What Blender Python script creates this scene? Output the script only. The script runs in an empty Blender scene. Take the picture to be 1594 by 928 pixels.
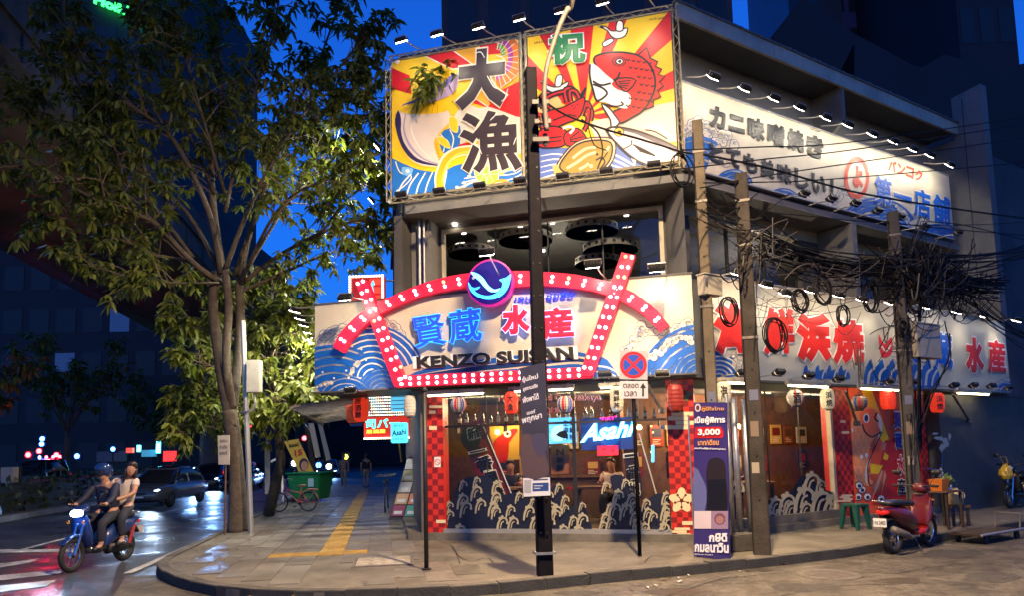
import bpy, bmesh, math, random
from mathutils import Vector, Matrix
from mathutils.geometry import tessellate_polygon
R = math.radians
random.seed(7)
sc = bpy.context.scene
COL = sc.collection

# ------------------------------------------------------------------ camera
PW, PH, FPX, HOR = 1594.0, 928.0, 1100.0, 705.0
PITCH, ROLL, EYE = R(5.5), R(1.4), 1.6
_f = Vector((0, math.cos(PITCH), math.sin(PITCH)))
_r0 = Vector((1, 0, 0)); _u0 = _r0.cross(_f)
CR = _r0 * math.cos(ROLL) - _u0 * math.sin(ROLL)
CU = _u0 * math.cos(ROLL) + _r0 * math.sin(ROLL)
CF = _f
CAMPOS = Vector((0, 0, EYE))
CY = HOR - FPX * math.tan(PITCH) / math.cos(ROLL)
cam = bpy.data.cameras.new('camera')
camo = bpy.data.objects.new('camera', cam); COL.objects.link(camo)
mw = Matrix((CR, CU, -CF)).transposed().to_4x4(); mw.translation = CAMPOS
camo.matrix_world = mw
cam.sensor_fit = 'HORIZONTAL'; cam.sensor_width = 36; cam.lens = 36 * FPX / PW
cam.shift_y = (CY - PH / 2) / PW
cam.clip_start = .05; cam.clip_end = 3000
sc.camera = camo

# ------------------------------------------------------------------ world: dusk sky
wd = bpy.data.worlds.new('World'); sc.world = wd; wd.use_nodes = True
wn = wd.node_tree; wn.nodes.clear()
wo = wn.nodes.new('ShaderNodeOutputWorld'); wb = wn.nodes.new('ShaderNodeBackground')
sk = wn.nodes.new('ShaderNodeTexSky'); sk.sky_type = 'NISHITA'; sk.sun_disc = False
sk.sun_elevation = R(.5); sk.sun_rotation = R(185); sk.air_density = 1.0; sk.dust_density = .3; sk.ozone_density = 6.0
tint = wn.nodes.new('ShaderNodeMix'); tint.data_type = 'RGBA'; tint.blend_type = 'MULTIPLY'
tint.inputs[0].default_value = 1.0; tint.inputs[7].default_value = (.5, .82, 1.0, 1)
wn.links.new(sk.outputs[0], tint.inputs[6]); wn.links.new(tint.outputs[2], wb.inputs[0])
wb.inputs[1].default_value = .15
wn.links.new(wb.outputs[0], wo.inputs[0])
sc.view_settings.view_transform = 'Standard'; sc.view_settings.look = 'None'
sc.view_settings.exposure = 3.05; sc.view_settings.gamma = 1.0; sc.view_settings.use_curve_mapping = False
LX = .30                                                # one scale for every lamp against the dusk sky
cy = sc.cycles
cy.use_denoising = True; cy.max_bounces = 6; cy.diffuse_bounces = 3; cy.glossy_bounces = 3
cy.transmission_bounces = 4; cy.transparent_max_bounces = 12; cy.sample_clamp_indirect = 3; cy.sample_clamp_direct = 0
cy.caustics_reflective = False; cy.caustics_refractive = False; cy.blur_glossy = 1.0

# ------------------------------------------------------------------ pixels of the survey picture -> points
def ray(x, y): return CF + CR * ((x - PW / 2) / FPX) - CU * ((y - CY) / FPX)
def onz(x, y, z=0.0):
    d = ray(x, y); return CAMPOS + d * ((z - EYE) / d.z)
def ondepth(x, y, Y):
    d = ray(x, y); return CAMPOS + d * (Y / d.y)
class Frame:
    """A vertical facade: u along it, z up, n out of it."""
    def __init__(s, o, u):
        s.o = Vector(o); s.u = Vector(u).normalized(); s.n = Vector((s.u.y, -s.u.x, 0))
    def p(s, u, z, n=0.0): return s.o + s.u * u + s.n * n + Vector((0, 0, z))
    def at(s, x, y, n=0.0):
        d = ray(x, y); o = s.o + s.n * n
        P = CAMPOS + d * ((o - CAMPOS).dot(s.n) / d.dot(s.n))
        return ((P - s.o).dot(s.u), P.z)
    def w(s, x, y, n=0.0, dn=0.0):
        u, z = s.at(x, y, n); return s.p(u, z, n + dn)
    def m(s, u=0, z=0, n=0):
        M = Matrix((s.u, s.n, Vector((0, 0, 1)))).transposed().to_4x4(); M.translation = s.p(u, z, n); return M
CNR = Vector((3.134, 12.143, 0))                       # corner where the chamfer meets the right-hand face
_a = R(15.1)
LFT = CNR + Vector((-math.cos(_a), math.sin(_a), 0)) * 5.45
FC = Frame(LFT, CNR - LFT)                             # chamfered corner front
FB = Frame(CNR, (.848, .529, 0))                       # right-hand face
UL = Vector((-.181, .983, 0)).normalized()
FL = Frame(LFT, -UL)                                   # left-hand face: u negative going away; n points to the street

# ------------------------------------------------------------------ objects
WM = {}
def setp(o, label=None, cat=None, group=None, kind=None):
    if label: o['label'] = label
    if cat: o['category'] = cat
    if group: o['group'] = group
    if kind: o['kind'] = kind
    return o
def thing(name, label, cat, loc=(0, 0, 0), rz=0.0, group=None):
    o = bpy.data.objects.new(name, None); COL.objects.link(o)
    o.empty_display_size = .1
    o.location = loc; o.rotation_euler = (0, 0, rz)
    WM[o] = Matrix.Translation(Vector(loc)) @ Matrix.Rotation(rz, 4, 'Z')
    return setp(o, label, cat, group)
class MB:
    def __init__(s): s.v = []; s.f = []; s.mi = []; s.mats = []; s.M = Matrix()
    def mat(s, m):
        if m not in s.mats: s.mats.append(m)
        return s.mats.index(m)
    def add(s, vs, fs, m, M=None):
        b = len(s.v); k = s.mat(m); M = M if M is not None else s.M
        s.v += [M @ Vector(v) for v in vs]
        for f in fs: s.f.append([b + i for i in f]); s.mi.append(k)
        return s
    def box(s, x0, x1, y0, y1, z0, z1, m, M=None):
        vs = [(x, y, z) for x in (x0, x1) for y in (y0, y1) for z in (z0, z1)]
        return s.add(vs, [(0, 1, 3, 2), (4, 6, 7, 5), (0, 4, 5, 1), (2, 3, 7, 6), (0, 2, 6, 4), (1, 5, 7, 3)], m, M)
    def prism(s, pts, off, m, M=None, cap=True):
        """closed polygon of 3d points swept by vector off"""
        n = len(pts); off = Vector(off); P = [Vector(p) for p in pts]
        fs = [(i, (i + 1) % n, n + (i + 1) % n, n + i) for i in range(n)]
        if cap:
            for a in tessellate_polygon([P]): fs.append(tuple(a)); fs.append(tuple(n + i for i in reversed(a)))
        return s.add(P + [p + off for p in P], fs, m, M)
    def tube(s, pts, r, m, seg=8, cap=True, M=None):
        pts = [Vector(p) for p in pts]; n = len(pts)
        rs = r if isinstance(r, (list, tuple)) else [r] * n
        vs = []; up = None
        for i, p in enumerate(pts):
            t = (pts[min(i + 1, n - 1)] - pts[max(i - 1, 0)])
            if t.length < 1e-9: t = Vector((0, 0, 1))
            t.normalize()
            if up is None:
                up = Vector((0, 0, 1)) if abs(t.z) < .9 else Vector((1, 0, 0))
            a = t.cross(up)
            if a.length < 1e-6: a = t.orthogonal()
            a.normalize(); up = a.cross(t).normalized()
            for k in range(seg):
                w = 2 * math.pi * k / seg
                vs.append(p + (a * math.cos(w) + up * math.sin(w)) * rs[i])
        fs = []
        for i in range(n - 1):
            for k in range(seg):
                k2 = (k + 1) % seg
                fs.append((i * seg + k, i * seg + k2, (i + 1) * seg + k2, (i + 1) * seg + k))
        if cap: fs.append(tuple(reversed(range(seg)))); fs.append(tuple(range((n - 1) * seg, n * seg)))
        return s.add(vs, fs, m, M)
    def lathe(s, prof, m, seg=16, M=None):
        vs = []; n = len(prof)
        for r, z in prof:
            for k in range(seg):
                w = 2 * math.pi * k / seg; vs.append((r * math.cos(w), r * math.sin(w), z))
        fs = []
        for i in range(n - 1):
            for k in range(seg):
                k2 = (k + 1) % seg
                fs.append((i * seg + k, i * seg + k2, (i + 1) * seg + k2, (i + 1) * seg + k))
        if prof[0][0] > 1e-4: fs.append(tuple(reversed(range(seg))))
        if prof[-1][0] > 1e-4: fs.append(tuple(range((n - 1) * seg, n * seg)))
        return s.add(vs, fs, m, M)
    def torus(s, c, ax, R_, r, m, seg=24, sub=6, ell=1.0):
        ax = Vector(ax).normalized(); a = ax.orthogonal().normalized(); b = ax.cross(a)
        # keep b as vertical as possible
        z = Vector((0, 0, 1)); b2 = (z - ax * z.dot(ax))
        if b2.length > .1: b = b2.normalized(); a = b.cross(ax)
        pts = [Vector(c) + a * math.cos(2 * math.pi * k / seg) * R_ * ell + b * math.sin(2 * math.pi * k / seg) * R_ for k in range(seg)]
        vs = []
        for k, p in enumerate(pts):
            rad = (p - Vector(c)).normalized()
            for j in range(sub):
                w = 2 * math.pi * j / sub
                vs.append(p + rad * math.cos(w) * r + ax * math.sin(w) * r)
        fs = [(k * sub + j, ((k + 1) % seg) * sub + j, ((k + 1) % seg) * sub + (j + 1) % sub, k * sub + (j + 1) % sub) for k in range(seg) for j in range(sub)]
        return s.add(vs, fs, m)
    def build(s, name, parent=None, local=False, smooth=False, label=None, cat=None, group=None, kind=None, bevel=0.0):
        me = bpy.data.meshes.new(name)
        W = Matrix()
        if parent is not None: W = WM.get(parent, Matrix())
        inv = Matrix() if local else W.inverted()
        me.from_pydata([inv @ v for v in s.v], [], s.f)
        for m in s.mats: me.materials.append(m)
        me.polygons.foreach_set('material_index', s.mi)
        bm = bmesh.new(); bm.from_mesh(me); bmesh.ops.recalc_face_normals(bm, faces=bm.faces)
        if bevel: bmesh.ops.bevel(bm, geom=[e for e in bm.edges if e.is_manifold and e.calc_face_angle(0) > .5], offset=bevel, segments=2, affect='EDGES', clamp_overlap=True)
        bm.to_mesh(me); bm.free()
        if smooth:
            for p in me.polygons: p.use_smooth = True
        o = bpy.data.objects.new(name, me); COL.objects.link(o)
        if parent is not None: o.parent = parent
        WM[o] = W
        return setp(o, label, cat, group, kind)
def dup(o, parent=None):
    """copy a thing with its parts and sub-parts"""
    c = o.copy(); COL.objects.link(c); WM[c] = WM.get(o, Matrix()).copy()
    if parent is not None: c.parent = parent
    for ch in list(KIDS.get(o, ())): dup(ch, c)
    return c
KIDS = {}
def kids(o): KIDS[o] = [c for c in bpy.data.objects if c.parent == o]; [kids(c) for c in KIDS[o]]
def place(o, loc, rz=0.0, rot=None, scale=None, label=None):
    o.location = loc; o.rotation_euler = rot if rot else (0, 0, rz)
    if scale: o.scale = scale if not isinstance(scale, (int, float)) else (scale,) * 3
    if label: o['label'] = label
    WM[o] = Matrix.Translation(Vector(loc)) @ o.rotation_euler.to_matrix().to_4x4()
    return o

# ------------------------------------------------------------------ materials
_MC = {}
def M(name, col, rough=.6, metal=0.0, var=.12, scale=6.0, bump=0.0, bscale=40.0, emit=None, es=0.0, spec=.5, sample=True, coat=0.0, stain=0.0, rvar=0.0):
    if name in _MC: return _MC[name]
    m = bpy.data.materials.new(name); m.use_nodes = True; nt = m.node_tree; b = nt.nodes['Principled BSDF']
    b.inputs['Base Color'].default_value = (*col, 1); b.inputs['Roughness'].default_value = rough
    b.inputs['Metallic'].default_value = metal; b.inputs['Specular IOR Level'].default_value = spec
    if coat: b.inputs['Coat Weight'].default_value = coat; b.inputs['Coat Roughness'].default_value = .08
    tc = None
    if var or bump or rvar:
        tc = nt.nodes.new('ShaderNodeTexCoord'); gm = nt.nodes.new('ShaderNodeNewGeometry')
        nz = nt.nodes.new('ShaderNodeTexNoise'); nz.inputs['Scale'].default_value = scale; nz.inputs['Detail'].default_value = 6; nz.inputs['Roughness'].default_value = .65
        nt.links.new(gm.outputs['Position'], nz.inputs['Vector'])
        if var:
            mr = nt.nodes.new('ShaderNodeMapRange'); mr.inputs[1].default_value = .25; mr.inputs[2].default_value = .75
            mr.inputs[3].default_value = 1 - var; mr.inputs[4].default_value = 1 + var
            mx = nt.nodes.new('ShaderNodeMix'); mx.data_type = 'RGBA'; mx.blend_type = 'MULTIPLY'; mx.inputs[0].default_value = 1; mx.inputs[6].default_value = (*col, 1)
            nt.links.new(nz.outputs[0], mr.inputs[0]); nt.links.new(mr.outputs[0], mx.inputs[7])
            out = mx.outputs[2]
            if stain:
                n2 = nt.nodes.new('ShaderNodeTexNoise'); n2.inputs['Scale'].default_value = scale * .22; n2.inputs['Detail'].default_value = 8; n2.inputs['Roughness'].default_value = .7
                nt.links.new(gm.outputs['Position'], n2.inputs['Vector'])
                r2 = nt.nodes.new('ShaderNodeMapRange'); r2.inputs[1].default_value = .42; r2.inputs[2].default_value = .68; r2.inputs[3].default_value = 1; r2.inputs[4].default_value = 1 - stain
                m2 = nt.nodes.new('ShaderNodeMix'); m2.data_type = 'RGBA'; m2.blend_type = 'MULTIPLY'; m2.inputs[0].default_value = 1
                nt.links.new(n2.outputs[0], r2.inputs[0]); nt.links.new(out, m2.inputs[6]); nt.links.new(r2.outputs[0], m2.inputs[7]); out = m2.outputs[2]
            nt.links.new(out, b.inputs['Base Color'])
        if rvar:
            n3 = nt.nodes.new('ShaderNodeTexNoise'); n3.inputs['Scale'].default_value = scale * .12; n3.inputs['Detail'].default_value = 7
            nt.links.new(gm.outputs['Position'], n3.inputs['Vector'])
            r3 = nt.nodes.new('ShaderNodeMapRange'); r3.inputs[1].default_value = .35; r3.inputs[2].default_value = .65; r3.inputs[3].default_value = max(.08, rough - rvar); r3.inputs[4].default_value = min(1, rough + rvar)
            nt.links.new(n3.outputs[0], r3.inputs[0]); nt.links.new(r3.outputs[0], b.inputs['Roughness'])
        if bump:
            nb = nt.nodes.new('ShaderNodeTexNoise'); nb.inputs['Scale'].default_value = bscale; nb.inputs['Detail'].default_value = 5
            nt.links.new(gm.outputs['Position'], nb.inputs['Vector'])
            bp = nt.nodes.new('ShaderNodeBump'); bp.inputs['Strength'].default_value = bump; bp.inputs['Distance'].default_value = .02
            nt.links.new(nb.outputs[0], bp.inputs['Height']); nt.links.new(bp.outputs[0], b.inputs['Normal'])
    if emit is not None:
        b.inputs['Emission Color'].default_value = (*emit, 1); b.inputs['Emission Strength'].default_value = es * LX
        if not sample: m.cycles.emission_sampling = 'NONE'
    _MC[name] = m; return m
def s2l(c): return tuple(((x / 255 + .055) / 1.055) ** 2.4 if x > 10 else x / 255 / 12.92 for x in c)
def PR(*rgb, rough=.45):
    """printed vinyl colour"""
    return M('print_%02x%02x%02x' % rgb, s2l(rgb), rough=rough, var=.05, scale=3)
def EM(name, col, es, sample=False, base=None):
    return M(name, base or tuple(min(.8, c) for c in col), rough=.4, var=0, emit=col, es=es, sample=sample)
def glass(name, tint=(.9, .92, .92), refl=1.0, rough=.02):
    m = bpy.data.materials.new(name); m.use_nodes = True; nt = m.node_tree; nt.nodes.clear()
    o = nt.nodes.new('ShaderNodeOutputMaterial'); t = nt.nodes.new('ShaderNodeBsdfTransparent'); t.inputs[0].default_value = (*tint, 1)
    g = nt.nodes.new('ShaderNodeBsdfGlossy'); g.inputs['Roughness'].default_value = rough; g.inputs[0].default_value = (refl, refl, refl, 1)
    fr = nt.nodes.new('ShaderNodeFresnel'); fr.inputs[0].default_value = 1.5
    mx = nt.nodes.new('ShaderNodeMixShader')
    gm = nt.nodes.new('ShaderNodeNewGeometry'); mm = nt.nodes.new('ShaderNodeMath'); mm.operation = 'SUBTRACT'; mm.use_clamp = True   # no reflection on the way out of the pane
    nt.links.new(fr.outputs[0], mm.inputs[0]); nt.links.new(gm.outputs['Backfacing'], mm.inputs[1])
    nt.links.new(mm.outputs[0], mx.inputs[0]); nt.links.new(t.outputs[0], mx.inputs[1]); nt.links.new(g.outputs[0], mx.inputs[2]); nt.links.new(mx.outputs[0], o.inputs[0])
    return m
m_asphalt = M('asphalt', (.045, .046, .05), rough=.40, var=.5, scale=7, bump=.7, bscale=40, stain=.35, rvar=.16)
m_street = M('worn_concrete_street', (.11, .097, .078), rough=.6, var=.5, scale=9, bump=1.0, bscale=28, stain=.7, rvar=.2)
m_pave = M('pavement_concrete', (.15, .135, .105), rough=.62, var=.25, scale=5, bump=.4, bscale=30, stain=.5, rvar=.15)
m_slab = [M('paving_slab_%s' % 'abc'[i], c, rough=.42, var=.22, scale=7, bump=.35, bscale=35, stain=.4, rvar=.14) for i, c in enumerate([(.165, .15, .12), (.14, .13, .105), (.19, .175, .145)])]
m_kerb = M('kerb_concrete', (.11, .1, .085), rough=.75, var=.35, scale=6, bump=.5, stain=.6)
m_kerbdark = M('kerb_face_dark', (.03, .03, .03), rough=.8, var=.4, scale=5, bump=.5)  # kerb stones darker than the concrete strip on top
m_white = M('white_paint', (.7, .7, .68), rough=.5, var=.15, scale=9)
m_roadpaint = M('worn_road_paint', (.5, .5, .48), rough=.6, var=.4, scale=6, stain=.7)
m_grey = M('grey_plaster', (.19, .185, .175), rough=.75, var=.14, scale=2.5, bump=.1, stain=.3)
m_dgrey = M('dark_grey_plaster', (.085, .082, .078), rough=.7, var=.18, scale=2.5, bump=.1, stain=.3)
m_cream = M('cream_metal_fascia', (.5, .45, .34), rough=.5, var=.12, scale=5, stain=.35)
m_board = M('cream_sign_board', (.56, .50, .38), rough=.45, var=.07, scale=3, stain=.16)
m_black = M('black_paint', (.012, .012, .013), rough=.5, var=.3, scale=6)
m_steel = M('galvanised_steel', (.35, .35, .36), rough=.4, metal=.8, var=.2, scale=9)
m_rust = M('weathered_steel', (.16, .14, .12), rough=.6, metal=.4, var=.4, scale=8)
m_alu = M('aluminium_frame', (.45, .43, .38), rough=.35, metal=.6, var=.1)
m_cable = M('black_cable_rubber', (.008, .0075, .0075), spec=.2, rough=.6, var=.3, scale=9)
m_cableb = M('weathered_cable', (.06, .05, .04), rough=.65, var=.4, scale=6)
m_concpole = M('concrete_pole', (.13, .105, .075), spec=.2, rough=.85, var=.25, scale=5, bump=.4, stain=.4)
m_glass = glass('window_glass')
m_dglass = glass('dark_tinted_glass', (.68, .70, .72))
m_red = M('red_paint', (.55, .015, .02), rough=.45, var=.08)
m_wood = M('brown_wood', (.11, .055, .028), rough=.55, var=.35, scale=7)
m_dwood = M('dark_wood', (.035, .02, .013), rough=.5, var=.35, scale=7)
m_rubber = M('tyre_rubber', (.012, .012, .012), rough=.75, var=.3, scale=20)
m_chrome = M('chrome', (.7, .7, .7), rough=.15, metal=1, var=0)
m_lampglass = EM('lit_lamp_face', (1.0, .92, .78), 20.0)
m_bulb = EM('lit_bulb', (1.0, .93, .82), 6.0)
m_bulbdead = M('dead_bulb', (.6, .45, .3), rough=.3, var=0, emit=(1, .6, .3), es=.4, sample=False)

def spot(name, loc, target, W, col=(1, .86, .62), ang=100, blend=.6, size=.04, parent=None):
    L = bpy.data.lights.new(name, 'SPOT'); L.energy = W * LX; L.color = col; L.spot_size = R(ang); L.spot_blend = blend; L.shadow_soft_size = size
    o = bpy.data.objects.new(name, L); COL.objects.link(o)
    d = (Vector(target) - Vector(loc)).normalized()
    mat = d.to_track_quat('-Z', 'Y').to_matrix().to_4x4(); mat.translation = loc
    if parent is not None:
        o.parent = parent; mat = WM[parent].inverted() @ mat
    o.matrix_local = mat
    return o
def point(name, loc, W, col=(1, .8, .5), size=.06, parent=None):
    L = bpy.data.lights.new(name, 'POINT'); L.energy = W * LX; L.color = col; L.shadow_soft_size = size
    o = bpy.data.objects.new(name, L); COL.objects.link(o)
    if parent is not None:
        o.parent = parent; o.location = WM[parent].inverted() @ Vector(loc)
    else: o.location = loc
    return o

# ------------------------------------------------------------------ flat print and lettering
def smooth(pts, k=4, closed=True):
    """Catmull-Rom through 2d points"""
    n = len(pts); out = []
    rng = range(n if closed else n - 1)
    for i in rng:
        if closed: p0, p1, p2, p3 = pts[(i - 1) % n], pts[i], pts[(i + 1) % n], pts[(i + 2) % n]
        else: p0, p1, p2, p3 = pts[max(i - 1, 0)], pts[i], pts[i + 1], pts[min(i + 2, n - 1)]
        for j in range(k):
            t = j / k; t2 = t * t; t3 = t2 * t
            out.append(tuple(.5 * (2 * b + (c - a) * t + (2 * a - 5 * b + 4 * c - d) * t2 + (3 * b - a - 3 * c + d) * t3) for a, b, c, d in zip(p0, p1, p2, p3)))
    if not closed: out.append(tuple(pts[-1]))
    return out
def ribbon(pts, w, taper=0.0):
    """outline of a stroke of width w (number or list) along 2d pts"""
    n = len(pts); Lp = []; Rp = []
    for i, p in enumerate(pts):
        a = pts[max(i - 1, 0)]; b = pts[min(i + 1, n - 1)]
        dx, dy = b[0] - a[0], b[1] - a[1]; l = math.hypot(dx, dy) or 1
        ww = (w[i] if isinstance(w, (list, tuple)) else w) / 2
        if taper: ww *= 1 - taper * abs(2 * i / (n - 1) - 1)
        Lp.append((p[0] - dy / l * ww, p[1] + dx / l * ww)); Rp.append((p[0] + dy / l * ww, p[1] - dx / l * ww))
    return Lp + Rp[::-1]
def clip_poly(poly, a, b, c):
    """keep a*u+b*z<=c"""
    out = []; n = len(poly)
    for i in range(n):
        p, q = poly[i], poly[(i + 1) % n]
        dp = a * p[0] + b * p[1] - c; dq = a * q[0] + b * q[1] - c
        if dp <= 0: out.append(p)
        if (dp < 0 < dq) or (dq < 0 < dp):
            t = dp / (dp - dq); out.append((p[0] + (q[0] - p[0]) * t, p[1] + (q[1] - p[1]) * t))
    return out
INK = None
class Print:
    """flat coloured shapes laid on a facade, each a hair proud of the one below; shapes are given in survey pixels through Z"""
    def __init__(s, fr, n, Z=None, clip=None):
        s.fr = fr; s.n = n; s.k = 0; s.Z = Z or (lambda x, y: (x, y)); s.mb = MB(); s.clip = clip; s.step = .0004
    def uz(s, p): return s.fr.at(*s.Z(*p), s.n)
    def raw(s, uzs, mat, up=True):
        if s.clip:
            u0, u1, z0, z1 = s.clip
            for a, b, c in ((1, 0, u1), (-1, 0, -u0), (0, 1, z1), (0, -1, -z0)):
                uzs = clip_poly(uzs, a, b, c)
                if len(uzs) < 3: return s
        if up: s.k += 1
        nn = s.n + s.step * s.k
        pts = [s.fr.p(u, z, nn) for u, z in uzs]
        tris = tessellate_polygon([[Vector((u, z, 0)) for u, z in uzs]])
        s.mb.add(pts, [tuple(t) for t in tris], mat)
        return s
    def poly(s, pts, mat, sm=0, up=True):
        if sm: pts = smooth(pts, sm)
        return s.raw([s.uz(p) for p in pts], mat, up)
    def line(s, pts, w, mat, sm=4, closed=False, taper=0.0, up=True):
        if sm: pts = smooth(pts, sm, closed)
        if closed: pts = list(pts) + [pts[0]]
        if mat is INK and not isinstance(w, list): w = w * 2.1
        return s.poly(ribbon(pts, w, taper), mat, up=up)
    def oline(s, pts, fill, w, ink, sm=4):
        s.poly(pts, fill, sm); return s.line(pts, w, ink, sm, closed=True)
    def circ(s, c, r, mat, ry=None, n=24, up=True):
        ry = ry or r
        return s.poly([(c[0] + r * math.cos(2 * math.pi * i / n), c[1] + ry * math.sin(2 * math.pi * i / n)) for i in range(n)], mat, up=up)
    def arc(s, c, r, a0, a1, w, mat, ry=None, n=14, up=True):
        ry = ry or r
        pts = [(c[0] + r * math.cos(R(a0 + (a1 - a0) * i / n)), c[1] - ry * math.sin(R(a0 + (a1 - a0) * i / n))) for i in range(n + 1)]
        return s.poly(ribbon(pts, w), mat, up=up)
    def rect(s, x0, y0, x1, y1, mat, up=True): return s.poly([(x0, y0), (x1, y0), (x1, y1), (x0, y1)], mat, up=up)
    def build(s, name, parent=None, **k): return s.mb.build(name, parent, **k)
_TX = {}
def glyphs(txt, bold=0.0, res=3, ext=0.0):
    key = (txt, bold, res, ext)
    if key in _TX: return _TX[key]
    cu = bpy.data.curves.new('lettering', 'FONT'); cu.body = txt; cu.resolution_u = res; cu.bevel_depth = bold; cu.bevel_resolution = 0; cu.extrude = ext
    ob = bpy.data.objects.new('lettering', cu)
    me = ob.to_mesh()
    vs = [tuple(v.co) for v in me.vertices]; fs = [tuple(p.vertices) for p in me.polygons]
    ob.to_mesh_clear(); bpy.data.objects.remove(ob); bpy.data.curves.remove(cu)
    x0 = min(v[0] for v in vs); x1 = max(v[0] for v in vs); y0 = min(v[1] for v in vs); y1 = max(v[1] for v in vs)
    _TX[key] = (vs, fs, x0, x1, y0, y1); return _TX[key]
def lettering(mb, txt, fr, n, TL, TR, BL, mat, bold=0.03, depth=.003, res=3, Z=None, pad=0.0, raw=False):
    """fit text to the parallelogram TL,TR,BL (survey pixels, or u,z when raw) on a facade"""
    Z = Z or (lambda x, y: (x, y))
    tl, tr, bl = ((Vector(p) if raw else Vector(fr.at(*Z(*p), n))) for p in (TL, TR, BL))
    vs, fs, x0, x1, y0, y1 = glyphs(txt, bold, res)
    zr = max(abs(v[2]) for v in vs) or 1
    ex = tr - tl; ey = tl - bl; out = []
    for v in vs:
        a = (v[0] - x0) / (x1 - x0); b = (v[1] - y0) / (y1 - y0)
        if txt in '一ニ！': a, b = (v[0] - .02) / .95, (v[1] + .1) / .95
        if pad: a = -pad + a * (1 + 2 * pad); b = -pad + b * (1 + 2 * pad)
        q = bl + ex * a + ey * b
        out.append(fr.p(q.x, q.y, n + depth * .5 + v[2] / zr * depth * .5))
    mb.add(out, fs, mat); return mb
# ================================================================== SETTING
ROADZ = -.13
PRT = Vector((UL.y, -UL.x, 0))                          # to the right of the left-hand street
def AB(a, b, z=0.0): return UL * a + PRT * b + Vector((0, 0, z))
g = MB(); g.add([(-900, -300, ROADZ - .02), (900, -300, ROADZ - .02), (900, 1500, ROADZ - .02), (-900, 1500, ROADZ - .02)], [(0, 1, 2, 3)], m_asphalt)
g.build('ground', kind='structure')
g = MB(); g.add([AB(-40, -11.2, ROADZ), AB(-40, 30, ROADZ), AB(160, 30, ROADZ), AB(160, -11.2, ROADZ)], [(0, 1, 2, 3)], m_asphalt)
g.build('road', kind='structure')
g = MB(); z = ROADZ + .004
g.add([(-5.9, 10.9, z), (-4.3, 7.2, z), (-4.3, -25, z), (70, -25, z), (70, 52, z), (12, 16.5, z), (0, 12, z)], [(0, 1, 2, 3, 4, 5, 6)], m_street)
g.build('side_street', kind='structure')
# cracks and patches in the side street: thin recessed lines of tar
def ground_line(pts, w, mat, z, name, parent=None):
    p2 = [tuple(onz(x, y, z).xy) for x, y in pts]; rb_ = ribbon(smooth(p2, 3, False), w)
    mb = MB(); mb.add([(x, y, z) for x, y in rb_], [tuple(t) for t in tessellate_polygon([[Vector((x, y, 0)) for x, y in rb_]])], mat)
    return mb.build(name, parent)
street_o = bpy.data.objects['side_street']
m_tar = M('tar_seam', (.03, .027, .024), rough=.6, var=.3)
for pts in ([(1140, 900), (1210, 893), (1300, 889), (1395, 894)], [(1040, 928), (1110, 905), (1150, 897)], [(1395, 894), (1480, 880), (1594, 876)], [(1215, 928), (1310, 912), (1400, 911)]):
    ground_line(pts, .018, m_tar, ROADZ + .008, 'tar_seam', street_o)

m_patch = M('asphalt_patch', (.055, .05, .045), rough=.7, var=.4, scale=10, bump=1.0, bscale=30); m_stain = M('oil_stain', (.06, .052, .043), rough=.35, var=.4, scale=8)
rp_ = random.Random(12)
for k, (x, y, rx, ry, m_) in enumerate(((1250, 915, 60, 7, m_patch), (1050, 922, 50, 5, m_stain), (1480, 862, 55, 6, m_patch), (1400, 905, 40, 5, m_stain), (1540, 900, 46, 8, m_patch), (1180, 888, 24, 3, m_stain), (900, 924, 40, 4, m_patch), (330, 922, 40, 5, m_patch))):
    mb = MB(); P = [onz(x + rx * rp_.uniform(.75, 1.2) * math.cos(i * .45), y + ry * rp_.uniform(.7, 1.25) * math.sin(i * .45), ROADZ + .0065 + k * .0001) for i in range(14)]; mb.add(P, [tuple(t) for t in tessellate_polygon([P])], m_); mb.build('patch', street_o)
# pavement with a rounded corner
KERB = [tuple(AB(75, -3.6).xy), (-8.62, 26.9), (-7.14, 18.89), (-6.35, 14.6), (-5.85, 11.9), (-5.45, 10.95), (-4.95, 10.25), (-4.35, 9.6), (-3.55, 9.0), (-2.6, 8.68), (-1.7, 8.63), (-.8, 8.72), (.1, 8.98), (1.0, 9.36), (3.0, 10.1), (4.85, 10.92), (9.98, 14.09), (34, 29.07)]
def ksm():
    out = [KERB[0], KERB[1], KERB[2]]
    out += smooth([KERB[2]] + KERB[3:15], 4, False)[1:]
    return out + KERB[15:]
KP = ksm()
pav = MB(); poly = KP + [(34, 70), tuple(AB(75, 3).xy)]
pav.prism([(x, y, ROADZ) for x, y in poly], (0, 0, -ROADZ - .012), m_pave)
pavement = pav.build('pavement', kind='structure')
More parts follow.
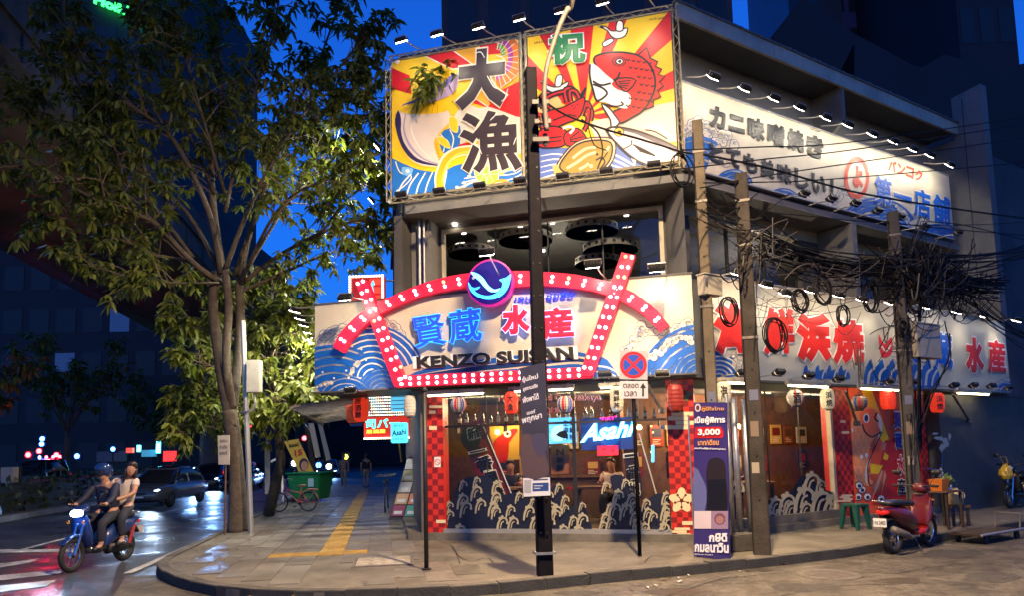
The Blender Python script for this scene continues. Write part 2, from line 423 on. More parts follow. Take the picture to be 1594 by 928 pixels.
# kerb stones along the edge
def offset_in(pts, d):
    out = []
    for i, p in enumerate(pts):
        a = Vector(pts[max(i - 1, 0)]); b = Vector(pts[min(i + 1, len(pts) - 1)]); t = (b - a).normalized()
        out.append((p[0] - t.y * d, p[1] + t.x * d))
    return out
def resample(pts, step):
    out = [Vector(pts[0])]; acc = 0
    for a, b in zip(pts, pts[1:]):
        a, b = Vector(a), Vector(b); l = (b - a).length; t = step - acc
        while t <= l: out.append(a + (b - a) * (t / l)); t += step
        acc = (acc + l) % step
    return out
kr = [p for p in resample(KP, .62)]
for i in range(len(kr) - 1):
    a, b = kr[i], kr[i + 1]
    if a.length > 34 or (a.x > 20): continue
    t = (b - a).normalized(); nn = Vector((-t.y, t.x)); a = a + t * .006; b = b - t * .006
    dz = random.uniform(-.012, .008)
    q = [a - nn * .015, b - nn * .015, b + nn * .15, a + nn * .15]
    mb = MB(); mb.prism([(p.x, p.y, ROADZ - .02) for p in q], (0, 0, -ROADZ + .025 + dz), m_kerbdark)
    mb.prism([(p.x, p.y, .006 + dz) for p in [a + nn * .0, b + nn * .0, b + nn * .15, a + nn * .15]], (0, 0, .008), m_kerb)
    mb.build('kerb_stone', pavement)
# paving slabs
def in_pav(p, d=.17):
    # inside the kerb line with clearance d
    best = 1e9; s = 1
    for a, b in zip(KP, KP[1:]):
        a, b = Vector(a), Vector(b); ab = b - a; t = max(0, min(1, (p - a).dot(ab) / ab.length_squared)); q = a + ab * t
        dd = (p - q).length
        if dd < best:
            best = dd; s = ab.x * (p.y - a.y) - ab.y * (p.x - a.x)
    return s > 0 and best > d
slab_me = {}
n_slab = 0
SL, SW = .80, .40
for ia in range(0, 26):
    for ib in range(-12, 6):
        a0 = 8.0 + ia * SL + (ib % 2) * SL / 2; b0 = -.66 + ib * SW
        if ib == -1: continue                                   # tactile strip
        c4 = [AB(a0, b0), AB(a0 + SL, b0), AB(a0 + SL, b0 + SW), AB(a0, b0 + SW)]
        if not all(in_pav(Vector((p.x, p.y))) for p in c4): continue
        ctr = AB(a0 + SL / 2, b0 + SW / 2)
        if ctr.x > -.55 or (ctr.x > -1.75 and ctr.y > 10.6 and ctr.y < 13.4) or n_slab > 280: continue
        if FC.o is not None and (ctr - FC.o).dot(FC.n) < .35 and (ctr - FL.o).dot(FL.n) < .3: continue
        if (ctr.xy - Vector((-2.25, 10.35))).length < .75 : continue   # drain cover
        k = random.choice((0, 0, 1, 2))
        if k not in slab_me:
            mb = MB(); mb.box(-SL / 2 + .005, SL / 2 - .005, -SW / 2 + .005, SW / 2 - .005, -.03, 0, m_slab[k])
            o = mb.build('paving_slab', pavement, bevel=.004); slab_me[k] = o.data
        else:
            o = bpy.data.objects.new('paving_slab', slab_me[k]); COL.objects.link(o); o.parent = pavement
        o.location = (ctr.x, ctr.y, random.uniform(-.005, .003)); o.rotation_euler = (random.gauss(0, .004), random.gauss(0, .003), math.atan2(UL.y, UL.x))
        n_slab += 1
# tactile tiles (.4 m) with raised bars
m_tact = M('yellow_tactile_tile', (.42, .26, .045), rough=.6, var=.25, scale=8, stain=.45)
mb = MB(); mb.box(-.195, .195, -.195, .195, -.03, .004, m_tact)
for i in range(6): mb.box(-.18, .18, -.165 + i * .063, -.165 + i * .063 + .032, .004, .011, m_tact)
t0 = mb.build('tactile_tile', pavement); first = True
tl = [(12.75 + .4 * i, -.86) for i in range(58)] + [(12.35, -.86 + .4 * k) for k in (-1, 0, 1)] + [(12.35, -1.66)]
for a, b in tl:
    o = t0 if first else t0.copy()
    if not first: COL.objects.link(o)
    first = False
    p = AB(a, b); o.location = (p.x, p.y, random.uniform(-.002, .003)); o.rotation_euler = (0, 0, math.atan2(UL.y, UL.x) + (math.pi / 2 if a < 12.5 and abs(b + .86) > .1 else 0))
# drain cover in the pavement
dc = [onz(550, 862), onz(640, 858), onz(646, 888), onz(552, 894)]
dcc = sum(dc, Vector()) / 4
drain = thing('drain_cover', 'pale rectangular concrete drain cover set in the pavement near the black post', 'drain cover', dcc)
m_lid = M('pale_concrete_lid', (.36, .33, .27), rough=.7, var=.3, scale=9, bump=.5, stain=.6)
ux = (dc[1] - dc[0]).normalized(); uy = Vector((-ux.y, ux.x, 0))
mb = MB(); Md = Matrix((ux, uy, Vector((0, 0, 1)))).transposed().to_4x4(); Md.translation = dcc
hw, hd = .40, .42
for i in range(3): mb.box(-hw, hw, -hd + i * 2 * hd / 3 + .006, -hd + (i + 1) * 2 * hd / 3 - .006, -.02, .008, m_lid, Md)
mb.build('lid', drain, bevel=.006)
mb = MB()
for (x0, x1, y0, y1) in ((-hw - .05, -hw - .006, -hd - .05, hd + .05), (hw + .006, hw + .05, -hd - .05, hd + .05), (-hw, hw, -hd - .05, -hd - .006), (-hw, hw, hd + .006, hd + .05)): mb.box(x0, x1, y0, y1, -.02, .006, m_rust, Md)
mb.build('frame', drain)
mb = MB()
for i in range(3):
    for k in (-.18, .0, .18): mb.box(k - .03, k + .03, -hd + (i + .5) * 2 * hd / 3 - .015, -hd + (i + .5) * 2 * hd / 3 + .015, .008, .010, m_black, Md)
mb.build('grip_slots', drain)
# round manhole in the side street
mc = onz(1290, 896, ROADZ)
mh = thing('manhole_cover', 'round iron manhole cover in the worn side street', 'manhole cover', mc)
mb = MB(); Mm = Matrix.Translation(mc)
mb.lathe([(.40, -.01), (.40, .010), (.36, .012)], m_rust, 32, Mm); mb.build('rim', mh)
mb = MB(); mb.lathe([(.35, -.01), (.35, .011)], m_rust, 32, Mm)
for i in range(-4, 5):
    l = math.sqrt(max(.0, .31 ** 2 - (i * .07) ** 2)); mb.box(-l, l, i * .07 - .015, i * .07 + .015, .011, .016, m_rust, Mm)
mb.build('lid', mh)
# gutter debris and pavement cracks
m_crack = M('crack_dark_gap', (.012, .011, .01), rough=.9, var=.3)  # cracks are near-black strips laid on the paving
for pts, w in (([(705, 852), (716, 868), (735, 874), (758, 869), (768, 877)], .016), ([(795, 868), (815, 864), (836, 862)], .014), ([(1003, 877), (1015, 866), (1040, 868), (1062, 864)], .014), ([(672, 836), (690, 845), (705, 852), (716, 878)], .012), ([(905, 905), (940, 888), (1000, 878)], .01)):
    ground_line(pts, w, m_crack, -.006, 'crack', pavement)

m_litter = [M('dry_leaf_litter', (.14, .09, .035), rough=.8, var=.3), M('paper_litter', (.45, .43, .4), rough=.8, var=.2)]
mb = MB()
for i in range(150):
    a = rp_.uniform(8.5, 24); b = rp_.choice((rp_.uniform(-3.5, -2.4), rp_.uniform(-3.5, .2))); p = AB(a, b, .014) if i % 3 else Vector((rp_.uniform(-1, 7), 0, 0))
    if i % 3 == 0: p.y = 8.6 + max(0, p.x) * .6 - rp_.uniform(.05, .6); p.z = ROADZ + .02
    r_ = rp_.uniform(.015, .045); w = rp_.uniform(0, 3); mb.add([p + Vector((r_ * 1.8 * math.cos(w), r_ * 1.8 * math.sin(w), .004)), p + Vector((-r_ * .5 * math.sin(w), r_ * .5 * math.cos(w), .012)), p - Vector((r_ * 1.8 * math.cos(w), r_ * 1.8 * math.sin(w), 0)), p - Vector((-r_ * .5 * math.sin(w), r_ * .5 * math.cos(w), -.01))], [(0, 1, 2, 3)], m_litter[i % 9 == 0])
mb.build('leaf_litter', kind='stuff', label='dry leaves and scraps scattered along the kerb and pavement', cat='litter')
# painted markings on the road
def paint(name, pts):
    mb = MB(); P = [onz(x, y, ROADZ + .006) for x, y in pts]; mb.add(P, [tuple(range(len(P)))], m_roadpaint)
    return mb.build(name, bpy.data.objects['road'])
paint('lane_line', [(0, 856), (130, 855), (128, 859), (0, 861)])
for y0, y1, x1 in ((872, 880, 62), (888, 897, 108), (905, 916, 90)):
    paint('crossing_stripe', [(-60, y0 + 14), (x1, y0 - 2), (x1 - 18, y1 - 3), (-60, y1 + 14)])
paint('kerb_line', [tuple(p) for p in ((205, 893), (381, 815), (372, 815), (192, 893))])
# long lane dashes
for k in range(6):
    a0 = 16 + k * 9
    mb = MB(); mb.add([AB(a0, -7.3, ROADZ + .006), AB(a0 + 4, -7.3, ROADZ + .006), AB(a0 + 4, -7.16, ROADZ + .006), AB(a0, -7.16, ROADZ + .006)], [(0, 1, 2, 3)], m_roadpaint); mb.build('lane_dash', bpy.data.objects['road'])

# planted median with a hedge, and the elevated rail viaduct over it
mb = MB(); mb.prism([AB(14, -11.3, ROADZ), AB(14, -14.2, ROADZ), AB(110, -14.2, ROADZ), AB(110, -11.3, ROADZ)], (0, 0, .18), m_kerb)
mb.build('median', kind='structure')
m_hedge = M('hedge_leaves', (.035, .055, .02), rough=.5, var=.5, scale=3)
def leaf_cloud(mb, n, sampler, size, mat, droop=0):
    vs = []; fs = []
    for i in range(n):
        c = Vector(sampler()); s = size * random.uniform(.6, 1.3)
        d = Vector((random.gauss(0, 1), random.gauss(0, 1), random.gauss(0, 1) - droop)).normalized(); w = d.orthogonal().normalized()
        w = Matrix.Rotation(random.uniform(0, 6.28), 3, d) @ w
        b = len(vs); vs += [c - d * s * .5, c + w * s * .22, c + d * s * .5, c - w * s * .22]; fs.append((b, b + 1, b + 2, b + 3))
    mb.add(vs, fs, mat); return mb
mb = MB()
leaf_cloud(mb, 9000, lambda: AB(random.uniform(15, 75), random.uniform(-13.6, -11.7), random.uniform(0, 1.0 + .25 * random.random())), .3, m_hedge)
h = thing('hedge', 'dark clipped hedge along the planted median of the main road', 'hedge', AB(15, -12.6)); mb.build('foliage', h)
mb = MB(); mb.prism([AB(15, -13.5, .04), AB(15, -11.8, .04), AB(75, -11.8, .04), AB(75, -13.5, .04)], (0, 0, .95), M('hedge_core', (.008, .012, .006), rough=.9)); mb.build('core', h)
m_viad = M('viaduct_concrete', (.17, .13, .095), rough=.85, var=.2, scale=.8, bump=.2, stain=.5)
vd = thing('viaduct', 'dark concrete elevated rail viaduct above the planted median', 'viaduct', AB(0, -13.6))
mb = MB(); prof = [(-9.3, 13.0), (-9.3, 12.1), (-9.6, 11.7), (-11.9, 10.9), (-15.3, 10.9), (-17.6, 11.7), (-17.9, 12.1), (-17.9, 13.0)]
mb.prism([AB(-12, b, z) for b, z in prof], UL * 150, m_viad); mb.build('deck', vd)
for b in (-9.3, -17.9):
    mb = MB(); mb.prism([AB(-12, b - .1, 13.0), AB(-12, b + .1, 13.0), AB(-12, b + .1, 14.2), AB(-12, b - .1, 14.2)], UL * 150, m_viad); mb.build('parapet', vd)
for i in range(34):
    a = -6 + i * 3.2; mb = MB(); mb.prism([AB(a, -9.27, 12.15), AB(a, -9.27, 12.9), AB(a + .12, -9.27, 12.9), AB(a + .12, -9.27, 12.15)], PRT * .05, m_dgrey); mb.build('parapet_rib', vd)
for a in (58, 88, 118):
    mb = MB(); M_ = Matrix.Translation(AB(a, -13.0)); mb.lathe([(.85, -.1), (.85, 9.0), (1.6, 10.3), (1.7, 10.95)], m_viad, 20, M_); mb.build('column', vd, smooth=False)

# ---------------------------------------------------------------- far buildings
m_tw = [M('tower_brown', (.06, .035, .035), rough=.7, var=.2, scale=.3), M('tower_blue', (.07, .07, .16), rough=.45, var=.3, scale=.15), M('tower_dark', (.014, .012, .018), rough=.7, var=.3, scale=.3), M('tower_grey', (.018, .015, .02), rough=.7, var=.25, scale=.3)]
m_pane = M('dark_window_pane', (.008, .008, .014), rough=.5, var=.3)
m_paneb = M('window_lit_blue', (.03, .05, .14), rough=.2, var=.2, emit=(.03, .06, .2), es=.12, sample=False)
def tower(name, label, x0, x1, Y, dep, z1, mat, floors, bays, z0=0, lit=.04, rz=0.0, pm=None, fh=.55):
    """box building whose street face spans survey columns x0..x1 at distance Y"""
    A = ondepth(x0, 640, Y); B = ondepth(x1, 640, Y); A.z = B.z = 0
    F = Frame(A, B - A); W = (B - A).length
    t = thing(name, label, 'building', F.p(W / 2, 0, -dep / 2))
    mb = MB(); mb.prism([F.p(0, z0, 0), F.p(W, z0, 0), F.p(W, z0, -dep), F.p(0, z0, -dep)], (0, 0, z1 - z0), mat); mb.build('wall', t)
    sh = (z1 - z0) / floors; bw = W / bays
    for i in range(floors):
        for k in range(bays):
            zc = z0 + (i + .28) * sh
            mb = MB(); M_ = F.m(); lm = m_paneb if random.random() < lit else (pm or m_pane)
            mb.box(k * bw + bw * .14, (k + 1) * bw - bw * .14, -.05, .04, zc, zc + sh * fh, lm, M_)
            mb.build('window', t)
    return t, F, W
t, F, W = tower('hotel_tower', 'dark hotel tower behind the tree with green rooftop lettering', 30, 262, 75, 25, 62, m_tw[2], 9, 5, z0=14, lit=.02)
mb = MB()
m_green = EM('green_led_letters', (.03, 1.0, .12), 2.2)
lettering(mb, 'Holiday Inn', F, .35, (150, -9), (262, 34), (146, 10), m_green, bold=.03, depth=.3)
mb.build('lettering', t)
tower('brown_tower', 'tall dark brown building right behind the restaurant roof', 697, 1176, 34, 14, 42, m_tw[0], 8, 7, lit=0)
tower('blue_tower', 'dark blue glass tower in the right background', 1336, 1560, 90, 30, 110, m_tw[1], 12, 8, z0=20, lit=.03, fh=.7)
tower('slim_tower', 'dark slim tower at the right edge behind the neighbouring roofs', 1545, 1640, 70, 20, 90, m_tw[2], 10, 3, z0=20, lit=0)
tower('banded_tower', 'narrow dark tower with pale floor bands in the upper right sky', 1316, 1356, 80, 8, 98, m_tw[2], 9, 1, z0=30, lit=.1)
tower('far_block', 'dark purple block across the main road under the viaduct', -260, 330, 62, 20, 24, m_tw[3], 6, 14, lit=.04)
tower('street_end_block', 'dark block far down the main road past the parked cars', 330, 700, 120, 20, 26, m_tw[2], 5, 14, lit=.1)
# gabled roofs of the right background
gr = thing('gabled_hall', 'dark hall with a steep gabled roof behind the restaurant', 'building', ondepth(1300, 640, 42))
P = [ondepth(x, y, 42) for x, y in ((1196, 62), (1250, -6), (1320, 46), (1420, 100), (1420, 400), (1196, 400))]
mb = MB(); mb.prism(P, (2, 14, 0), m_tw[2]); mb.build('wall', gr)
gr = thing('low_hip_roof_house', 'dark low house with uneven roofs beside the gabled hall', 'building', ondepth(1490, 640, 38))
P = [ondepth(x, y, 38) for x, y in ((1330, 66), (1400, 96), (1436, 104), (1470, 84), (1500, 92), (1506, 80), (1560, 106), (1594, 98), (1700, 90), (1700, 420), (1330, 420))]
mb = MB(); mb.prism(P, (2, 10, 0), m_tw[2]); mb.build('wall', gr)
# ================================================================== THE RESTAURANT BUILDING
def isect(F1, n1, F2, n2, z=0.0):
    o1 = F1.o + F1.n * n1; o2 = F2.o + F2.n * n2
    d = F1.u.x * F2.u.y - F1.u.y * F2.u.x; w = o2 - o1
    t = (w.x * F2.u.y - w.y * F2.u.x) / d
    p = o1 + F1.u * t; return Vector((p.x, p.y, z))
def footprint(nL, nC, nB, z, uB=9.95, uL=-16):
    a = FL.p(uL, z, nL); b = isect(FL, nL, FC, nC, z); c = isect(FC, nC, FB, nB, z); d = FB.p(uB, z, nB); e = FB.p(uB, z, -11)
    return [a, b, c, d, e]
bld = thing('restaurant_building', 'three-storey grey corner restaurant building covered with lit seafood signs', 'building', (LFT + CNR) / 2 + Vector((1.5, 4, 0)))
def core(name, nL, nC, nB, z0, z1, mat, **k):
    mb = MB(); mb.prism(footprint(nL, nC, nB, z0, **k), (0, 0, z1 - z0), mat); return mb.build(name, bld)
core('upper_wall', -.1, -.14, -.75, 6.5, 9.45, m_grey)
core('canopy_slab', -.2, -.02, -.02, 2.82, 4.58, m_dgrey)
core('roof_slab', 0, -.05, -.03, 9.45, 9.66, m_dgrey, uB=9.9)
core('overhang_slab', -.1, -.06, -.04, 6.36, 6.498, m_grey, uB=9.6)
# roof fascia on the right-hand face, in sheet-metal panels
for i in range(11):
    mb = MB(); mb.box(.02 + i * .9, .02 + (i + 1) * .9 - .008, -.03, .03 + (i % 2) * .003, 9.40, 9.70, m_cream, FB.m()); mb.build('fascia_panel', bld)
mb = MB(); mb.box(-.02, 9.93, -.05, .06, 9.70, 9.735, m_rust, FB.m()); mb.build('roof_edge_trim', bld)
mb = MB()
for i in range(60): mb.box(.05 + i * .165, .05 + i * .165 + .1, -.02, .04, 9.735, 9.75 + random.random() * .03, m_rust, FB.m())
mb.build('roof_gravel_stop', bld)
def fin(u, n0, n1, z0, z1, mat, name, th=.09, cut=0.0):
    mb = MB(); P = [FB.p(u, z0 + cut, n1), FB.p(u, z1, n1), FB.p(u, z1, n0), FB.p(u, z0, n0)]
    mb.prism(P, FB.u * th, mat); mb.build(name, bld)
fin(5.0, -.76, -.01, 8.2, 9.44, m_grey, 'roof_bracket', cut=.45)
fin(5.0, -.84, .0, 4.6, 6.34, m_grey, 'wall_fin', th=.16)
fin(9.9, -.9, .62, 4.55, 9.3, m_grey, 'end_wall', th=.28)
mb = MB(); mb.prism([FB.p(9.9, 9.3, .62), FB.p(9.9, 10.5, .62), FB.p(9.9, 10.42, -.08), FB.p(9.9, 9.3, -.08)], FB.u * .28, m_grey); mb.build('end_wall_top', bld)
mb = MB(); mb.box(9.893, 9.9, .16, .175, 4.6, 10.3, m_black, FB.m()); mb.build('panel_joint', bld)
# second storey: piers, lintel, window on the chamfer
mC = FC.m(); mB = FB.m()
def cbox(name, u0, u1, n0, n1, z0, z1, mat, M_=None, **k):
    mb = MB(); mb.box(u0, u1, n0, n1, z0, z1, mat, M_ or mC); return mb.build(name, bld, **k)
cbox('pier', .0, .5, -1.2, -1.0, 4.58, 6.36, m_dgrey); cbox('pier', 5.02, 5.24, -1.2, -1.0, 4.58, 6.36, m_dgrey)
cbox('lintel', .5, 5.02, -1.2, -1.0, 6.27, 6.36, m_dgrey)
cbox('side_return', -.18, -.02, -1.2, -.1, 4.58, 6.36, m_dgrey)
cbox('end_pier', 0.0, .42, -1.0, -.55, 4.58, 6.36, m_grey)
mb = MB(); mb.prism([FC.p(5.06, 4.585, -.98), FC.p(5.43, 4.585, -.12), FC.p(5.43, 4.585, -.5), FC.p(5.3, 4.585, -.98)], (0, 0, 1.77), m_grey); mb.build('corner_pier', bld)
for u0, u1, z0, z1 in ((.5, 5.02, 6.19, 6.27), (.5, .56, 4.6, 6.19), (4.94, 5.02, 4.6, 6.19)): cbox('window_frame', u0, u1, -1.06, -.96, z0, z1, m_cream)
for i in range(4):
    u0 = .56 + i * 1.095; cbox('window_pane', u0 + .01, u0 + 1.085, -1.03, -1.02, 4.6, 6.19, m_dglass)
    if i: cbox('mullion', u0 - .012, u0 + .012, -1.05, -1.0, 4.6, 6.19, m_black)
# second storey right-hand face
cbox('beam', .55, 9.9, -1.05, -.85, 6.12, 6.36, m_cream, mB); cbox('beam', 0.55, 9.9, -1.05, -.88, 4.58, 4.78, m_grey, mB)
for u0, u1 in ((.6, 1.0), (4.4, 5.3), (9.5, 9.9)): cbox('pier', u0, u1, -1.05, -.86, 4.78, 6.12, m_dgrey, mB)
for u0, u1 in ((1.0, 4.4), (5.3, 9.5)):
    k = 3 if u1 < 5 else 4; w = (u1 - u0) / k
    for i in range(k):
        cbox('window_pane', u0 + i * w + .02, u0 + (i + 1) * w - .02, -.97, -.96, 4.78, 6.12, m_dglass, mB)
        cbox('mullion', u0 + i * w - .015, u0 + i * w + .015, -1.0, -.92, 4.78, 6.12, m_black, mB)
# rooms behind the glass: floors, ceilings are the slabs; back walls
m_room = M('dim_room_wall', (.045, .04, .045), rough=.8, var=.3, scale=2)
m_room1 = M('brick_room_wall', (.13, .055, .03), rough=.8, var=.45, scale=5, bump=.3)
def room(name, nback, z0, z1, mat):
    mb = MB(); P = [isect(FL, -.5, FC, nback, z0), isect(FC, nback, FB, nback, z0), FB.p(9.8, z0, nback), FB.p(9.8, z0, nback - .1), isect(FC, nback - .1, FB, nback - .1, z0), isect(FL, -.5, FC, nback - .1, z0)]
    mb.prism(P, (0, 0, z1 - z0), mat); return mb.build(name, bld)
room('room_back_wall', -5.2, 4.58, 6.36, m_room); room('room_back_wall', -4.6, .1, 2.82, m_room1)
mb = MB(); mb.prism([FL.p(-9, .1, -.45), FL.p(0, .1, -.45), FL.p(0, .1, -.35), FL.p(-9, .1, -.35)], (0, 0, 2.72), m_dgrey); mb.build('side_wall', bld)
mb = MB(); mb.prism([FL.p(-9, 4.58, -.45), FL.p(-.9, 4.58, -.45), FL.p(-.9, 4.58, -.35), FL.p(-9, 4.58, -.35)], (0, 0, 1.78), m_dgrey); mb.build('side_wall', bld)
# plinth, floor
mb = MB(); mb.prism(footprint(-.1, -.12, -.12, -.1, uB=9.9), (0, 0, .22), m_pave); mb.build('plinth', bld)
mb = MB(); mb.prism(footprint(-.35, -.45, -.45, .12, uB=9.9), (0, 0, .012), M('tiled_floor', (.10, .07, .05), rough=.4, var=.2)); mb.build('floor', bld)
# ground-floor front: glass panes with thin frames, steel sill
cbox('sill', .74, 4.96, -.36, -.2, .12, .19, m_alu)
for i in range(5):
    u0 = .76 + i * .838; cbox('glass_pane', u0 + .006, u0 + .832, -.31, -.30, .19, 2.68, m_glass)
    if i in (2, 3): cbox('door_rail', u0 - .03, u0 + .03, -.335, -.28, .19, 2.68, m_black)
    elif i: cbox('pane_joint', u0 - .006, u0 + .006, -.315, -.297, .19, 2.68, m_black)
cbox('transom', .76, 4.95, -.34, -.29, 2.10, 2.14, m_dwood)
cbox('head_rail', .74, 4.96, -.36, -.26, 2.68, 2.815, m_dgrey)
mb = MB(); mb.box(.35, 4.25, -.42, -.24, .12, .28, m_pave, mB); mb.build('sill', bld)
for i in range(4):
    u0 = .3 + i * .985; cbox('glass_pane', u0 + .006, u0 + .979, -.35, -.34, .28, 2.66, m_glass, mB)
    if i: cbox('pane_joint', u0 - .006, u0 + .006, -.36, -.33, .28, 2.66, m_black, mB)
cbox('window_frame', 4.2, 4.27, -.38, -.27, .14, 2.7, m_cream, mB)
cbox('head_rail', .2, 4.3, -.42, -.3, 2.66, 2.815, m_dgrey, mB)
# checkered red pillars: square tiles printed in two reds
m_ck = [PR(196, 44, 30), PR(128, 22, 24)]
def checker(name, F, u0, u1, z0, z1, n, cols, extra=None):
    mb = MB(); mb.box(u0, u1, n - .3, n, z0, z1, PR(186, 36, 28), F.m()); o = mb.build(name, bld)
    w = (u1 - u0) / cols; rows = int((z1 - z0) / w); mb = MB()
    for r in range(rows):
        for k in range(cols):
            mb.add([F.p(u0 + k * w, z0 + r * w, n + .002), F.p(u0 + (k + 1) * w, z0 + r * w, n + .002), F.p(u0 + (k + 1) * w, z0 + (r + 1) * w, n + .002), F.p(u0 + k * w, z0 + (r + 1) * w, n + .002)], [(0, 1, 2, 3)], m_ck[(r + k) % 2])
    mb.build('checker_print', o); return o
p1 = checker('red_pillar', FC, .40, .74, .10, 2.815, -.24, 3)
p2 = checker('red_pillar', FC, 4.96, 5.44, .02, 2.815, -.24, 5)
p3 = checker('red_pillar', FB, 4.3, 4.82, .02, 2.815, -.26, 5)
checker('red_pillar', FB, 7.38, 7.66, .02, 2.815, -.2, 3)
m_ivory = PR(226, 208, 166)
def cloud(P, x, y, s, w=1.0):
    for k, (dx, dy, l) in enumerate(((0, 0, 26), (-7, 7, 24), (4, 14, 22), (-12, 21, 34))):
        P.rect(x + dx * s - l * s * w / 2, y + dy * s - 3.2 * s, x + dx * s + l * s * w / 2, y + dy * s + 3.2 * s, m_ivory)
pr = Print(FC, -.235); cloud(pr, 1062, 645, 1.0, 1.3)
pr.poly([(1061 + 17 * (1 + .22 * math.cos(5 * a)) * math.cos(a - 1.57), 780 + 17 * (1 + .22 * math.cos(5 * a)) * math.sin(a - 1.57)) for a in [i * math.pi / 20 for i in range(40)]], m_ivory)
for i in range(5):
    a = i * 1.2566 - 1.57 + .628; pr.line([(1061, 780), (1061 + 10 * math.cos(a), 780 + 10 * math.sin(a))], 1.3, PR(90, 20, 20), 0); pr.circ((1061 + 10.5 * math.cos(a), 780 + 10.5 * math.sin(a)), 2, PR(90, 20, 20), n=8)
pr.circ((1061, 780), 3, PR(90, 20, 20), n=10); pr.rect(1062, 812, 1082, 818, m_ivory); cloud(pr, 1062, 824, .62, 1.5)
pr.line([(1062, 622), (1070, 616), (1078, 611)], 3, PR(60, 130, 80), 0); pr.line([(1068, 625), (1072, 616), (1070, 610)], 3, PR(60, 130, 80), 0)
pr.build('blossom_print', p2)
pr = Print(FC, -.235); pr.rect(668, 632, 690, 636, m_ivory); pr.rect(668, 640, 678, 645, m_ivory); pr.rect(668, 664, 680, 670, m_ivory); pr.rect(679, 810, 694, 815, m_ivory)
pr.rect(676, 712, 686, 728, PR(225, 225, 220)); pr.line([(681 + 4 * math.cos(a), 720 + 4.4 * math.sin(a)) for a in [i * .52 for i in range(12)]], 1, PR(200, 30, 30), 0, closed=True); pr.line([(678, 717), (684, 723)], 1, PR(200, 30, 30), 0)
pr.build('notice_print', p1)
pr = Print(FB, -.255); pr.rect(1310, 672, 1322, 676, m_ivory); pr.rect(1308, 655, 1316, 659, m_ivory); cloud(pr, 1318, 772, .42, 1.6); pr.build('cloud_print', p3)
# vertical pipes on the walls
for (x, y0, y1, n, r) in ((652, 318, 450, -.45, .035), (659, 318, 450, -.45, .025), (1098, 440, 600, .1, .035)):
    mb = MB(); u, z = FC.at(x, y0, n); u2, z2 = FC.at(x, y1, n); mb.tube([FC.p(u, z, n), FC.p(u, z2, n)], r, m_steel); mb.build('downpipe', bld)
# grey wall of the neighbour beyond the mural and above it
nb = thing('neighbour_wall', 'plain dark grey rendered wall of the neighbouring house at the right', 'wall', FB.p(12, 0, 0))
mb = MB(); mb.box(7.9, 20, -.6, .0, -.1, 2.7, m_dgrey, mB); mb.build('lower_wall', nb)
mb = MB(); mb.box(10.2, 20, -3, .02, 2.7, 9.2, M('neighbour_render', (.085, .075, .085), rough=.8, var=.25, scale=1.2, stain=.4), mB); mb.build('upper_wall', nb)
pr = Print(FB, .002)
for (x, y, r, e) in ((1462, 683, 8, .5), (1472, 690, 6, 1.4), (1455, 676, 5, .5), (1478, 680, 3, 2), (1466, 698, 5, 1.3)):
    pr.poly([(x + r * random.uniform(.55, 1.25) * math.cos(a), y + r * e * random.uniform(.55, 1.25) * math.sin(a)) for a in [i * .52 for i in range(12)]], PR(190, 184, 165))
pr.build('paint_splash', nb)

# ceiling lights upstairs, room lamps
m_cl = EM('lit_downlight', (1, .9, .75), 6)
for x, y in ((708, 349), (757, 347), (810, 352), (860, 346), (920, 341), (975, 334), (845, 390), (722, 362)):
    F5 = FC.at(x, y, -2.4); p = ondepth(x, y, 15.5 if x < 850 else 14.4); d = ray(x, y); p = CAMPOS + d * ((6.34 - EYE) / d.z)
    mb = MB(); mb.lathe([(.05, -.02), (.05, .018)], m_cl, 10, Matrix.Translation(p)); mb.build('downlight', bld)
point('upper_room_light', FC.p(2.6, 5.1, -2.2), 60, (1, .82, .6), .06, bld)
point('upper_side_room_light', FB.p(5, 5.2, -2.6), 70, (1, .8, .55), .06, bld)
for u, n in ((1.6, -2.2), (3.6, -2.4)): point('dining_room_fill_light', FC.p(u, 2.55, n), 40, (1, .62, .32), .12, bld)
point('dining_room_fill_light', FB.p(3.0, 2.5, -2.0), 70, (1, .66, .36), .12, bld)
# hanging ring lamps seen through the upper window
m_ring = M('white_ring_shade', (.6, .56, .5), rough=.6, var=.1)
ring0 = None
for i, (x, y, rp) in enumerate(((818, 371, 43), (921, 357, 42), (950, 386, 44), (733, 392, 36), (930, 407, 36))):
    Y = (14.9, 14.2, 14.3, 15.2, 14.8)[i]; p = ondepth(x, y, Y); r = rp * Y / FPX
    t = thing('ring_lamp', ('round white paper ring lamp hanging behind the middle of the upper window', 'round white ring lamp nearest the ceiling at the right of the upper window', 'round white ring lamp hanging lowest at the right upper window pane', 'round white ring lamp at the left end of the upper window', 'round white ring lamp just above the arch bulbs in the upper window')[i], 'lamp', p, group='ring lamps in the upstairs room')
    mb = MB(); Mx = Matrix.Translation(p)
    mb.lathe([(r, -.07), (r, .07), (r - .03, .07), (r - .03, -.07), (r, -.07)], m_ring, 28, Mx); mb.build('shade', t)
    mb = MB(); mb.lathe([(0.01, .05), (r - .04, .05)], m_ring, 28, Mx); mb.build('diffuser', t)
    mb = MB()
    for k in range(20):
        a = k * .314; M2 = Mx @ Matrix.Rotation(a, 4, 'Z'); mb.box(r + .001, r + .004, -.03, .03, -.03, .03, m_black, M2)
    mb.build('printed_marks', t)
    mb = MB(); mb.tube([p + Vector((0, 0, .06)), Vector((p.x, p.y, 6.36))], .008, m_black, 5); mb.build('cord', t)
# lamp wattages
WBT, WBB, WSB, WSL = 5.0, 2.4, 4.5, 5.5
WMQ = (5, 3, 3, 8)
WST = 6400
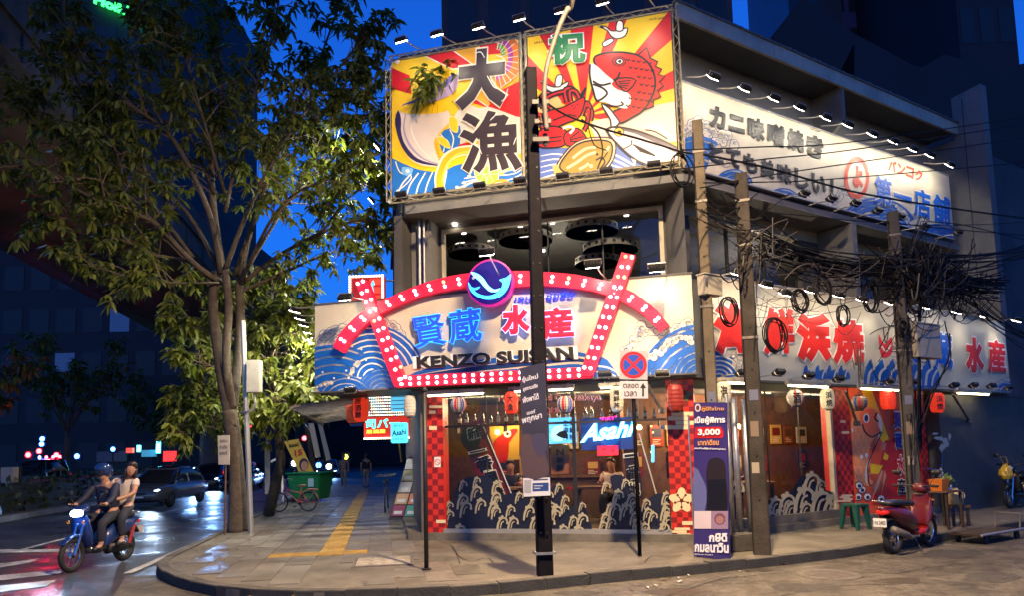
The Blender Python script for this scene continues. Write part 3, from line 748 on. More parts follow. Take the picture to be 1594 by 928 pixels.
# ================================================================== FLOODLIGHTS
_fl = {}
def floodlight(label, pos, aim, foot, lit, W, group, ang=105, col=(1, .84, .58), sz=1.0, name='floodlight', blend=.8):
    pos = Vector(pos); aim = Vector(aim); foot = Vector(foot)
    t = thing(name, label, 'floodlight', pos, group=group)
    q = (aim - pos).normalized().to_track_quat('-Z', 'Y').to_matrix().to_4x4(); Mx = Matrix.Translation(pos) @ q @ Matrix.Scale(sz, 4)
    mb = MB(); mb.box(-.11, .11, -.075, .075, -.025, .035, m_black, Mx)
    for i in range(5): mb.box(-.09 + i * .042, -.075 + i * .042, -.065, .065, .035, .055, m_black, Mx)
    mb.build('housing', t)
    mb = MB(); mb.box(-.098, .098, -.063, .063, -.034, -.0255, m_lampglass if lit else m_dlens, Mx); mb.build('lens', t)
    mb = MB(); mb.tube([foot, foot + (pos - foot) * .5, pos + q @ Vector((0, 0, .05))], .013, m_alu, 6); mb.build('arm', t)
    mb = MB(); mb.tube([Mx @ Vector((-.12, 0, 0)), Mx @ Vector((-.12, 0, .07)), Mx @ Vector((.12, 0, .07)), Mx @ Vector((.12, 0, 0))], .008, m_alu, 5); mb.build('yoke', t)
    if W: spot('floodlight_beam', pos - q.to_3x3() @ Vector((0, 0, .06)), aim, W, col, ang, blend, .05, t)
    return t
m_dlens = M('dark_lens', (.02, .02, .022), rough=.2, var=0)
ORD = ['first', 'second', 'third', 'fourth', 'fifth', 'sixth', 'seventh', 'eighth', 'ninth', 'tenth', 'eleventh']
for i, (x, y) in enumerate(((624.5, 62), (680, 52), (744.5, 41), (808, 28), (873, 16), (937.6, 3), (1005, -9))):
    n = .75; u, z = FC.at(x, y, n)
    floodlight('%s floodlight from the left on the top edge of the corner billboards' % ORD[i], FC.p(u, z, n), FC.p(u + .12, 8.2, 0), FC.p(u + .12, 9.66, .04), True, WBT, 'floodlights over the corner billboards', 95, (1, .86, .6))
for i, (x, y) in enumerate(((624.7, 303), (684, 297), (747, 288.5), (809.5, 281), (876, 274), (944, 265.6), (1018, 255.6))):
    n = .65; u, z = FC.at(x, y, n)
    floodlight('%s floodlight from the left along the foot of the corner billboards' % ORD[i], FC.p(u, z, n), FC.p(u, 7.9, 0), FC.p(u + .1, 6.56, .05), True, WBB, 'floodlights under the corner billboards', 100, (1, .92, .72))
for i, (x, y) in enumerate(((1110.6, 118), (1159, 136), (1205, 151.5), (1245, 166), (1286, 181.6), (1320, 193), (1358, 207.5), (1391, 219), (1420.6, 231), (1448, 240.5), (1478.6, 255.5))):
    n = .55; u, z = FB.at(x, y, n); u = min(u, 9.2)
    floodlight('%s floodlight from the corner above the cream upper side sign' % ORD[i], FB.p(u, z, n), FB.p(u, 7.7, .06), FB.p(u - .12, 8.3, -.7 if i % 3 == 9 else .02), True, WSB * (.8 + .09 * i), 'floodlights over the upper side sign', 178, (1, .86, .58), blend=.25)
for i, (x, y) in enumerate(((1252, 300), (1294.5, 308), (1332, 315), (1366, 327), (1401, 336), (1440, 352), (1491, 361))):
    n = .5; u, z = FB.at(x, y, n)
    floodlight('%s unlit floodlight from the left below the upper side sign' % ORD[i], FB.p(u, z, n), FB.p(u, 7.6, .0), FB.p(u - .1, 6.45, .02), False, 0, 'floodlights under the upper side sign')
for i, (x, y) in enumerate(((1150, 425), (1192.5, 442.7), (1222, 456), (1262, 452), (1305, 459.5), (1342, 467), (1386, 472), (1440, 478), (1490, 486), (1530, 492), (1583, 499))):
    n = .7; u, z = FB.at(x, y, n); z = min(z, 4.95)
    floodlight('%s floodlight from the corner above the long lower side sign' % ORD[i], FB.p(u, z, n), FB.p(u, 3.5, .15), FB.p(u - .08, 4.62, .12), True, WSL, 'floodlights over the lower side sign', 100, (1, .93, .78))
for i, (x, y) in enumerate(((1155, 581), (1212, 580), (1258.5, 585), (1305, 590), (1384, 594), (1421, 595), (1485, 600), (1515, 600), (1543, 601), (1569, 604))):
    n = .6; u, z = FB.at(x, y, n)
    floodlight('%s unlit floodlight from the corner below the long lower side sign' % ORD[i], FB.p(u, z, n), FB.p(u, 3.9, .0), FB.p(u, 2.84, .15), False, 0, 'floodlights under the lower side sign')
for i, (x, y) in enumerate(((538, 463), (758, 393), (923, 411), (1022.6, 416.7))):
    n = .85; u, z = FC.at(x, y, n)
    floodlight(('left end', 'beside the round fish badge', 'left of the tilted right post', 'right end')[i] and 'black floodlight above the arched front sign, ' + ('at its left end', 'over the fish badge', 'left of the tilted right post', 'at its right end')[i], FC.p(u, z, n), FC.p(u, 3.7, .15), FC.p(u + .15, 4.62, .1), True, WMQ[i], 'floodlights over the arched front sign', 115, (1, .87, .62), 1.2)
for i, (x, y) in enumerate(((546, 608), (941.7, 583), (1031, 582))):
    n = .7; u, z = FC.at(x, y, n)
    floodlight('black floodlight under the arched front sign, ' + ('at its far left', 'between the grey pole and the no-parking sign', 'at its right end')[i], FC.p(u, z, n), FC.p(u, 3.8, .15), FC.p(u, 2.84, .12), True, (6, 0, 7)[i], 'floodlights under the arched front sign', 110)
for i, (x, y) in enumerate(((459, 484), (467, 495.6), (473, 506), (478.5, 517), (483, 524.5), (487.6, 533))):
    Y = 14.8 + i * 1.5; p = ondepth(x, y, Y)
    floodlight('%s of the bright lamps in a row beside the left end of the front sign' % ORD[i], p, p + Vector((-.5, .3, -1.4)), p + Vector((.55, 0, .1)), True, 150, 'lamps along the left side canopy', 165, (1, .95, .8))
for i, (x, y) in enumerate(((588, 228), (577, 293), (578, 311))):
    p = ondepth(x, y, (15.2, 17.5, 18.6)[i])
    floodlight('bright lamp sticking out left of the billboard, ' + ('the highest', 'the middle', 'the lowest')[i] + ' of three', p, p + Vector((-.9, .1, -.8)), p + Vector((.5, .35, .05)), True, 240, 'lamps left of the billboard', 165, (1, .95, .8))

# ================================================================== CORNER BILLBOARDS
Z1 = lambda x, y: (600 + x / 3.4375, 50 + y / 3.4375)
Z2 = lambda x, y: (820 + x / 3.2, y / 3.2)
CRM = PR(236, 226, 200); YEL = PR(246, 200, 22); RED = PR(214, 28, 20); INK = PR(24, 18, 20); BLU = PR(38, 112, 190); DBL = PR(18, 62, 150); WHT = PR(240, 238, 228); BRN = PR(58, 46, 46)
bb1 = thing('billboard', 'left corner billboard with giant dark brush characters over fish and waves', 'billboard', FC.p(1.2, 6.6, 0))
bb2 = thing('billboard', 'right corner billboard with a red sea bream over yellow and red sun rays', 'billboard', FC.p(3.9, 6.6, 0))
E1 = (FC.at(612, 200)[0], FC.at(811, 190)[0], 6.70, 9.50); E2 = (FC.at(825.5, 190)[0], FC.at(1049.5, 140)[0], 6.70, 9.50)
for t, (u0, u1, z0, z1) in ((bb1, E1), (bb2, E2)):
    mb = MB(); mb.box(u0, u1, -.03, .05, z0, z1, CRM, mC); mb.build('panel', t)
# lattice frame round both
def truss(mb, a, b, off, w=.1, step=.17, r=.011, mat=None):
    mat = mat or m_rust; a = Vector(a); b = Vector(b); off = Vector(off).normalized() * w; L = (b - a).length; k = max(2, int(L / step))
    mb.tube([a, b], r * 1.3, mat, 5); mb.tube([a + off, b + off], r * 1.3, mat, 5)
    for i in range(k):
        p = a + (b - a) * (i / k); q = a + (b - a) * ((i + 1) / k)
        mb.tube([p if i % 2 else p + off, q + off if i % 2 else q], r * .8, mat, 4, cap=False)
m_truss = M('cream_lattice_steel', (.33, .28, .18), rough=.5, metal=.3, var=.4, scale=10)
for t, (u0, u1, z0, z1) in ((bb1, E1), (bb2, E2)):
    for nm, a, b, o in (('top_rail', (u0 - .06, z1 + .03), (u1 + .06, z1 + .03), (0, 0, 1)), ('bottom_rail', (u0 - .06, z0 - .03), (u1 + .06, z0 - .03), (0, 0, -1)), ('side_rail', (u0 - .03, z0 - .1), (u0 - .03, z1 + .1), None), ('side_rail', (u1 + .03, z0 - .1), (u1 + .03, z1 + .1), None)):
        mb = MB(); off = Vector(o) if o else FC.u * (-1 if a[0] < (u0 + u1) / 2 else 1)
        truss(mb, FC.p(a[0], a[1], .05), FC.p(b[0], b[1], .05), off, .1, m_truss and .16, .012, m_truss); mb.build(nm, t)
def burst(P, c, angs, L, mats):
    for i in range(len(angs) - 1):
        a0, a1 = R(angs[i]), R(angs[i + 1])
        P.poly([c, (c[0] + L * math.cos(a0), c[1] - L * math.sin(a0)), (c[0] + L * math.cos(a1), c[1] - L * math.sin(a1))], mats[i % len(mats)], up=(i == 0))
P = Print(FC, .052, Z1, E1)
P.rect(0, 0, 780, 930, YEL)
P.poly([(205, 122), (345, 85), (460, 165), (360, 197)], RED); P.line([(205, 122), (360, 197), (400, 190)], 7, CRM, 0)
P.poly([(345, 85), (480, 50), (500, 160), (455, 165)], PR(238, 168, 28)); P.line([(345, 85), (460, 165)], 6, CRM, 0)
P.poly([(480, 50), (620, 20), (640, 110), (540, 120)], RED); P.line([(480, 55), (540, 120)], 6, CRM, 0)
P.poly([(540, 345), (740, 250), (740, 480), (690, 470), (600, 420), (450, 372)], RED)
P.poly([(655, 200), (720, 170), (730, 255), (680, 275)], PR(238, 168, 28))
P.poly([(470, 345), (510, 290), (560, 380), (550, 398)], PR(238, 168, 28)); P.line([(470, 345), (550, 398)], 5, CRM, 0)
P.poly([(35, 190), (130, 230), (140, 330), (35, 300)], RED)
P.poly([(380, 430), (440, 385), (500, 405), (560, 400), (700, 450), (740, 470), (740, 640), (600, 640), (480, 560), (400, 600), (330, 560)], PR(226, 214, 196), 3)
P.poly([(290, 540), (340, 515), (400, 500), (400, 600), (420, 640), (340, 650), (300, 630)], BLU, 3); P.line([(290, 540), (320, 580), (310, 640)], 6, CRM); P.line([(345, 520), (365, 570), (350, 640)], 6, CRM)
P.poly([(395, 600), (470, 590), (460, 640), (400, 625)], PR(196, 30, 34), 2)
# sea
P.poly([(20, 690), (90, 700), (180, 735), (300, 745), (400, 705), (500, 735), (600, 765), (660, 740), (760, 690), (760, 930), (20, 930)], BLU, 3)
for k in range(6): P.line([(60 + k * 48, 905), (85 + k * 46, 820), (140 + k * 38, 755 - k * 3)], 7, CRM)
for k in range(4): P.line([(380 + k * 14, 860 - k * 26), (480 + k * 30, 800 - k * 14), (620 + k * 34, 825 - k * 34), (750, 780 - k * 34)], 6, CRM)
P.line([(55, 690), (80, 750), (140, 770), (110, 815), (60, 850)], 6, CRM); P.poly([(90, 720), (150, 730), (130, 765), (95, 760)], PR(120, 180, 225), 2)
for x, y in ((385, 830), (422, 805), (120, 742), (450, 770)): P.circ((x, y), 11, CRM, 8)
# big pale fish curling through the left half
fish = [(62, 430), (120, 398), (250, 396), (330, 415), (348, 470), (300, 525), (262, 580), (275, 650), (312, 705), (285, 718), (200, 712), (130, 672), (86, 592), (68, 500)]
P.poly([(x + (8 if x > 200 else -6), y + 6) for x, y in fish], PR(240, 196, 60), 4); P.poly(fish, PR(222, 206, 190), 4)
P.line([(70, 420), (72, 520), (100, 610), (170, 685), (300, 716)], [4, 22, 32, 32, 24, 22, 20, 20, 22, 22, 24, 22, 20, 16, 12, 8, 4][:17], PR(48, 40, 84), 4)
P.line([(112, 425), (100, 520), (135, 610), (210, 680), (300, 708)], 13, PR(168, 152, 176), 4, taper=.6)
P.line([(150, 430), (140, 520), (180, 610), (250, 680)], 9, PR(238, 228, 214), 4, taper=.7)
P.poly([(85, 392), (170, 360), (285, 300), (370, 222), (392, 250), (370, 320), (290, 362), (190, 388)], PR(186, 164, 204), 3); P.poly([(85, 392), (170, 356), (285, 290), (370, 215), (330, 290), (240, 345), (160, 380)], PR(88, 78, 160), 3)
P.poly([(66, 408), (160, 378), (270, 388), (332, 418), (250, 436), (120, 436)], YEL, 3)
for k in range(7): P.line([(100 + k * 30, 432), (150 + k * 22, 385)], 3, PR(206, 150, 20), 0, up=(k == 0))
for pts in ([(275, 555), (330, 575), (348, 622), (298, 600)], [(342, 455), (385, 465), (388, 535), (352, 520)]):
    P.poly(pts, YEL, 3); P.line(pts, 3, CRM, 3, True)
for k in range(6): P.poly([(262 + k * 4, 590 + k * 17), (285 + k * 4, 598 + k * 17), (266 + k * 5, 608 + k * 17)], PR(240, 180, 30), up=(k == 0))
# yellow claw, turtle, shellfish
P.line([(462, 630), (390, 640), (330, 675), (300, 740), (290, 800), (305, 880)], 52, CRM, 5); P.line([(458, 632), (390, 642), (332, 680), (302, 745), (292, 800), (306, 880)], 38, PR(240, 176, 24), 5); P.line([(440, 640), (385, 655), (340, 695), (316, 750), (306, 800)], 9, PR(250, 212, 80), 5)
tu = [(478, 738), (515, 718), (580, 718), (608, 760), (590, 812), (540, 822), (494, 790)]
P.poly(tu, PR(150, 204, 60), 3); P.line(tu, 5, CRM, 3, True)
for a, b in (((515, 720), (530, 760)), ((580, 720), (560, 758)), ((530, 760), (560, 758)), ((530, 760), (510, 800)), ((560, 758), (580, 805)), ((490, 765), (530, 760)), ((560, 758), (605, 760)), ((545, 790), (530, 760)), ((545, 790), (560, 758)), ((545, 790), (545, 820))): P.line([a, b], 3.5, CRM, 0, up=False)
P.poly([(520, 850), (560, 815), (620, 785), (670, 805), (700, 840), (600, 860)], PR(238, 150, 30), 3); P.line([(550, 845), (600, 805), (660, 815)], 4, CRM)
lob = [(600, 30), (665, 50), (700, 110), (690, 200), (600, 275)]
P.line(lob, 62, CRM, 5); P.line(lob, 56, PR(232, 120, 30), 5); P.line([(610, 45), (650, 65), (672, 120), (655, 195), (590, 250)], 26, PR(176, 60, 150), 5); P.line([(600, 70), (628, 90), (630, 125)], 20, PR(96, 170, 60), 4); P.line([(620, 190), (575, 225)], 20, PR(96, 170, 60), 0)
for k in range(13):
    a = R(78 - k * 14); c = (590, 150); P.line([(c[0] + 42 * math.cos(a), c[1] - 55 * math.sin(a)), (c[0] + 128 * math.cos(a), c[1] - 150 * math.sin(a))], 4, CRM, 0, up=(k == 0))
P.circ((66, 158), 13, CRM, n=12)
P.build('sea_life_print', bb1)
def brush(parent, txt, F, n, TL, TR, BL, ink, Z, bold=.05, out=None, ob=.085, name='lettering', depth=.006, shine=None):
    if out is not None:
        mb = MB(); lettering(mb, txt, F, n, TL, TR, BL, out, ob, depth, Z=Z, pad=(ob - bold) * .9); o2 = mb.build('outline', None); 
    mb = MB(); lettering(mb, txt, F, n + (depth if out is not None else 0) + .0008, TL, TR, BL, ink, bold, depth, Z=Z); o = mb.build(name, parent)
    if out is not None: o2.parent = o; o2.data.transform(WM[parent].inverted()); WM[o2] = WM[parent]
    return o
nb_ = .052 + .0004 * (P.k + 5)
brush(bb1, '大', FC, nb_, (378, 105), (655, 68), (372, 425), BRN, Z1, .075, CRM, .105)
brush(bb1, '漁', FC, nb_, (392, 432), (722, 400), (400, 760), BRN, Z1, .03, CRM, .058)
mb = MB()
P = Print(FC, nb_ + .016, Z1)
for pts in ([(478, 112), (510, 104), (530, 135)], [(592, 122), (625, 132), (638, 152)], [(545, 232), (580, 290), (610, 300)], [(655, 300), (640, 350), (620, 368)], [(430, 475), (455, 500)], [(500, 615), (515, 650)], [(700, 560), (685, 600)], [(590, 440), (560, 470)]): P.line(pts, 6, WHT, 3, up=False, taper=.5)
P.build('highlight_print', bb1)

P = Print(FC, .052, Z2, E2)
P.rect(-20, 0, 800, 950, YEL); C2 = (285, 575)
burst(P, C2, (-12, 8, 17, 27, 41, 51, 66, 75, 84, 99, 109, 119, 133, 150, 170, 190), 900, (RED, YEL, RED, YEL, RED, YEL, RED, YEL, RED, YEL, RED, YEL, RED, YEL, RED))
P.poly([(330, 600), (480, 575), (760, 500), (760, 700), (400, 720), (330, 660)], PR(224, 208, 190), 2)
P.poly([(60, 480), (150, 470), (170, 540), (60, 560)], PR(232, 196, 120), 2)
P.poly([(0, 740), (90, 725), (200, 735), (300, 690), (400, 690), (470, 740), (560, 800), (760, 850), (760, 960), (0, 960)], PR(86, 110, 176), 3)
for k in range(5): P.line([(70, 775 + k * 28), (150, 765 + k * 26), (230, 790 + k * 26), (330, 860 + k * 14)], 9, CRM, 4, taper=.6)
for k in range(3): P.line([(420, 760 + k * 30), (480, 790 + k * 26), (580, 850 + k * 20)], 12, PR(196, 200, 216), 4, taper=.5)
P.line([(585, 640), (640, 625), (690, 660), (735, 690)], 26, PR(232, 226, 214), 4, taper=.8); P.line([(590, 645), (640, 655), (700, 690)], 3, INK, 4)
# cranes
def crane(pts, wing, tail):
    for q in (pts, wing, tail): P.poly(q, WHT, 3); P.line(q, 3, INK, 3, True)
crane([(358, 130), (395, 132), (420, 152), (460, 150), (502, 138), (490, 178), (450, 192), (420, 178), (400, 150)], [(445, 150), (452, 104), (478, 108), (478, 150)], [(378, 212), (420, 190), (432, 205), (388, 232)])
crane([(70, 402), (110, 425), (150, 432), (208, 405), (190, 445), (150, 462), (105, 448)], [(142, 428), (150, 378), (178, 376), (172, 425)], [(80, 470), (110, 455), (115, 470), (90, 490)])
# spiny lobster
legs = [[(200, 510), (190, 450), (225, 440), (250, 470)], [(220, 505), (215, 455), (245, 455), (262, 488)], [(120, 540), (90, 500), (130, 470), (185, 455)], [(280, 560), (300, 510), (325, 560), (318, 600)], [(290, 580), (310, 540), (300, 620), (285, 650)], [(80, 540), (75, 480), (110, 460)]]
for q in legs: P.line(q, 13, INK, 4); P.line(q, 9, PR(206, 26, 22), 4)
for q in ([(70, 580), (120, 548), (180, 535), (250, 500), (288, 485), (282, 540), (255, 590), (200, 612), (130, 640), (70, 640)], [(60, 655), (130, 628), (200, 655), (190, 720), (130, 735), (60, 728)], [(190, 665), (255, 640), (298, 690), (290, 722), (200, 725)]): P.oline(q, PR(210, 22, 18), 4, INK, 3)
for a, b in (((215, 690), (262, 655)), ((215, 697), (285, 680)), ((215, 705), (290, 705)), ((85, 690), (175, 680)), ((90, 710), (175, 700)), ((130, 600), (210, 570)), ((210, 570), (250, 580))): P.line([a, b], 3.5, INK, 0, up=False)
P.poly([(262, 478), (292, 432), (300, 440), (280, 492)], INK); P.line([(180, 640), (210, 630), (235, 640), (215, 665)], 12, WHT, 3); 
for x, y in ((225, 525), (240, 530), (232, 540), (250, 520)): P.line([(x, y), (x + 8, y + 4)], 3, INK, 0, up=False)
# sea bream
dors = [(550, 278), (598, 238), (615, 290), (652, 308), (642, 332), (672, 345), (655, 372), (688, 380), (660, 410), (682, 428), (652, 452), (668, 482), (630, 498), (632, 530), (585, 548), (560, 500), (600, 400), (590, 320)]
P.poly(dors, PR(216, 40, 24)); P.line(dors, 4, INK, 0, True)
body = [(338, 288), (372, 270), (430, 261), (500, 264), (560, 279), (608, 318), (634, 370), (640, 430), (620, 490), (580, 550), (520, 588), (462, 612), (432, 560), (470, 530), (420, 430), (345, 325)]
P.poly(body, PR(222, 34, 20), 4); P.line(body, 5, INK, 4, True)
P.oline([(372, 516), (412, 540), (440, 575), (462, 612), (424, 640), (418, 600), (395, 560)], WHT, 4, INK, 3)
belly = [(316, 320), (348, 328), (396, 372), (432, 402), (424, 420), (452, 446), (506, 464), (520, 500), (500, 540), (440, 530), (395, 510), (352, 502), (332, 452), (315, 380)]
P.poly(belly, WHT, 3); P.line([(316, 320), (315, 380), (332, 452), (352, 502), (400, 470), (380, 440), (330, 420)], 5, INK, 4); P.line([(330, 405), (370, 425), (420, 415)], 5, INK, 4); P.line([(372, 516), (440, 530), (480, 522), (470, 508)], 4, INK, 4)
P.line([(432, 402), (455, 385), (465, 360)], 5, INK, 4)
P.circ((460, 307), 36, INK, 26, n=20); P.circ((460, 307), 31, PR(190, 24, 18), 22, n=20); P.circ((462, 307), 22, INK, 17, n=18); P.circ((463, 307), 15, WHT, 11, n=16); P.circ((464, 307), 9, INK, 8, n=12)
pec = [(440, 402), (490, 388), (546, 402), (500, 458), (470, 440)]; P.oline(pec, PR(206, 34, 24), 4, INK, 2)
for k in range(4): P.line([(455 + k * 4, 408 + k * 8), (520 - k * 6, 402 + k * 14)], 3, INK, 0, up=False)
for r_ in range(7):
    for k in range(5):
        x = 505 + k * 27 + (r_ % 2) * 13; y = 300 + r_ * 38 + k * 4
        if (x - 500) ** 2 / 150 ** 2 + (y - 420) ** 2 / 170 ** 2 < 1 and not (430 < x < 555 and 370 < y < 470): P.line([(x - 9, y - 5), (x, y + 4), (x + 9, y - 5)], 3, INK, 3, up=False)
# flounder
fl = [(165, 832), (192, 780), (250, 722), (332, 700), (420, 712), (418, 792), (362, 852), (272, 872), (200, 862)]
c0 = (300, 790); P.poly([(c0[0] + (x - c0[0]) * 1.13, c0[1] + (y - c0[1]) * 1.16) for x, y in fl], PR(228, 186, 150), 4); P.line([(c0[0] + (x - c0[0]) * 1.13, c0[1] + (y - c0[1]) * 1.16) for x, y in fl], 3, INK, 4, True)
P.poly([(130, 825), (170, 830), (200, 862), (150, 885), (138, 860)], PR(196, 160, 84), 2); P.oline(fl, PR(150, 122, 44), 4, INK, 4)
for q in ([(230, 790), (260, 765), (300, 740), (345, 735)], [(200, 840), (250, 810), (300, 775), (345, 760)], [(262, 845), (290, 830), (310, 815)], [(395, 760), (412, 730)]): P.line(q, 13, PR(228, 190, 148), 3)
P.circ((322, 828), 10, PR(228, 190, 148), n=10); P.line([(345, 800), (375, 785), (390, 810), (372, 835)], 4, INK, 3); P.circ((352, 770), 7, INK, n=8)
# mackerel
mk = [(394, 648), (440, 634), (545, 655), (650, 700), (770, 762), (770, 852), (640, 838), (560, 806), (500, 764), (450, 716), (422, 686)]
P.poly(mk, PR(226, 214, 204), 3); P.poly([(430, 636), (545, 648), (660, 690), (770, 745), (770, 776), (650, 716), (540, 668), (470, 650)], PR(92, 84, 96), 2); P.line([(470, 655), (560, 690), (660, 740), (770, 800)], 14, PR(196, 168, 178), 4)
P.line([(394, 648), (422, 686), (450, 716), (500, 764), (560, 806), (650, 840)], 5, INK, 4); P.line([(394, 648), (440, 634), (545, 652), (660, 694), (770, 748)], 5, INK, 4); P.line([(394, 648), (412, 656)], 5, INK, 0)
P.circ((460, 660), 25, INK, 23, n=18); P.circ((460, 660), 21, PR(240, 190, 40), 19, n=18); P.circ((462, 660), 11, INK, 10, n=12); P.line([(480, 745), (522, 722), (520, 700)], 3, INK, 3)
for k in range(4): P.line([(530 + k * 10, 722 + k * 10), (590 + k * 6, 750 + k * 6), (640, 778)], 4, INK, 3, up=False)
P.poly([(520, 790), (545, 800), (540, 832)], PR(214, 200, 190)); 
P.build('sea_life_print', bb2)
nb_ = .052 + .0004 * (P.k + 5)
brush(bb2, '祝', FC, nb_, (104, 165), (290, 150), (108, 325), PR(28, 122, 62), Z2, .045, WHT, .085)
mb = MB(); lettering(mb, 'เคนโซ ซุยซัน', FC, .06, (610, 88), (692, 80), (610, 102), PR(120, 96, 30), .02, .003, Z=Z2); lettering(mb, 'เคนโซ', FC, .06, (38, 202), (98, 194), (38, 216), PR(120, 60, 20), .02, .003, Z=Z2); mb.build('small_lettering', bb2)
# ================================================================== ARCHED FRONT SIGN (marquee)
Z5 = lambda x, y: (480 + x / 4.219, 400 + y / 4.219)
Z6 = lambda x, y: (780 + x / 3.866, 380 + y / 3.866)
P5 = lambda *a: [Z5(*p) for p in a]
P6 = lambda *a: [Z6(*p) for p in a]
mq = thing('front_sign', 'cream restaurant front sign with a red bulb-lit arch and blue waves', 'sign', FC.p(1.9, 2.87, .1))
MQ = (-1.79, 5.5, 2.88, 4.61)
mb = MB(); mb.box(MQ[0], MQ[1], 0.0, .148, MQ[2], MQ[3], m_board, mC); mb.build('board', mq)
mb = MB(); mb.box(MQ[0] - .03, MQ[1] + .02, -.02, .17, MQ[3], MQ[3] + .03, m_dgrey, mC); mb.box(MQ[0] - .03, MQ[1] + .02, -.02, .17, MQ[2] - .03, MQ[2], m_dgrey, mC); mb.build('trim', mq)
mb = MB(); mb.box(MQ[0], 0.1, -1.4, -.02, 2.86, 2.92, m_black, mC); mb.box(MQ[0], MQ[0] + .06, -1.4, -.0, 2.9, 4.5, m_dgrey, mC); mb.build('canopy_underside', mq)
m_bprint = PR(16, 84, 168); m_dprint = PR(14, 44, 100); m_cprint = M('cream_print', (.64, .58, .46), rough=.45, var=.04)
def fan(P, c, rmax, a0, a1, n, blue=None, rmin=0.0, w=.24, ry=1.0):
    """a wave: sector of blue with pale concentric stripes"""
    blue = blue or m_bprint
    pts = [(c[0] + rmax * math.cos(R(a0 + (a1 - a0) * i / 20)), c[1] - rmax * ry * math.sin(R(a0 + (a1 - a0) * i / 20))) for i in range(21)]
    P.poly(pts + [c], blue)
    for k in range(n):
        r = rmin + (rmax - rmin) * (k + .5) / n
        P.arc(c, r, a0, a1, (rmax - rmin) / n * w, m_cprint, r * ry, up=(k == 0))
def foam(P, path, r, k=6, rim=1.6, seed=3):
    rnd = random.Random(seed); pts = smooth(path, k, False); cs = [(x + rnd.uniform(-r, r) * .5, y + rnd.uniform(-r, r) * .5, r * rnd.uniform(.55, 1.15)) for x, y in pts]
    for i, (x, y, q) in enumerate(cs): P.circ((x, y), q + rim, m_dprint, n=12, up=(i == 0))
    for i, (x, y, q) in enumerate(cs): P.circ((x, y), q, m_cprint, n=12, up=(i == 0))
    for i, (x, y, q) in enumerate(cs):
        if i % 2: P.arc((x, y), q * .55, 20, 290, rim * .8, m_bprint, n=8, up=(i == 1))
P = Print(FC, .150, Z5, MQ)
foam(P, [(500, 415), (560, 450), (600, 500), (640, 590), (660, 650)], 22, 5, 4); foam(P, [(480, 460), (520, 520), (560, 560)], 22, 4, 4, 5)
fan(P, (420, 800), 350, 20, 175, 9)
foam(P, [(60, 600), (90, 545), (150, 490), (220, 480), (300, 500)], 26, 6, 4); foam(P, [(100, 700), (140, 640), (170, 560), (240, 510)], 20, 6, 4, 6)
fan(P, (170, 1000), 420, 62, 130, 8); fan(P, (490, 905), 175, 5, 180, 6); fan(P, (250, 985), 200, 20, 165, 6)
foam(P, [(270, 790), (300, 730), (340, 700)], 16, 4, 3, 8); foam(P, [(60, 860), (150, 830)], 14, 4, 3, 9)
for x, y in ((350, 610), (290, 590), (380, 680), (440, 500), (320, 720), (170, 800), (95, 760), (250, 750)): P.circ((x, y), 7, m_cprint, n=10, up=False)
P.build('wave_print', mq)
P = Print(FC, .150, Z6, MQ)
foam(P, [(740, 640), (790, 600), (850, 500), (830, 560), (900, 520), (980, 520), (1060, 500), (1130, 480)], 24, 4, 4)
fan(P, (1230, 900), 420, 75, 178, 9)
foam(P, [(890, 690), (950, 650), (1010, 600), (1080, 560), (1150, 590)], 22, 5, 4, 4); fan(P, (1190, 850), 170, 60, 180, 6, ry=1.25)
P.poly([(560, 810), (580, 690), (640, 700), (700, 790), (690, 810)], m_bprint, 2); P.line([(560, 735), (640, 745), (700, 775)], 10, m_cprint); P.line([(555, 770), (640, 775), (690, 800)], 8, m_cprint)
P.build('wave_print', mq)
P = Print(FC, .1502, None, MQ)
for i in range(3):
    P.line([(626 + i * 6, 594), (660, 579 + i * 7), (740, 566 + i * 9), (830, 556 + i * 10), (900, 552 + i * 9), (925, 562 + i * 9)], 9 - i, m_bprint if i % 2 == 0 else m_dprint, 4, taper=.5)
P.build('band_print', mq)
# red bulb frame: arch, two tilted posts, bottom bar
arch_out = P5((160, 592), (200, 512), (250, 455), (320, 385), (430, 312), (540, 262), (640, 216), (750, 172), (850, 142), (950, 120), (1040, 106)) + P6((75, 160), (180, 160), (265, 166), (380, 174), (450, 182), (540, 200), (640, 222), (740, 265), (800, 292), (870, 345), (940, 402), (1012, 490))
arch_in = P5((225, 632), (270, 556), (330, 492), (400, 425), (470, 378), (560, 336), (650, 296), (750, 258), (850, 232), (950, 213), (1050, 202)) + P6((75, 258), (180, 252), (270, 250), (380, 258), (480, 270), (560, 286), (640, 308), (720, 345), (800, 390), (860, 432), (910, 480), (958, 530))
def uzp(pts, n): return [FC.at(x, y, n) for x, y in pts]
def slab(name, poly, n0, n1, mat, parent):
    mb = MB(); mb.prism([FC.p(u, z, n0) for u, z in poly], FC.n * (n1 - n0), mat); return mb.build(name, parent)
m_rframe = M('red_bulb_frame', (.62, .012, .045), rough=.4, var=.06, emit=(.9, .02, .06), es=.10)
arch = slab('arch', uzp(arch_out + arch_in[::-1], .3), .16, .30, m_rframe, mq)
postL = slab('tilted_post', uzp(P5((305, 158), (378, 150), (620, 785), (612, 862), (565, 858)), .33), .16, .335, m_rframe, mq)
postR = slab('tilted_post', uzp(P6((725, 48), (808, 66), (550, 795), (480, 800), (485, 748)), .33), .16, .335, m_rframe, mq)
bar = slab('bottom_bar', uzp(P5((600, 784), (1350, 750)) + P6((100, 762), (485, 746), (545, 808), (100, 834)) + P5((1350, 826), (612, 858)), .3), .155, .315, m_rframe, mq)
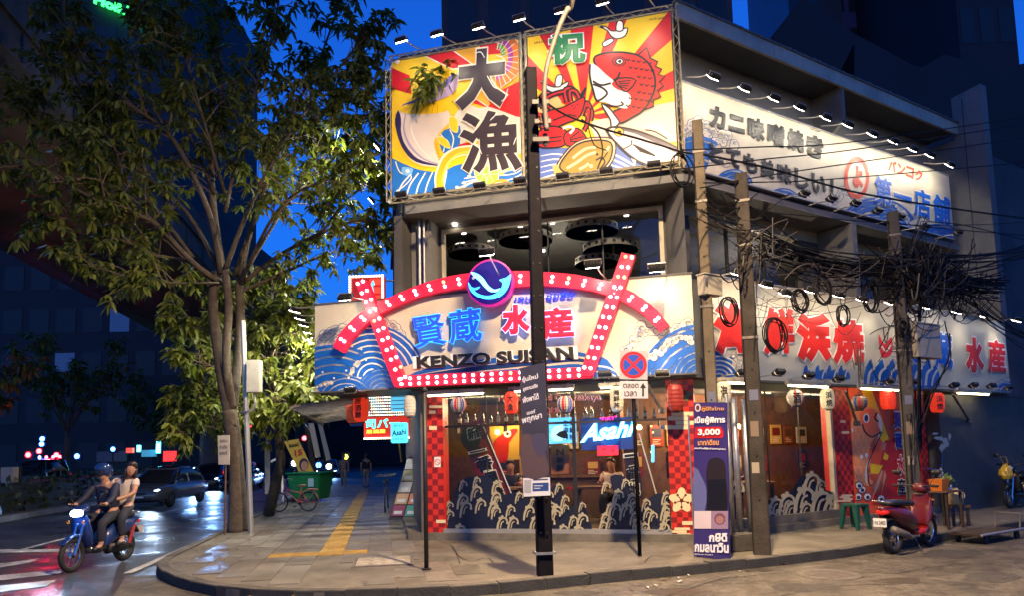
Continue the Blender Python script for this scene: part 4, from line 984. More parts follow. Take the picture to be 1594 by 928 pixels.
mbb = MB(); mbb.lathe([(.029, 0), (.028, .02), (.018, .032), (0.001, .037)], m_bulb, 8); mbd = MB(); mbd.lathe([(.036, 0), (.034, .02), (.02, .035), (0.001, .04)], m_bulbdead, 8)
bulb_me = None
qn = FC.n.to_track_quat('Z', 'Y').to_euler()
rb_ = random.Random(5)
def bulb(u, z, n, parent, dead=False):
    global bulb_me
    if bulb_me is None:
        o = mbb.build('bulb', parent, local=True); o2 = mbd.build('bulb', parent, local=True); bulb_me = (o.data, o2.data); bpy.data.objects.remove(o); bpy.data.objects.remove(o2)
    o = bpy.data.objects.new('bulb', bulb_me[1 if dead else 0]); COL.objects.link(o); o.parent = parent
    p = WM[parent].inverted() @ FC.p(u, z, n); o.location = p; o.rotation_euler = qn
def polyline_at(pts, t):
    Ls = [0]
    for a, b in zip(pts, pts[1:]): Ls.append(Ls[-1] + (Vector(b) - Vector(a)).length)
    d = t * Ls[-1]
    for i in range(len(pts) - 1):
        if d <= Ls[i + 1]: f = (d - Ls[i]) / (Ls[i + 1] - Ls[i]); return Vector(pts[i]) + (Vector(pts[i + 1]) - Vector(pts[i])) * f
    return Vector(pts[-1])
ao, ai = uzp(arch_out, .3), uzp(arch_in, .3)
for k in range(23):
    t = .03 + k * .94 / 22; a = polyline_at(ao, t); b = polyline_at(ai, t)
    if abs((a.x + b.x) / 2 - FC.at(762, 440, .3)[0]) < .38: continue
    for f in (.33, .67): q = a + (b - a) * f; bulb(q.x, q.y, .30, arch, rb_.random() < .06)
for nm, A, B, n, cnt, par in (('L', P5((342, 168), (618, 800)), None, .335, 11, postL), ('R', P6((768, 76), (520, 748)), None, .335, 12, postR)):
    a, b = (Vector(FC.at(*p, n)) for p in A); d = (b - a).normalized(); w = Vector((-d.y, d.x)) * .055
    w2 = Vector((.055, .02 if nm == 'L' else -.01))
    for k in range(cnt):
        q = a + (b - a) * (k / (cnt - 1)); bulb(q.x - w2.x, q.y - w2.y, n, par, rb_.random() < .05); bulb(q.x + w2.x, q.y + w2.y, n, par, rb_.random() < .05)
a = Vector(FC.at(*Z5(612, 822), .315)); b = Vector(FC.at(*Z6(468, 776), .315))
for k in range(20):
    q = a + (b - a) * (k / 19); bulb(q.x, q.y + .052, .315, bar, rb_.random() < .05); bulb(q.x, q.y - .052, .315, bar, rb_.random() < .04)
# round fish badge in neon
m_badge = M('badge_blue', (.015, .012, .10), rough=.95, spec=.0, var=.05, emit=(.02, .01, .25), es=.2); m_badgerim = M('badge_rim', (.35, .01, .10), rough=.4, var=.05, emit=(.45, .01, .25), es=.4)
m_neonb = EM('neon_sky_blue', (.03, .42, 1.0), 2.0)
Zb = lambda x, y: Z5(x, y)
cu, cz = FC.at(*Z5(1192, 170), .4)
def disc(name, r, n0, n1, mat): 
    mb = MB(); mb.prism([FC.p(cu + r * math.cos(i * math.pi / 18), cz + r * math.sin(i * math.pi / 18), n0) for i in range(36)], FC.n * (n1 - n0), mat); return mb.build(name, mq)
disc('badge_rim', .445, .28, .40, m_badgerim); disc('badge', .41, .40, .415, m_badge)
P = Print(FC, .42, Z5); P.step = .004
P.poly([(1052, 165), (1062, 215), (1100, 255), (1160, 280), (1230, 275), (1285, 240), (1318, 185), (1330, 115), (1300, 135), (1255, 150), (1275, 170), (1262, 215), (1215, 248), (1160, 255), (1105, 235), (1070, 195)], m_neonb, 3)
P.poly([(1068, 100), (1110, 108), (1150, 140), (1185, 190), (1225, 215), (1262, 205), (1240, 228), (1195, 228), (1160, 200), (1125, 160), (1090, 130)], EM('neon_pale_blue', (.12, .62, 1.0), 2.0), 3)
P.circ((1084, 138), 10, WHT, n=10); P.poly([(1060, 195), (1095, 205), (1130, 195), (1110, 215), (1075, 215)], m_neonb, 2)
P.build('neon_fish', mq)
# neon characters
m_nblue = M('blue_channel_letter', (.01, .02, .45), rough=.35, var=0, emit=(.005, .02, 1.0), es=2.2); m_ncyan = EM('neon_outline_cyan', (.02, .3, 1.0), 1.5)
m_nred = M('red_channel_letter', (.6, .01, .02), rough=.35, var=0, emit=(.9, .01, .03), es=.8); m_nlil = EM('neon_outline_lilac', (.28, .35, 1.0), 2.2)
def channel(txt, TL, TR, BL, ink, neon, Z, bold=.036):
    mb = MB(); lettering(mb, txt, FC, .28, TL, TR, BL, neon, bold + .018, .012, Z=Z, pad=.02); o = mb.build('neon_character', mq)
    mb = MB(); lettering(mb, txt, FC, .294, TL, TR, BL, ink, bold, .012, Z=Z); mb.build('face', o)
    mb = MB(); lettering(mb, txt, FC, .16, TL, TR, BL, m_dprint, bold + .012, .12, Z=Z); mb.build('return', o)
channel('賢', (672, 408), (882, 372), (705, 606), m_nblue, m_ncyan, Z5, .018); channel('蔵', (920, 362), (1132, 330), (930, 580), m_nblue, m_ncyan, Z5, .024)
channel('水', (0, 372), (176, 362), (2, 552), m_nred, m_nlil, Z6, .065); channel('産', (238, 388), (428, 374), (252, 582), m_nred, m_nlil, Z6, .05)
mb = MB(); lettering(mb, 'เคนโซ ซุยซัน', FC, .19, (85, 312), (437, 284), (85, 358), m_nblue, .025, .05, Z=Z6); mb.build('blue_lettering', mq)
o = brush(mq, 'KENZO SUISAN', FC, .165, (648, 556), (892, 540), (649, 575), m_black, None, .05, WHT, .078, depth=.010, name='black_lettering')

# ================================================================== UPPER SIDE SIGN
Z3 = lambda x, y: (1050 + x / 3.71, 90 + y / 3.71)
Z4 = lambda x, y: (1290 + x / 4.42, 180 + y / 4.42)
us = thing('upper_side_sign', 'long cream sign with dark brush lettering high on the right-hand face', 'sign', FB.p(4.7, 6.6, 0))
US = (.06, 9.28, 6.60, 8.20)
mb = MB(); mb.box(US[0], US[1], -.06, .0, US[2], US[3], m_board, mB); mb.build('board', us)
mb = MB(); mb.box(US[0], US[1], -.08, .02, US[3], US[3] + .03, m_alu, mB); mb.box(US[0], US[1], -.08, .02, US[2] - .03, US[2], m_alu, mB); mb.build('trim', us)
P = Print(FB, .002, Z3, US)
foam(P, [(60, 420), (100, 380), (140, 370), (190, 400), (240, 440), (300, 450), (350, 500)], 24, 4, 4); foam(P, [(60, 480), (100, 440), (160, 420), (220, 470), (290, 490)], 18, 4, 4, 8)
fan(P, (130, 760), 240, 60, 150, 6, ry=1.3); fan(P, (340, 760), 120, 20, 170, 5); fan(P, (220, 790), 110, 20, 160, 5); foam(P, [(210, 600), (260, 580), (300, 620)], 14, 4, 3, 4)
fan(P, (625, 860), 110, 30, 150, 5); P.build('wave_print', us)
P = Print(FB, .002, Z4, US)
foam(P, [(20, 600), (70, 560), (110, 500), (160, 540), (230, 590)], 22, 5, 4); fan(P, (330, 860), 300, 30, 150, 8); fan(P, (430, 820), 150, 15, 165, 6); foam(P, [(470, 620), (510, 660), (545, 720)], 16, 4, 3)
fan(P, (760, 960), 220, 40, 140, 6); P.build('wave_print', us)
P = Print(FB, .012, Z4, US)
m_ored = PR(206, 58, 28)
P.circ((193, 425), 86, m_ored, 146, n=36); P.circ((193, 425), 62, m_cprint, 112, n=36); P.build('round_stamp', us)
m_ink = PR(16, 13, 13)
def row(parent, F, n, txt, TL, TR, BL, mat, Z, bold=.035, out=None, ob=.06):
    """one part per character"""
    k = len(txt); a, b, c = Vector(TL), Vector(TR), Vector(BL)
    for i, chh in enumerate(txt):
        if chh == ' ': continue
        f0, f1 = i / k + .06 / k, (i + 1) / k - .06 / k
        brush(parent, chh, F, n, tuple(a + (b - a) * f0), tuple(a + (b - a) * f1), tuple(c + (b - a) * f0), mat, Z, bold, out, ob, name='brush_character')
row(us, FB, .012, 'カニ味噌焼き', (190, 262), (868, 462), (190, 392), m_ink, Z3, .06)
row(us, FB, .012, 'とても美味しい！', (190, 478), (980, 716), (190, 592), m_ink, Z3, .06)
brush(us, 'よ', FB, .016, (160, 335), (232, 352), (165, 490), m_ored, Z4, .06, name='brush_character')
row(us, FB, .012, 'バンコク', (410, 296), (652, 382), (405, 372), m_ored, Z4, .035)
row(us, FB, .012, '第一店舗', (306, 398), (842, 568), (310, 600), PR(20, 90, 190), Z4, .035, m_cprint, .075)
mb = MB(); lettering(mb, 'เคนโซ ซุยซัน', FB, .006, (780, 400), (840, 420), (780, 412), m_ink, .02, .003, Z=Z3); mb.build('small_lettering', us)

# ================================================================== LOWER SIDE SIGN
Z7 = lambda x, y: (1080 + x / 3.865, 400 + y / 3.865)
Z8 = lambda x, y: (1320 + x / 3.57, 380 + y / 3.57)
ls = thing('lower_side_sign', 'long cream sign with giant red characters above the side windows', 'sign', FB.p(5.5, 2.8, .1))
LS = (.32, 11.12, 2.80, 4.62)
mb = MB(); mb.box(LS[0], LS[1], .0, .148, LS[2], LS[3], m_board, mB); mb.build('board', ls)
mb = MB(); mb.box(LS[0] - .02, LS[1] + .02, -.02, .17, LS[2] - .04, LS[2], m_dgrey, mB); mb.box(LS[0] - .02, LS[1] + .02, -.02, .17, LS[3], LS[3] + .03, m_alu, mB); mb.build('trim', ls)
P = Print(FB, .150, Z7, LS)
P.poly([(100, 575), (140, 570), (200, 610), (235, 600), (230, 660), (260, 720), (100, 720)], m_bprint, 2)
for k in range(5): P.arc((150, 745), 40 + k * 26, 30, 130, 9, m_cprint)
foam(P, [(240, 600), (275, 640), (265, 690)], 14, 4, 3)
for x in (660, 730, 800, 870): P.poly([(x, 735), (x + 4, 670), (x + 22, 655), (x + 26, 690), (x + 50, 680), (x + 70, 735)], m_bprint, 2)
for x in (690, 770, 840, 905): P.line([(x, 735), (x + 14, 690), (x + 36, 665)], 9, m_cprint)
P.build('wave_print', ls)
P = Print(FB, .150, Z8, LS)
for k, x in enumerate((110, 170, 230, 300, 370, 430)):
    P.poly([(x - 20, 790), (x - 10, 690), (x + 20, 640), (x + 34, 700), (x + 60, 670), (x + 80, 795)], m_bprint, 2); P.line([(x, 790), (x + 10, 720), (x + 40, 690)], 13, m_cprint); P.line([(x + 34, 790), (x + 44, 740), (x + 66, 700)], 9, m_cprint)
fan(P, (875, 825), 62, 10, 170, 3); foam(P, [(835, 780), (860, 760), (900, 755)], 12, 3, 3)
P.poly([(168, 505), (200, 560), (240, 520), (244, 600), (215, 632), (180, 620)], PR(206, 30, 26), 3); P.line([(185, 570), (210, 600), (238, 560)], 10, m_cprint)
P.build('wave_print', ls)
m_bigred = PR(214, 34, 18)
for chh, TL, TR, BL, b in (('海', (112, 275), (362, 280), (118, 596), .075), ('鮮', (418, 305), (602, 312), (422, 592), .055), ('浜', (612, 335), (822, 346), (620, 636), .075), ('焼', (832, 375), (1020, 388), (840, 648), .05)):
    brush(ls, chh, FB, .165, TL, TR, BL, m_bigred, Z7, b, WHT, b + .04, name='brush_character')
for chh, TL, TR, BL, b in (('水', (648, 512), (752, 530), (655, 712), .07), ('産', (772, 526), (872, 540), (780, 718), .04)):
    brush(ls, chh, FB, .165, TL, TR, BL, m_bigred, Z8, b, WHT, b + .04, name='brush_character')
for chh, TL, TR, BL, b in (('賢', (300, 455), (390, 470), (306, 660), .035), ('蔵', (480, 488), (578, 504), (486, 690), .04)):
    brush(ls, chh, FB, .165, TL, TR, BL, PR(14, 84, 190), Z8, b, WHT, b + .04, name='brush_character')

# ================================================================== FISH MURAL PANEL beside the side window
Z9 = lambda x, y: (1280 + x / 3.092, 580 + y / 3.092)
mu = thing('mural_panel', 'red wall panel painted with a large orange carp beside the motorbike', 'mural', FB.p(6.1, .1, -.25))
MU = (4.84, 7.36, .08, 2.80)
mb = MB(); mb.box(MU[0], MU[1], -.4, -.25, MU[2], MU[3], PR(224, 84, 46), mB); mb.build('panel', mu)
P = Print(FB, -.249, Z9, MU)
P.poly([(190, 90), (240, 90), (330, 350), (300, 370), (240, 220)], YEL); P.poly([(250, 95), (420, 95), (420, 340), (330, 340)], PR(222, 78, 38)); P.poly([(300, 330), (420, 300), (420, 640), (240, 640)], PR(186, 36, 34))
P.poly([(230, 440), (292, 450), (270, 490), (232, 490)], YEL); P.poly([(300, 385), (320, 405), (312, 425), (292, 418)], YEL); P.poly([(285, 330), (310, 345), (300, 380), (282, 370)], PR(196, 120, 96))
car = [(160, 185), (200, 168), (255, 178), (285, 215), (285, 290), (250, 318), (232, 350), (220, 420), (222, 500), (260, 545), (200, 545), (160, 520), (140, 430), (130, 330), (138, 240)]
P.poly(car, PR(250, 150, 90), 3)
for r_ in range(9):
    for k in range(3): P.arc((160 + k * 26 + (r_ % 2) * 13, 250 + r_ * 32), 14, 150, 300, 3, PR(246, 190, 150), 18, n=6, up=(r_ + k == 0))
P.poly([(262, 200), (285, 225), (286, 290), (262, 330), (245, 380), (228, 430), (214, 520), (224, 545), (206, 520), (208, 460), (232, 400), (262, 340), (272, 260)], PR(240, 226, 200), 3)
P.poly([(180, 200), (215, 178), (255, 190), (262, 250), (280, 285), (240, 310), (205, 290), (190, 250)], PR(240, 116, 66), 3); P.line([(192, 250), (206, 290), (240, 312), (284, 288)], 3.6, INK, 4); P.line([(262, 196), (252, 222), (270, 240)], 4, INK, 3)
P.circ((211, 222), 15, WHT, 23, n=18); P.circ((211, 222), 10, PR(30, 80, 170), 17, n=16); P.circ((211, 222), 6, INK, 11, n=12)
P.line([(286, 290), (262, 340), (240, 390), (218, 450), (224, 535), (240, 545)], 2.6, INK, 4)
for k in range(5): P.poly([(225 + k * 18, 600), (235 + k * 18, 545), (280 + k * 6, 470), (300 + k * 2, 500)], PR(206, 150, 116) if k % 2 else PR(176, 92, 66), up=True)
for k, (x, y) in enumerate(((190, 565), (175, 545), (215, 600), (170, 600), (140, 580), (280, 610))): P.circ((x, y), 20, m_dprint, n=14); P.circ((x, y), 16, CRM, n=14); P.circ((x + 2, y + 4), 9, m_dprint, n=12)
for x, y in ((186, 408), (210, 402), (140, 280), (150, 600)): P.circ((x, y), 7, WHT, 11, n=12, up=False)
P.build('carp_print', mu)
for chh, TL, TR, BL, ink, o_ in (('賢', (342, 192), (386, 192), (342, 272), PR(52, 44, 130), WHT), ('蔵', (346, 292), (384, 292), (350, 372), PR(52, 44, 130), WHT), ('水', (358, 400), (396, 400), (360, 495), PR(190, 30, 34), WHT), ('産', (360, 512), (400, 512), (362, 592), INK, WHT)):
    brush(mu, chh, FB, -.225, TL, TR, BL, ink, Z9, .04, o_, .1, name='brush_character')

# ================================================================== GRAPHICS ON THE SHOP GLASS
m_navy = PR(16, 22, 44); m_foam = PR(166, 158, 132)
def hook(P, x, y, s, flip=1, lean=0):
    pts = [(x, y + 40 * s), (x + flip * 3 * s, y + 18 * s), (x + flip * (10 + lean) * s, y + 4 * s), (x + flip * 20 * s, y), (x + flip * 28 * s, y + 6 * s), (x + flip * 29 * s, y + 15 * s)]
    P.line(pts, [4 * s, 5 * s] + [6 * s] * 10 + [5 * s] * 8 + [4 * s], m_foam, 4)
    P.circ((x + flip * 29 * s, y + 15 * s), 3.6 * s, m_foam, n=10); P.circ((x + flip * 8 * s, y + 1 * s), 4.5 * s, m_foam, n=10); P.circ((x + flip * 15 * s, y - 4 * s), 4 * s, m_foam, n=10)
    P.line([(x + flip * 9 * s, y + 30 * s), (x + flip * 13 * s, y + 14 * s), (x + flip * 20 * s, y + 10 * s)], 3.4 * s, m_foam, 3)
gg = bld
P = Print(FC, -.296, None, (.78, 4.94, .19, 2.6))
P.poly([(690, 840), (690, 795), (705, 780), (714, 752), (740, 742), (765, 745), (780, 770), (800, 768), (830, 772), (850, 790), (858, 760), (872, 755), (884, 790), (905, 782), (905, 840)], m_navy, 3)
P.poly([(940, 840), (946, 800), (955, 770), (950, 742), (975, 745), (985, 780), (1000, 790), (1012, 775), (1030, 768), (1045, 780), (1045, 840)], m_navy, 3)
wr = random.Random(4)
TOP = ((694, 795), (705, 782), (716, 752), (740, 744), (765, 750), (780, 772), (800, 770), (830, 774), (850, 786), (858, 762), (872, 757), (884, 788), (905, 786), (944, 796), (955, 770), (952, 748), (975, 750), (985, 780), (1000, 788), (1012, 777), (1030, 770), (1040, 780))
for x, y in TOP:
    for k in range(3): hook(P, x - 6 + wr.uniform(-9, 9), y + k * 17 + wr.uniform(-3, 5), wr.uniform(.34, .5) + .07 * k, 1)
P.build('wave_decal', gg)
P = Print(FB, -.336, None, (.36, 4.2, .28, 2.6))
P.poly([(1180, 840), (1185, 790), (1210, 775), (1230, 768), (1245, 745), (1260, 740), (1275, 760), (1290, 765), (1305, 780), (1305, 840)], m_navy, 3); P.poly([(1125, 840), (1130, 760), (1142, 745), (1150, 790), (1150, 840)], m_navy, 2)
for x, y, s, f in ((1190, 790, .5, 1), (1222, 785, .6, 1), (1270, 750, .5, 1), (1245, 785, .6, 1), (1290, 792, .5, 1), (1205, 795, .5, 1), (1196, 778, .7, 1), (1212, 772, .8, 1), (1236, 762, 1.0, 1), (1250, 740, .8, 1), (1262, 768, 1.0, 1), (1280, 776, .9, 1), (1190, 800, .6, 1), (1132, 752, .8, 1)): hook(P, x, y, s, f)
P.build('wave_decal', gg)
mb = MB(); m_wl = PR(200, 40, 44)
lettering(mb, 'Hama Seafood City Izakaya', FC, -.296, (778, 616), (934, 613), (778, 629), WHT, .05, .002, pad=.012); lettering(mb, 'Hama Seafood City Izakaya', FC, -.293, (778, 616), (934, 613), (778, 629), m_wl, .015, .002)
lettering(mb, 'はまやき', FC, -.296, (853, 635), (895, 633), (853, 645), WHT, .06, .002, pad=.02); lettering(mb, 'はまやき', FC, -.293, (853, 635), (895, 633), (853, 645), m_wl, .02, .002)
mb.build('window_lettering', gg)
# banners, posters and neon inside the window
def inside(name, label, cat, F, n, pts, mat, th=.02, group=None):
    t = thing(name, label, cat, F.w(*pts[0], n), group=group); mb = MB()
    mb.prism([F.w(x, y, n) for x, y in pts], F.n * -th, mat); mb.build('panel', t); return t
b1 = inside('banner', 'dark red leaning banner with brush characters in the left shop window', 'banner', FC, -.5, [(716, 662), (752, 652), (800, 782), (760, 790)], PR(112, 26, 28))
P = Print(FC, -.495); P.circ((733, 682), 16, INK, 20, n=18); P.poly([(728, 700), (748, 696), (752, 706), (734, 714)], INK, 2); P.build('dark_print', b1)
for chh, TL, TR, BL in (('新', (726, 668), (740, 664), (729, 688)), ('鮮', (738, 664), (748, 661), (742, 684)), ('一', (731, 700), (753, 695), (734, 712)), ('番', (738, 714), (764, 708), (744, 736)), ('貝', (750, 738), (775, 732), (757, 760)), ('屋', (760, 762), (782, 757), (766, 782))):
    brush(b1, chh, FC, -.49, TL, TR, BL, INK, None, .05, CRM, .12, name='brush_character')
mb = MB(); mb.tube([FC.w(751, 661, -.45), FC.w(802, 784, -.45)], .012, m_white, 6); mb.build('rod', b1)
b2 = inside('banner', 'dark banner with white outlined characters hanging under the beer neon', 'banner', FC, -.5, [(970, 692), (990, 690), (1002, 778), (978, 780)], PR(46, 30, 40))
for k, chh in enumerate('一番地'): brush(b2, chh, FC, -.48, (972 + k * 3, 700 + k * 26), (990 + k * 3, 698 + k * 26), (973 + k * 3, 722 + k * 26), INK, None, .04, CRM, .1, name='brush_character')
mb = MB(); mb.tube([FC.w(995, 676, -.45), FC.w(1025, 782, -.45)], .012, m_white, 6); mb.build('rod', b2)
ns = thing('neon_sign', 'blue glowing beer neon sign with white script in the shop window', 'neon sign', FC.w(945, 690, -.45))
mb = MB(); u0, z0 = FC.at(905, 702, -.45); u1, z1 = FC.at(986, 650, -.45); mb.box(u0, u1, -.47, -.45, z0, z1, M('neon_backing', (.01, .03, .12), rough=.4, emit=(.0, .05, .3), es=.25), mC); mb.build('backing', ns)
mb = MB(); lettering(mb, 'Asahi', FC, -.44, (914, 662), (991, 652), (904, 690), m_neonb, .06, .01, pad=.02); mb.build('glow_letters', ns)
mb = MB(); lettering(mb, 'Asahi', FC, -.42, (914, 662), (991, 652), (904, 690), EM('neon_white', (.8, .95, 1), 3.0), .012, .012); mb.build('tube_letters', ns)
mb = MB(); lettering(mb, '"DRY"', FC, -.42, (934, 651), (960, 648), (934, 657), EM('neon_magenta', (1, .02, .25), 2), .02, .012); mb.build('small_letters', ns)
point('neon_glow', FC.p((u0 + u1) / 2, (z0 + z1) / 2, .1), 5, (.08, .35, 1), .25, ns)
rs = inside('red_light_box', 'small bright red light box just below the beer neon', 'light box', FC, -.45, [(930, 695), (962, 694), (962, 709), (930, 710)], EM('red_light_box_face', (1, .012, .02), 2.2), .05)
P = Print(FC, -.449); P.poly([(938, 698), (942, 700), (939, 703)], INK); P.poly([(952, 702), (956, 700), (955, 705)], INK); P.build('marks', rs)
bp = inside('led_poster', 'pale blue backlit poster with dark characters left of the beer neon', 'poster', FC, -.45, [(854, 652), (896, 650), (897, 690), (855, 692)], EM('blue_poster_face', (.10, .42, .8), .9), .04)
P = Print(FC, -.448); P.poly([(858, 670), (876, 662), (885, 682), (862, 688)], EM('poster_light_patch', (.35, .75, 1), .9), 2); P.poly([(865, 678), (880, 670), (884, 684)], PR(90, 50, 40), 2); P.build('food_print', bp)
mb = MB()
for k, s in enumerate(('生貝', '海鮮', '丼物')): 
    for j, chh in enumerate(s): lettering(mb, chh, FC, -.44, (876 + j * 10, 655 + k * 11), (885 + j * 10, 654.5 + k * 11), (876 + j * 10, 664 + k * 11), DBL, .03, .002)
mb.build('characters', bp)
tb = inside('tube_light', 'short cyan light tube at the right end of the shop window', 'light tube', FC, -.6, [(1014, 694), (1018, 693.5), (1018, 720), (1014, 720)], EM('cyan_tube', (.05, .6, 1), 3), .03)
po = inside('poster', 'brown poster with dark lettering behind the glass right of the grey pole', 'poster', FC, -.8, [(858, 694), (886, 693), (886, 738), (858, 739)], PR(150, 92, 58))
mb = MB(); 
for k, chh in enumerate(('N', '新', '鮮')): lettering(mb, chh, FC, -.79, (866, 700 + k * 12), (878, 700 + k * 12), (866, 710 + k * 12), INK, .04, .002)
mb.build('lettering', po)
pm = inside('poster', 'red and yellow poster on the back wall in the left shop window', 'poster', FC, -2.5, [(762, 664), (808, 662), (808, 716), (762, 718)], PR(196, 160, 60))
P = Print(FC, -2.49); P.poly([(764, 716), (768, 690), (782, 676), (800, 668), (806, 672), (792, 690), (790, 716)], PR(190, 24, 22), 2); P.circ((790, 676), 6, WHT, n=12); P.circ((790, 676), 2.5, INK, n=8); P.build('print', pm)
# bottles on the shelf above the transom
sh = thing('bottle_shelf', 'wooden shelf running behind the top of the shop window', 'shelf', FC.p(2.8, 2.12, -.6)); mb = MB(); mb.box(.85, 4.9, -.72, -.5, 2.12, 2.15, m_wood, mC); mb.build('board', sh)
for i in range(5):
    mb = MB(); mb.box(.9 + i * .97, .93 + i * .97, -.7, -.52, 2.0, 2.12, m_dwood, mC); mb.build('bracket', sh)
m_bot = [M('brown_bottle_glass', (.05, .025, .01), rough=.15, var=0), M('green_bottle_glass', (.015, .05, .02), rough=.15, var=0), M('clear_bottle', (.3, .3, .28), rough=.2, var=0)]
k = 0
for i in range(24):
    u = .95 + i * .165 + random.uniform(-.03, .03)
    if random.random() < .2: continue
    p = FC.p(u, 2.15, -.6); m_ = m_bot[i % 3]; s = random.uniform(.85, 1.1)
    t = thing('bottle', ('brown', 'green', 'clear')[i % 3] + ' glass bottle standing on the shelf at the top of the shop window', 'bottle', p, group='bottles on the window shelf')
    mb = MB(); mb.lathe([(.035 * s, 0), (.037 * s, .14 * s), (.014 * s, .19 * s), (.013 * s, .25 * s)], m_, 10, Matrix.Translation(p)); mb.build('body', t, smooth=True)
    mb = MB(); mb.lathe([(.0375 * s, .05 * s), (.0375 * s, .12 * s)], M('paper_label', (.55, .5, .42), rough=.7), 10, Matrix.Translation(p)); mb.build('paper_label', t)
# dining tables and warm pendants inside
m_tab = M('table_wood', (.14, .07, .03), rough=.45, var=.25)
def table(label, p):
    t = thing('dining_table', label, 'table', p); Mx = Matrix.Translation(p)
    mb = MB(); mb.box(-.6, .6, -.35, .35, .72, .76, m_tab, Mx); mb.build('tabletop', t)
    for sx in (-.52, .52):
        for sy in (-.28, .28): mb = MB(); mb.box(sx - .03, sx + .03, sy - .03, sy + .03, .0, .72, m_dwood, Mx); mb.build('leg', t)
table('dark wooden table just behind the left shop window', FC.p(1.5, .13, -1.6)); table('dark wooden table behind the beer neon in the shop', FC.p(3.6, .13, -1.7)); table('dark wooden table behind the side window', FB.p(2.6, .13, -1.3))
m_pend = EM('warm_pendant_glow', (1, .55, .18), 7)
for i, (F, u, n, lb) in enumerate(((FC, 1.2, -2.4, 'left of the red leaning banner'), (FC, 2.2, -2.8, 'above the red and yellow poster'), (FC, 3.2, -2.6, 'behind the blue poster'), (FC, 4.3, -2.2, 'behind the no-parking sign'), (FB, 1.6, -1.8, 'behind the grey pipes of the side window'), (FB, 3.3, -1.9, 'in the middle of the side window'))):
    p = F.p(u, 2.0, n); t = thing('pendant_lamp', 'small warm pendant lamp inside the shop ' + lb, 'lamp', p, group='pendant lamps in the dining room')
    mb = MB(); mb.lathe([(.04, 0), (.06, .05), (.03, .1)], m_pend, 10, Matrix.Translation(p)); mb.build('bulb', t); mb = MB(); mb.tube([p + Vector((0, 0, .1)), p + Vector((0, 0, .8))], .005, m_black, 5); mb.build('cord', t)
gb = thing('bottle_crate_wall', 'glowing warm garland of small lights across the dining room wall', 'garland', FC.p(2, 1.9, -4)); 
m_fairy = EM('fairy_light', (1, .6, .12), 5)
for i in range(46):
    F, u = (FC, random.uniform(.7, 2.6)) if i < 24 else (FB, random.uniform(1.2, 4.2))
    p = F.p(u, random.uniform(1.5, 2.1), -3.4 if F is FC else -2.6); mb = MB(); mb.lathe([(.0, -.02), (.022, 0), (.0, .02)], m_fairy, 6, Matrix.Translation(p)); mb.build('bulb', gb)
gb.name = 'light_garland'
# ================================================================== POLES, WIRES, STREET FURNITURE
def vpole(t, base, ztop, w0, w1, mat, rz=0.0, name='shaft', sq=True):
    mb = MB(); Mx = Matrix.Translation(base) @ Matrix.Rotation(rz, 4, 'Z'); c = .18
    def ring(w, z):
        h = w / 2; k = h * (1 - c)
        return [(h, -k, z), (h, k, z), (k, h, z), (-k, h, z), (-h, k, z), (-h, -k, z), (-k, -h, z), (k, -h, z)] if sq else [(h * math.cos(i * .7854), h * math.sin(i * .7854), z) for i in range(8)]
    vs = ring(w0, -.05) + ring(w1, ztop); fs = [(i, (i + 1) % 8, 8 + (i + 1) % 8, 8 + i) for i in range(8)] + [tuple(range(8, 16))]
    mb.add(vs, fs, mat, Mx); return mb.build(name, t)
m_dpole = M('backlight_darkened_pole', (.009, .008, .011), rough=.7, var=.3, scale=6, bump=.2, spec=.05)  # backlit darkness of the pole put into its base colour
PB = Vector((.37, 9.44, 0))
gp = thing('utility_pole', 'dark square utility pole standing in front of the arched front sign', 'utility pole', PB)
vpole(gp, PB, 6.95, .205, .15, m_dpole, .1)
for i in range(14):
    for s in (-1, 1):
        p = PB + Vector((.045 * s, -.116 + .0043 * i, .55 + i * .45)); mb = MB(); mb.lathe([(.012, 0), (.012, .01)], m_black, 8, Matrix.Translation(p) @ Matrix.Rotation(R(90), 4, 'X')); mb.build('bolt_hole', gp)
mb = MB(); mb.box(-.135, .135, -.135, .135, .27, .30, m_steel, Matrix.Translation(PB) @ Matrix.Rotation(.1, 4, 'Z')); mb.build('band', gp)
for (x, y) in ((842, 160), (846, 190), (843, 218)):
    p = ondepth(x, y, 9.3); mb = MB(); mb.box(-.12, .1, -.05, .06, -.03, .03, m_black, Matrix.Translation(p)); mb.tube([p + Vector((.05, 0, -.08)), p + Vector((.05, 0, .09))], .03, m_black, 8); mb.build('clamp', gp)
mb = MB(); p = ondepth(843, 186, 9.27); mb.lathe([(.03, -.07), (.045, -.05), (.02, -.02), (.045, 0), (.02, .03), (.04, .05), (.01, .07)], M('brown_insulator', (.10, .05, .03), rough=.25), 12, Matrix.Translation(p)); mb.build('insulator', gp, smooth=True)
# street lamp on a bent arm fixed to the pole
LB = ondepth(851, 200, 9.25)
sl = thing('street_lamp', 'warm street lamp on a long bent arm clamped to the dark pole', 'street lamp', LB)
apts = [ondepth(x, y, 9.25 - i * .06) for i, (x, y) in enumerate(((851, 203), (848, 170), (847, 140), (851, 105), (860, 72), (871, 40), (884, 12), (893, -6)))] + [Vector((1.3, 7.9, 8.9)), Vector((1.5, 6.6, 9.5)), Vector((1.58, 5.8, 9.66))]
mb = MB(); mb.tube([Vector(p) for p in smooth([tuple(p) for p in apts], 4, False)], .034, m_rust, 10); mb.build('arm', sl, smooth=True)
LH = Vector((1.6, 5.6, 9.6))
mb = MB(); q = Matrix.Translation(LH) @ Matrix.Rotation(R(-12), 4, 'Y'); mb.lathe([(.0, .12), (.10, .10), (.15, .03), (.16, -.02)], m_rust, 16, q @ Matrix.Diagonal((2.2, 1, 1, 1))); mb.build('housing', sl, smooth=True)
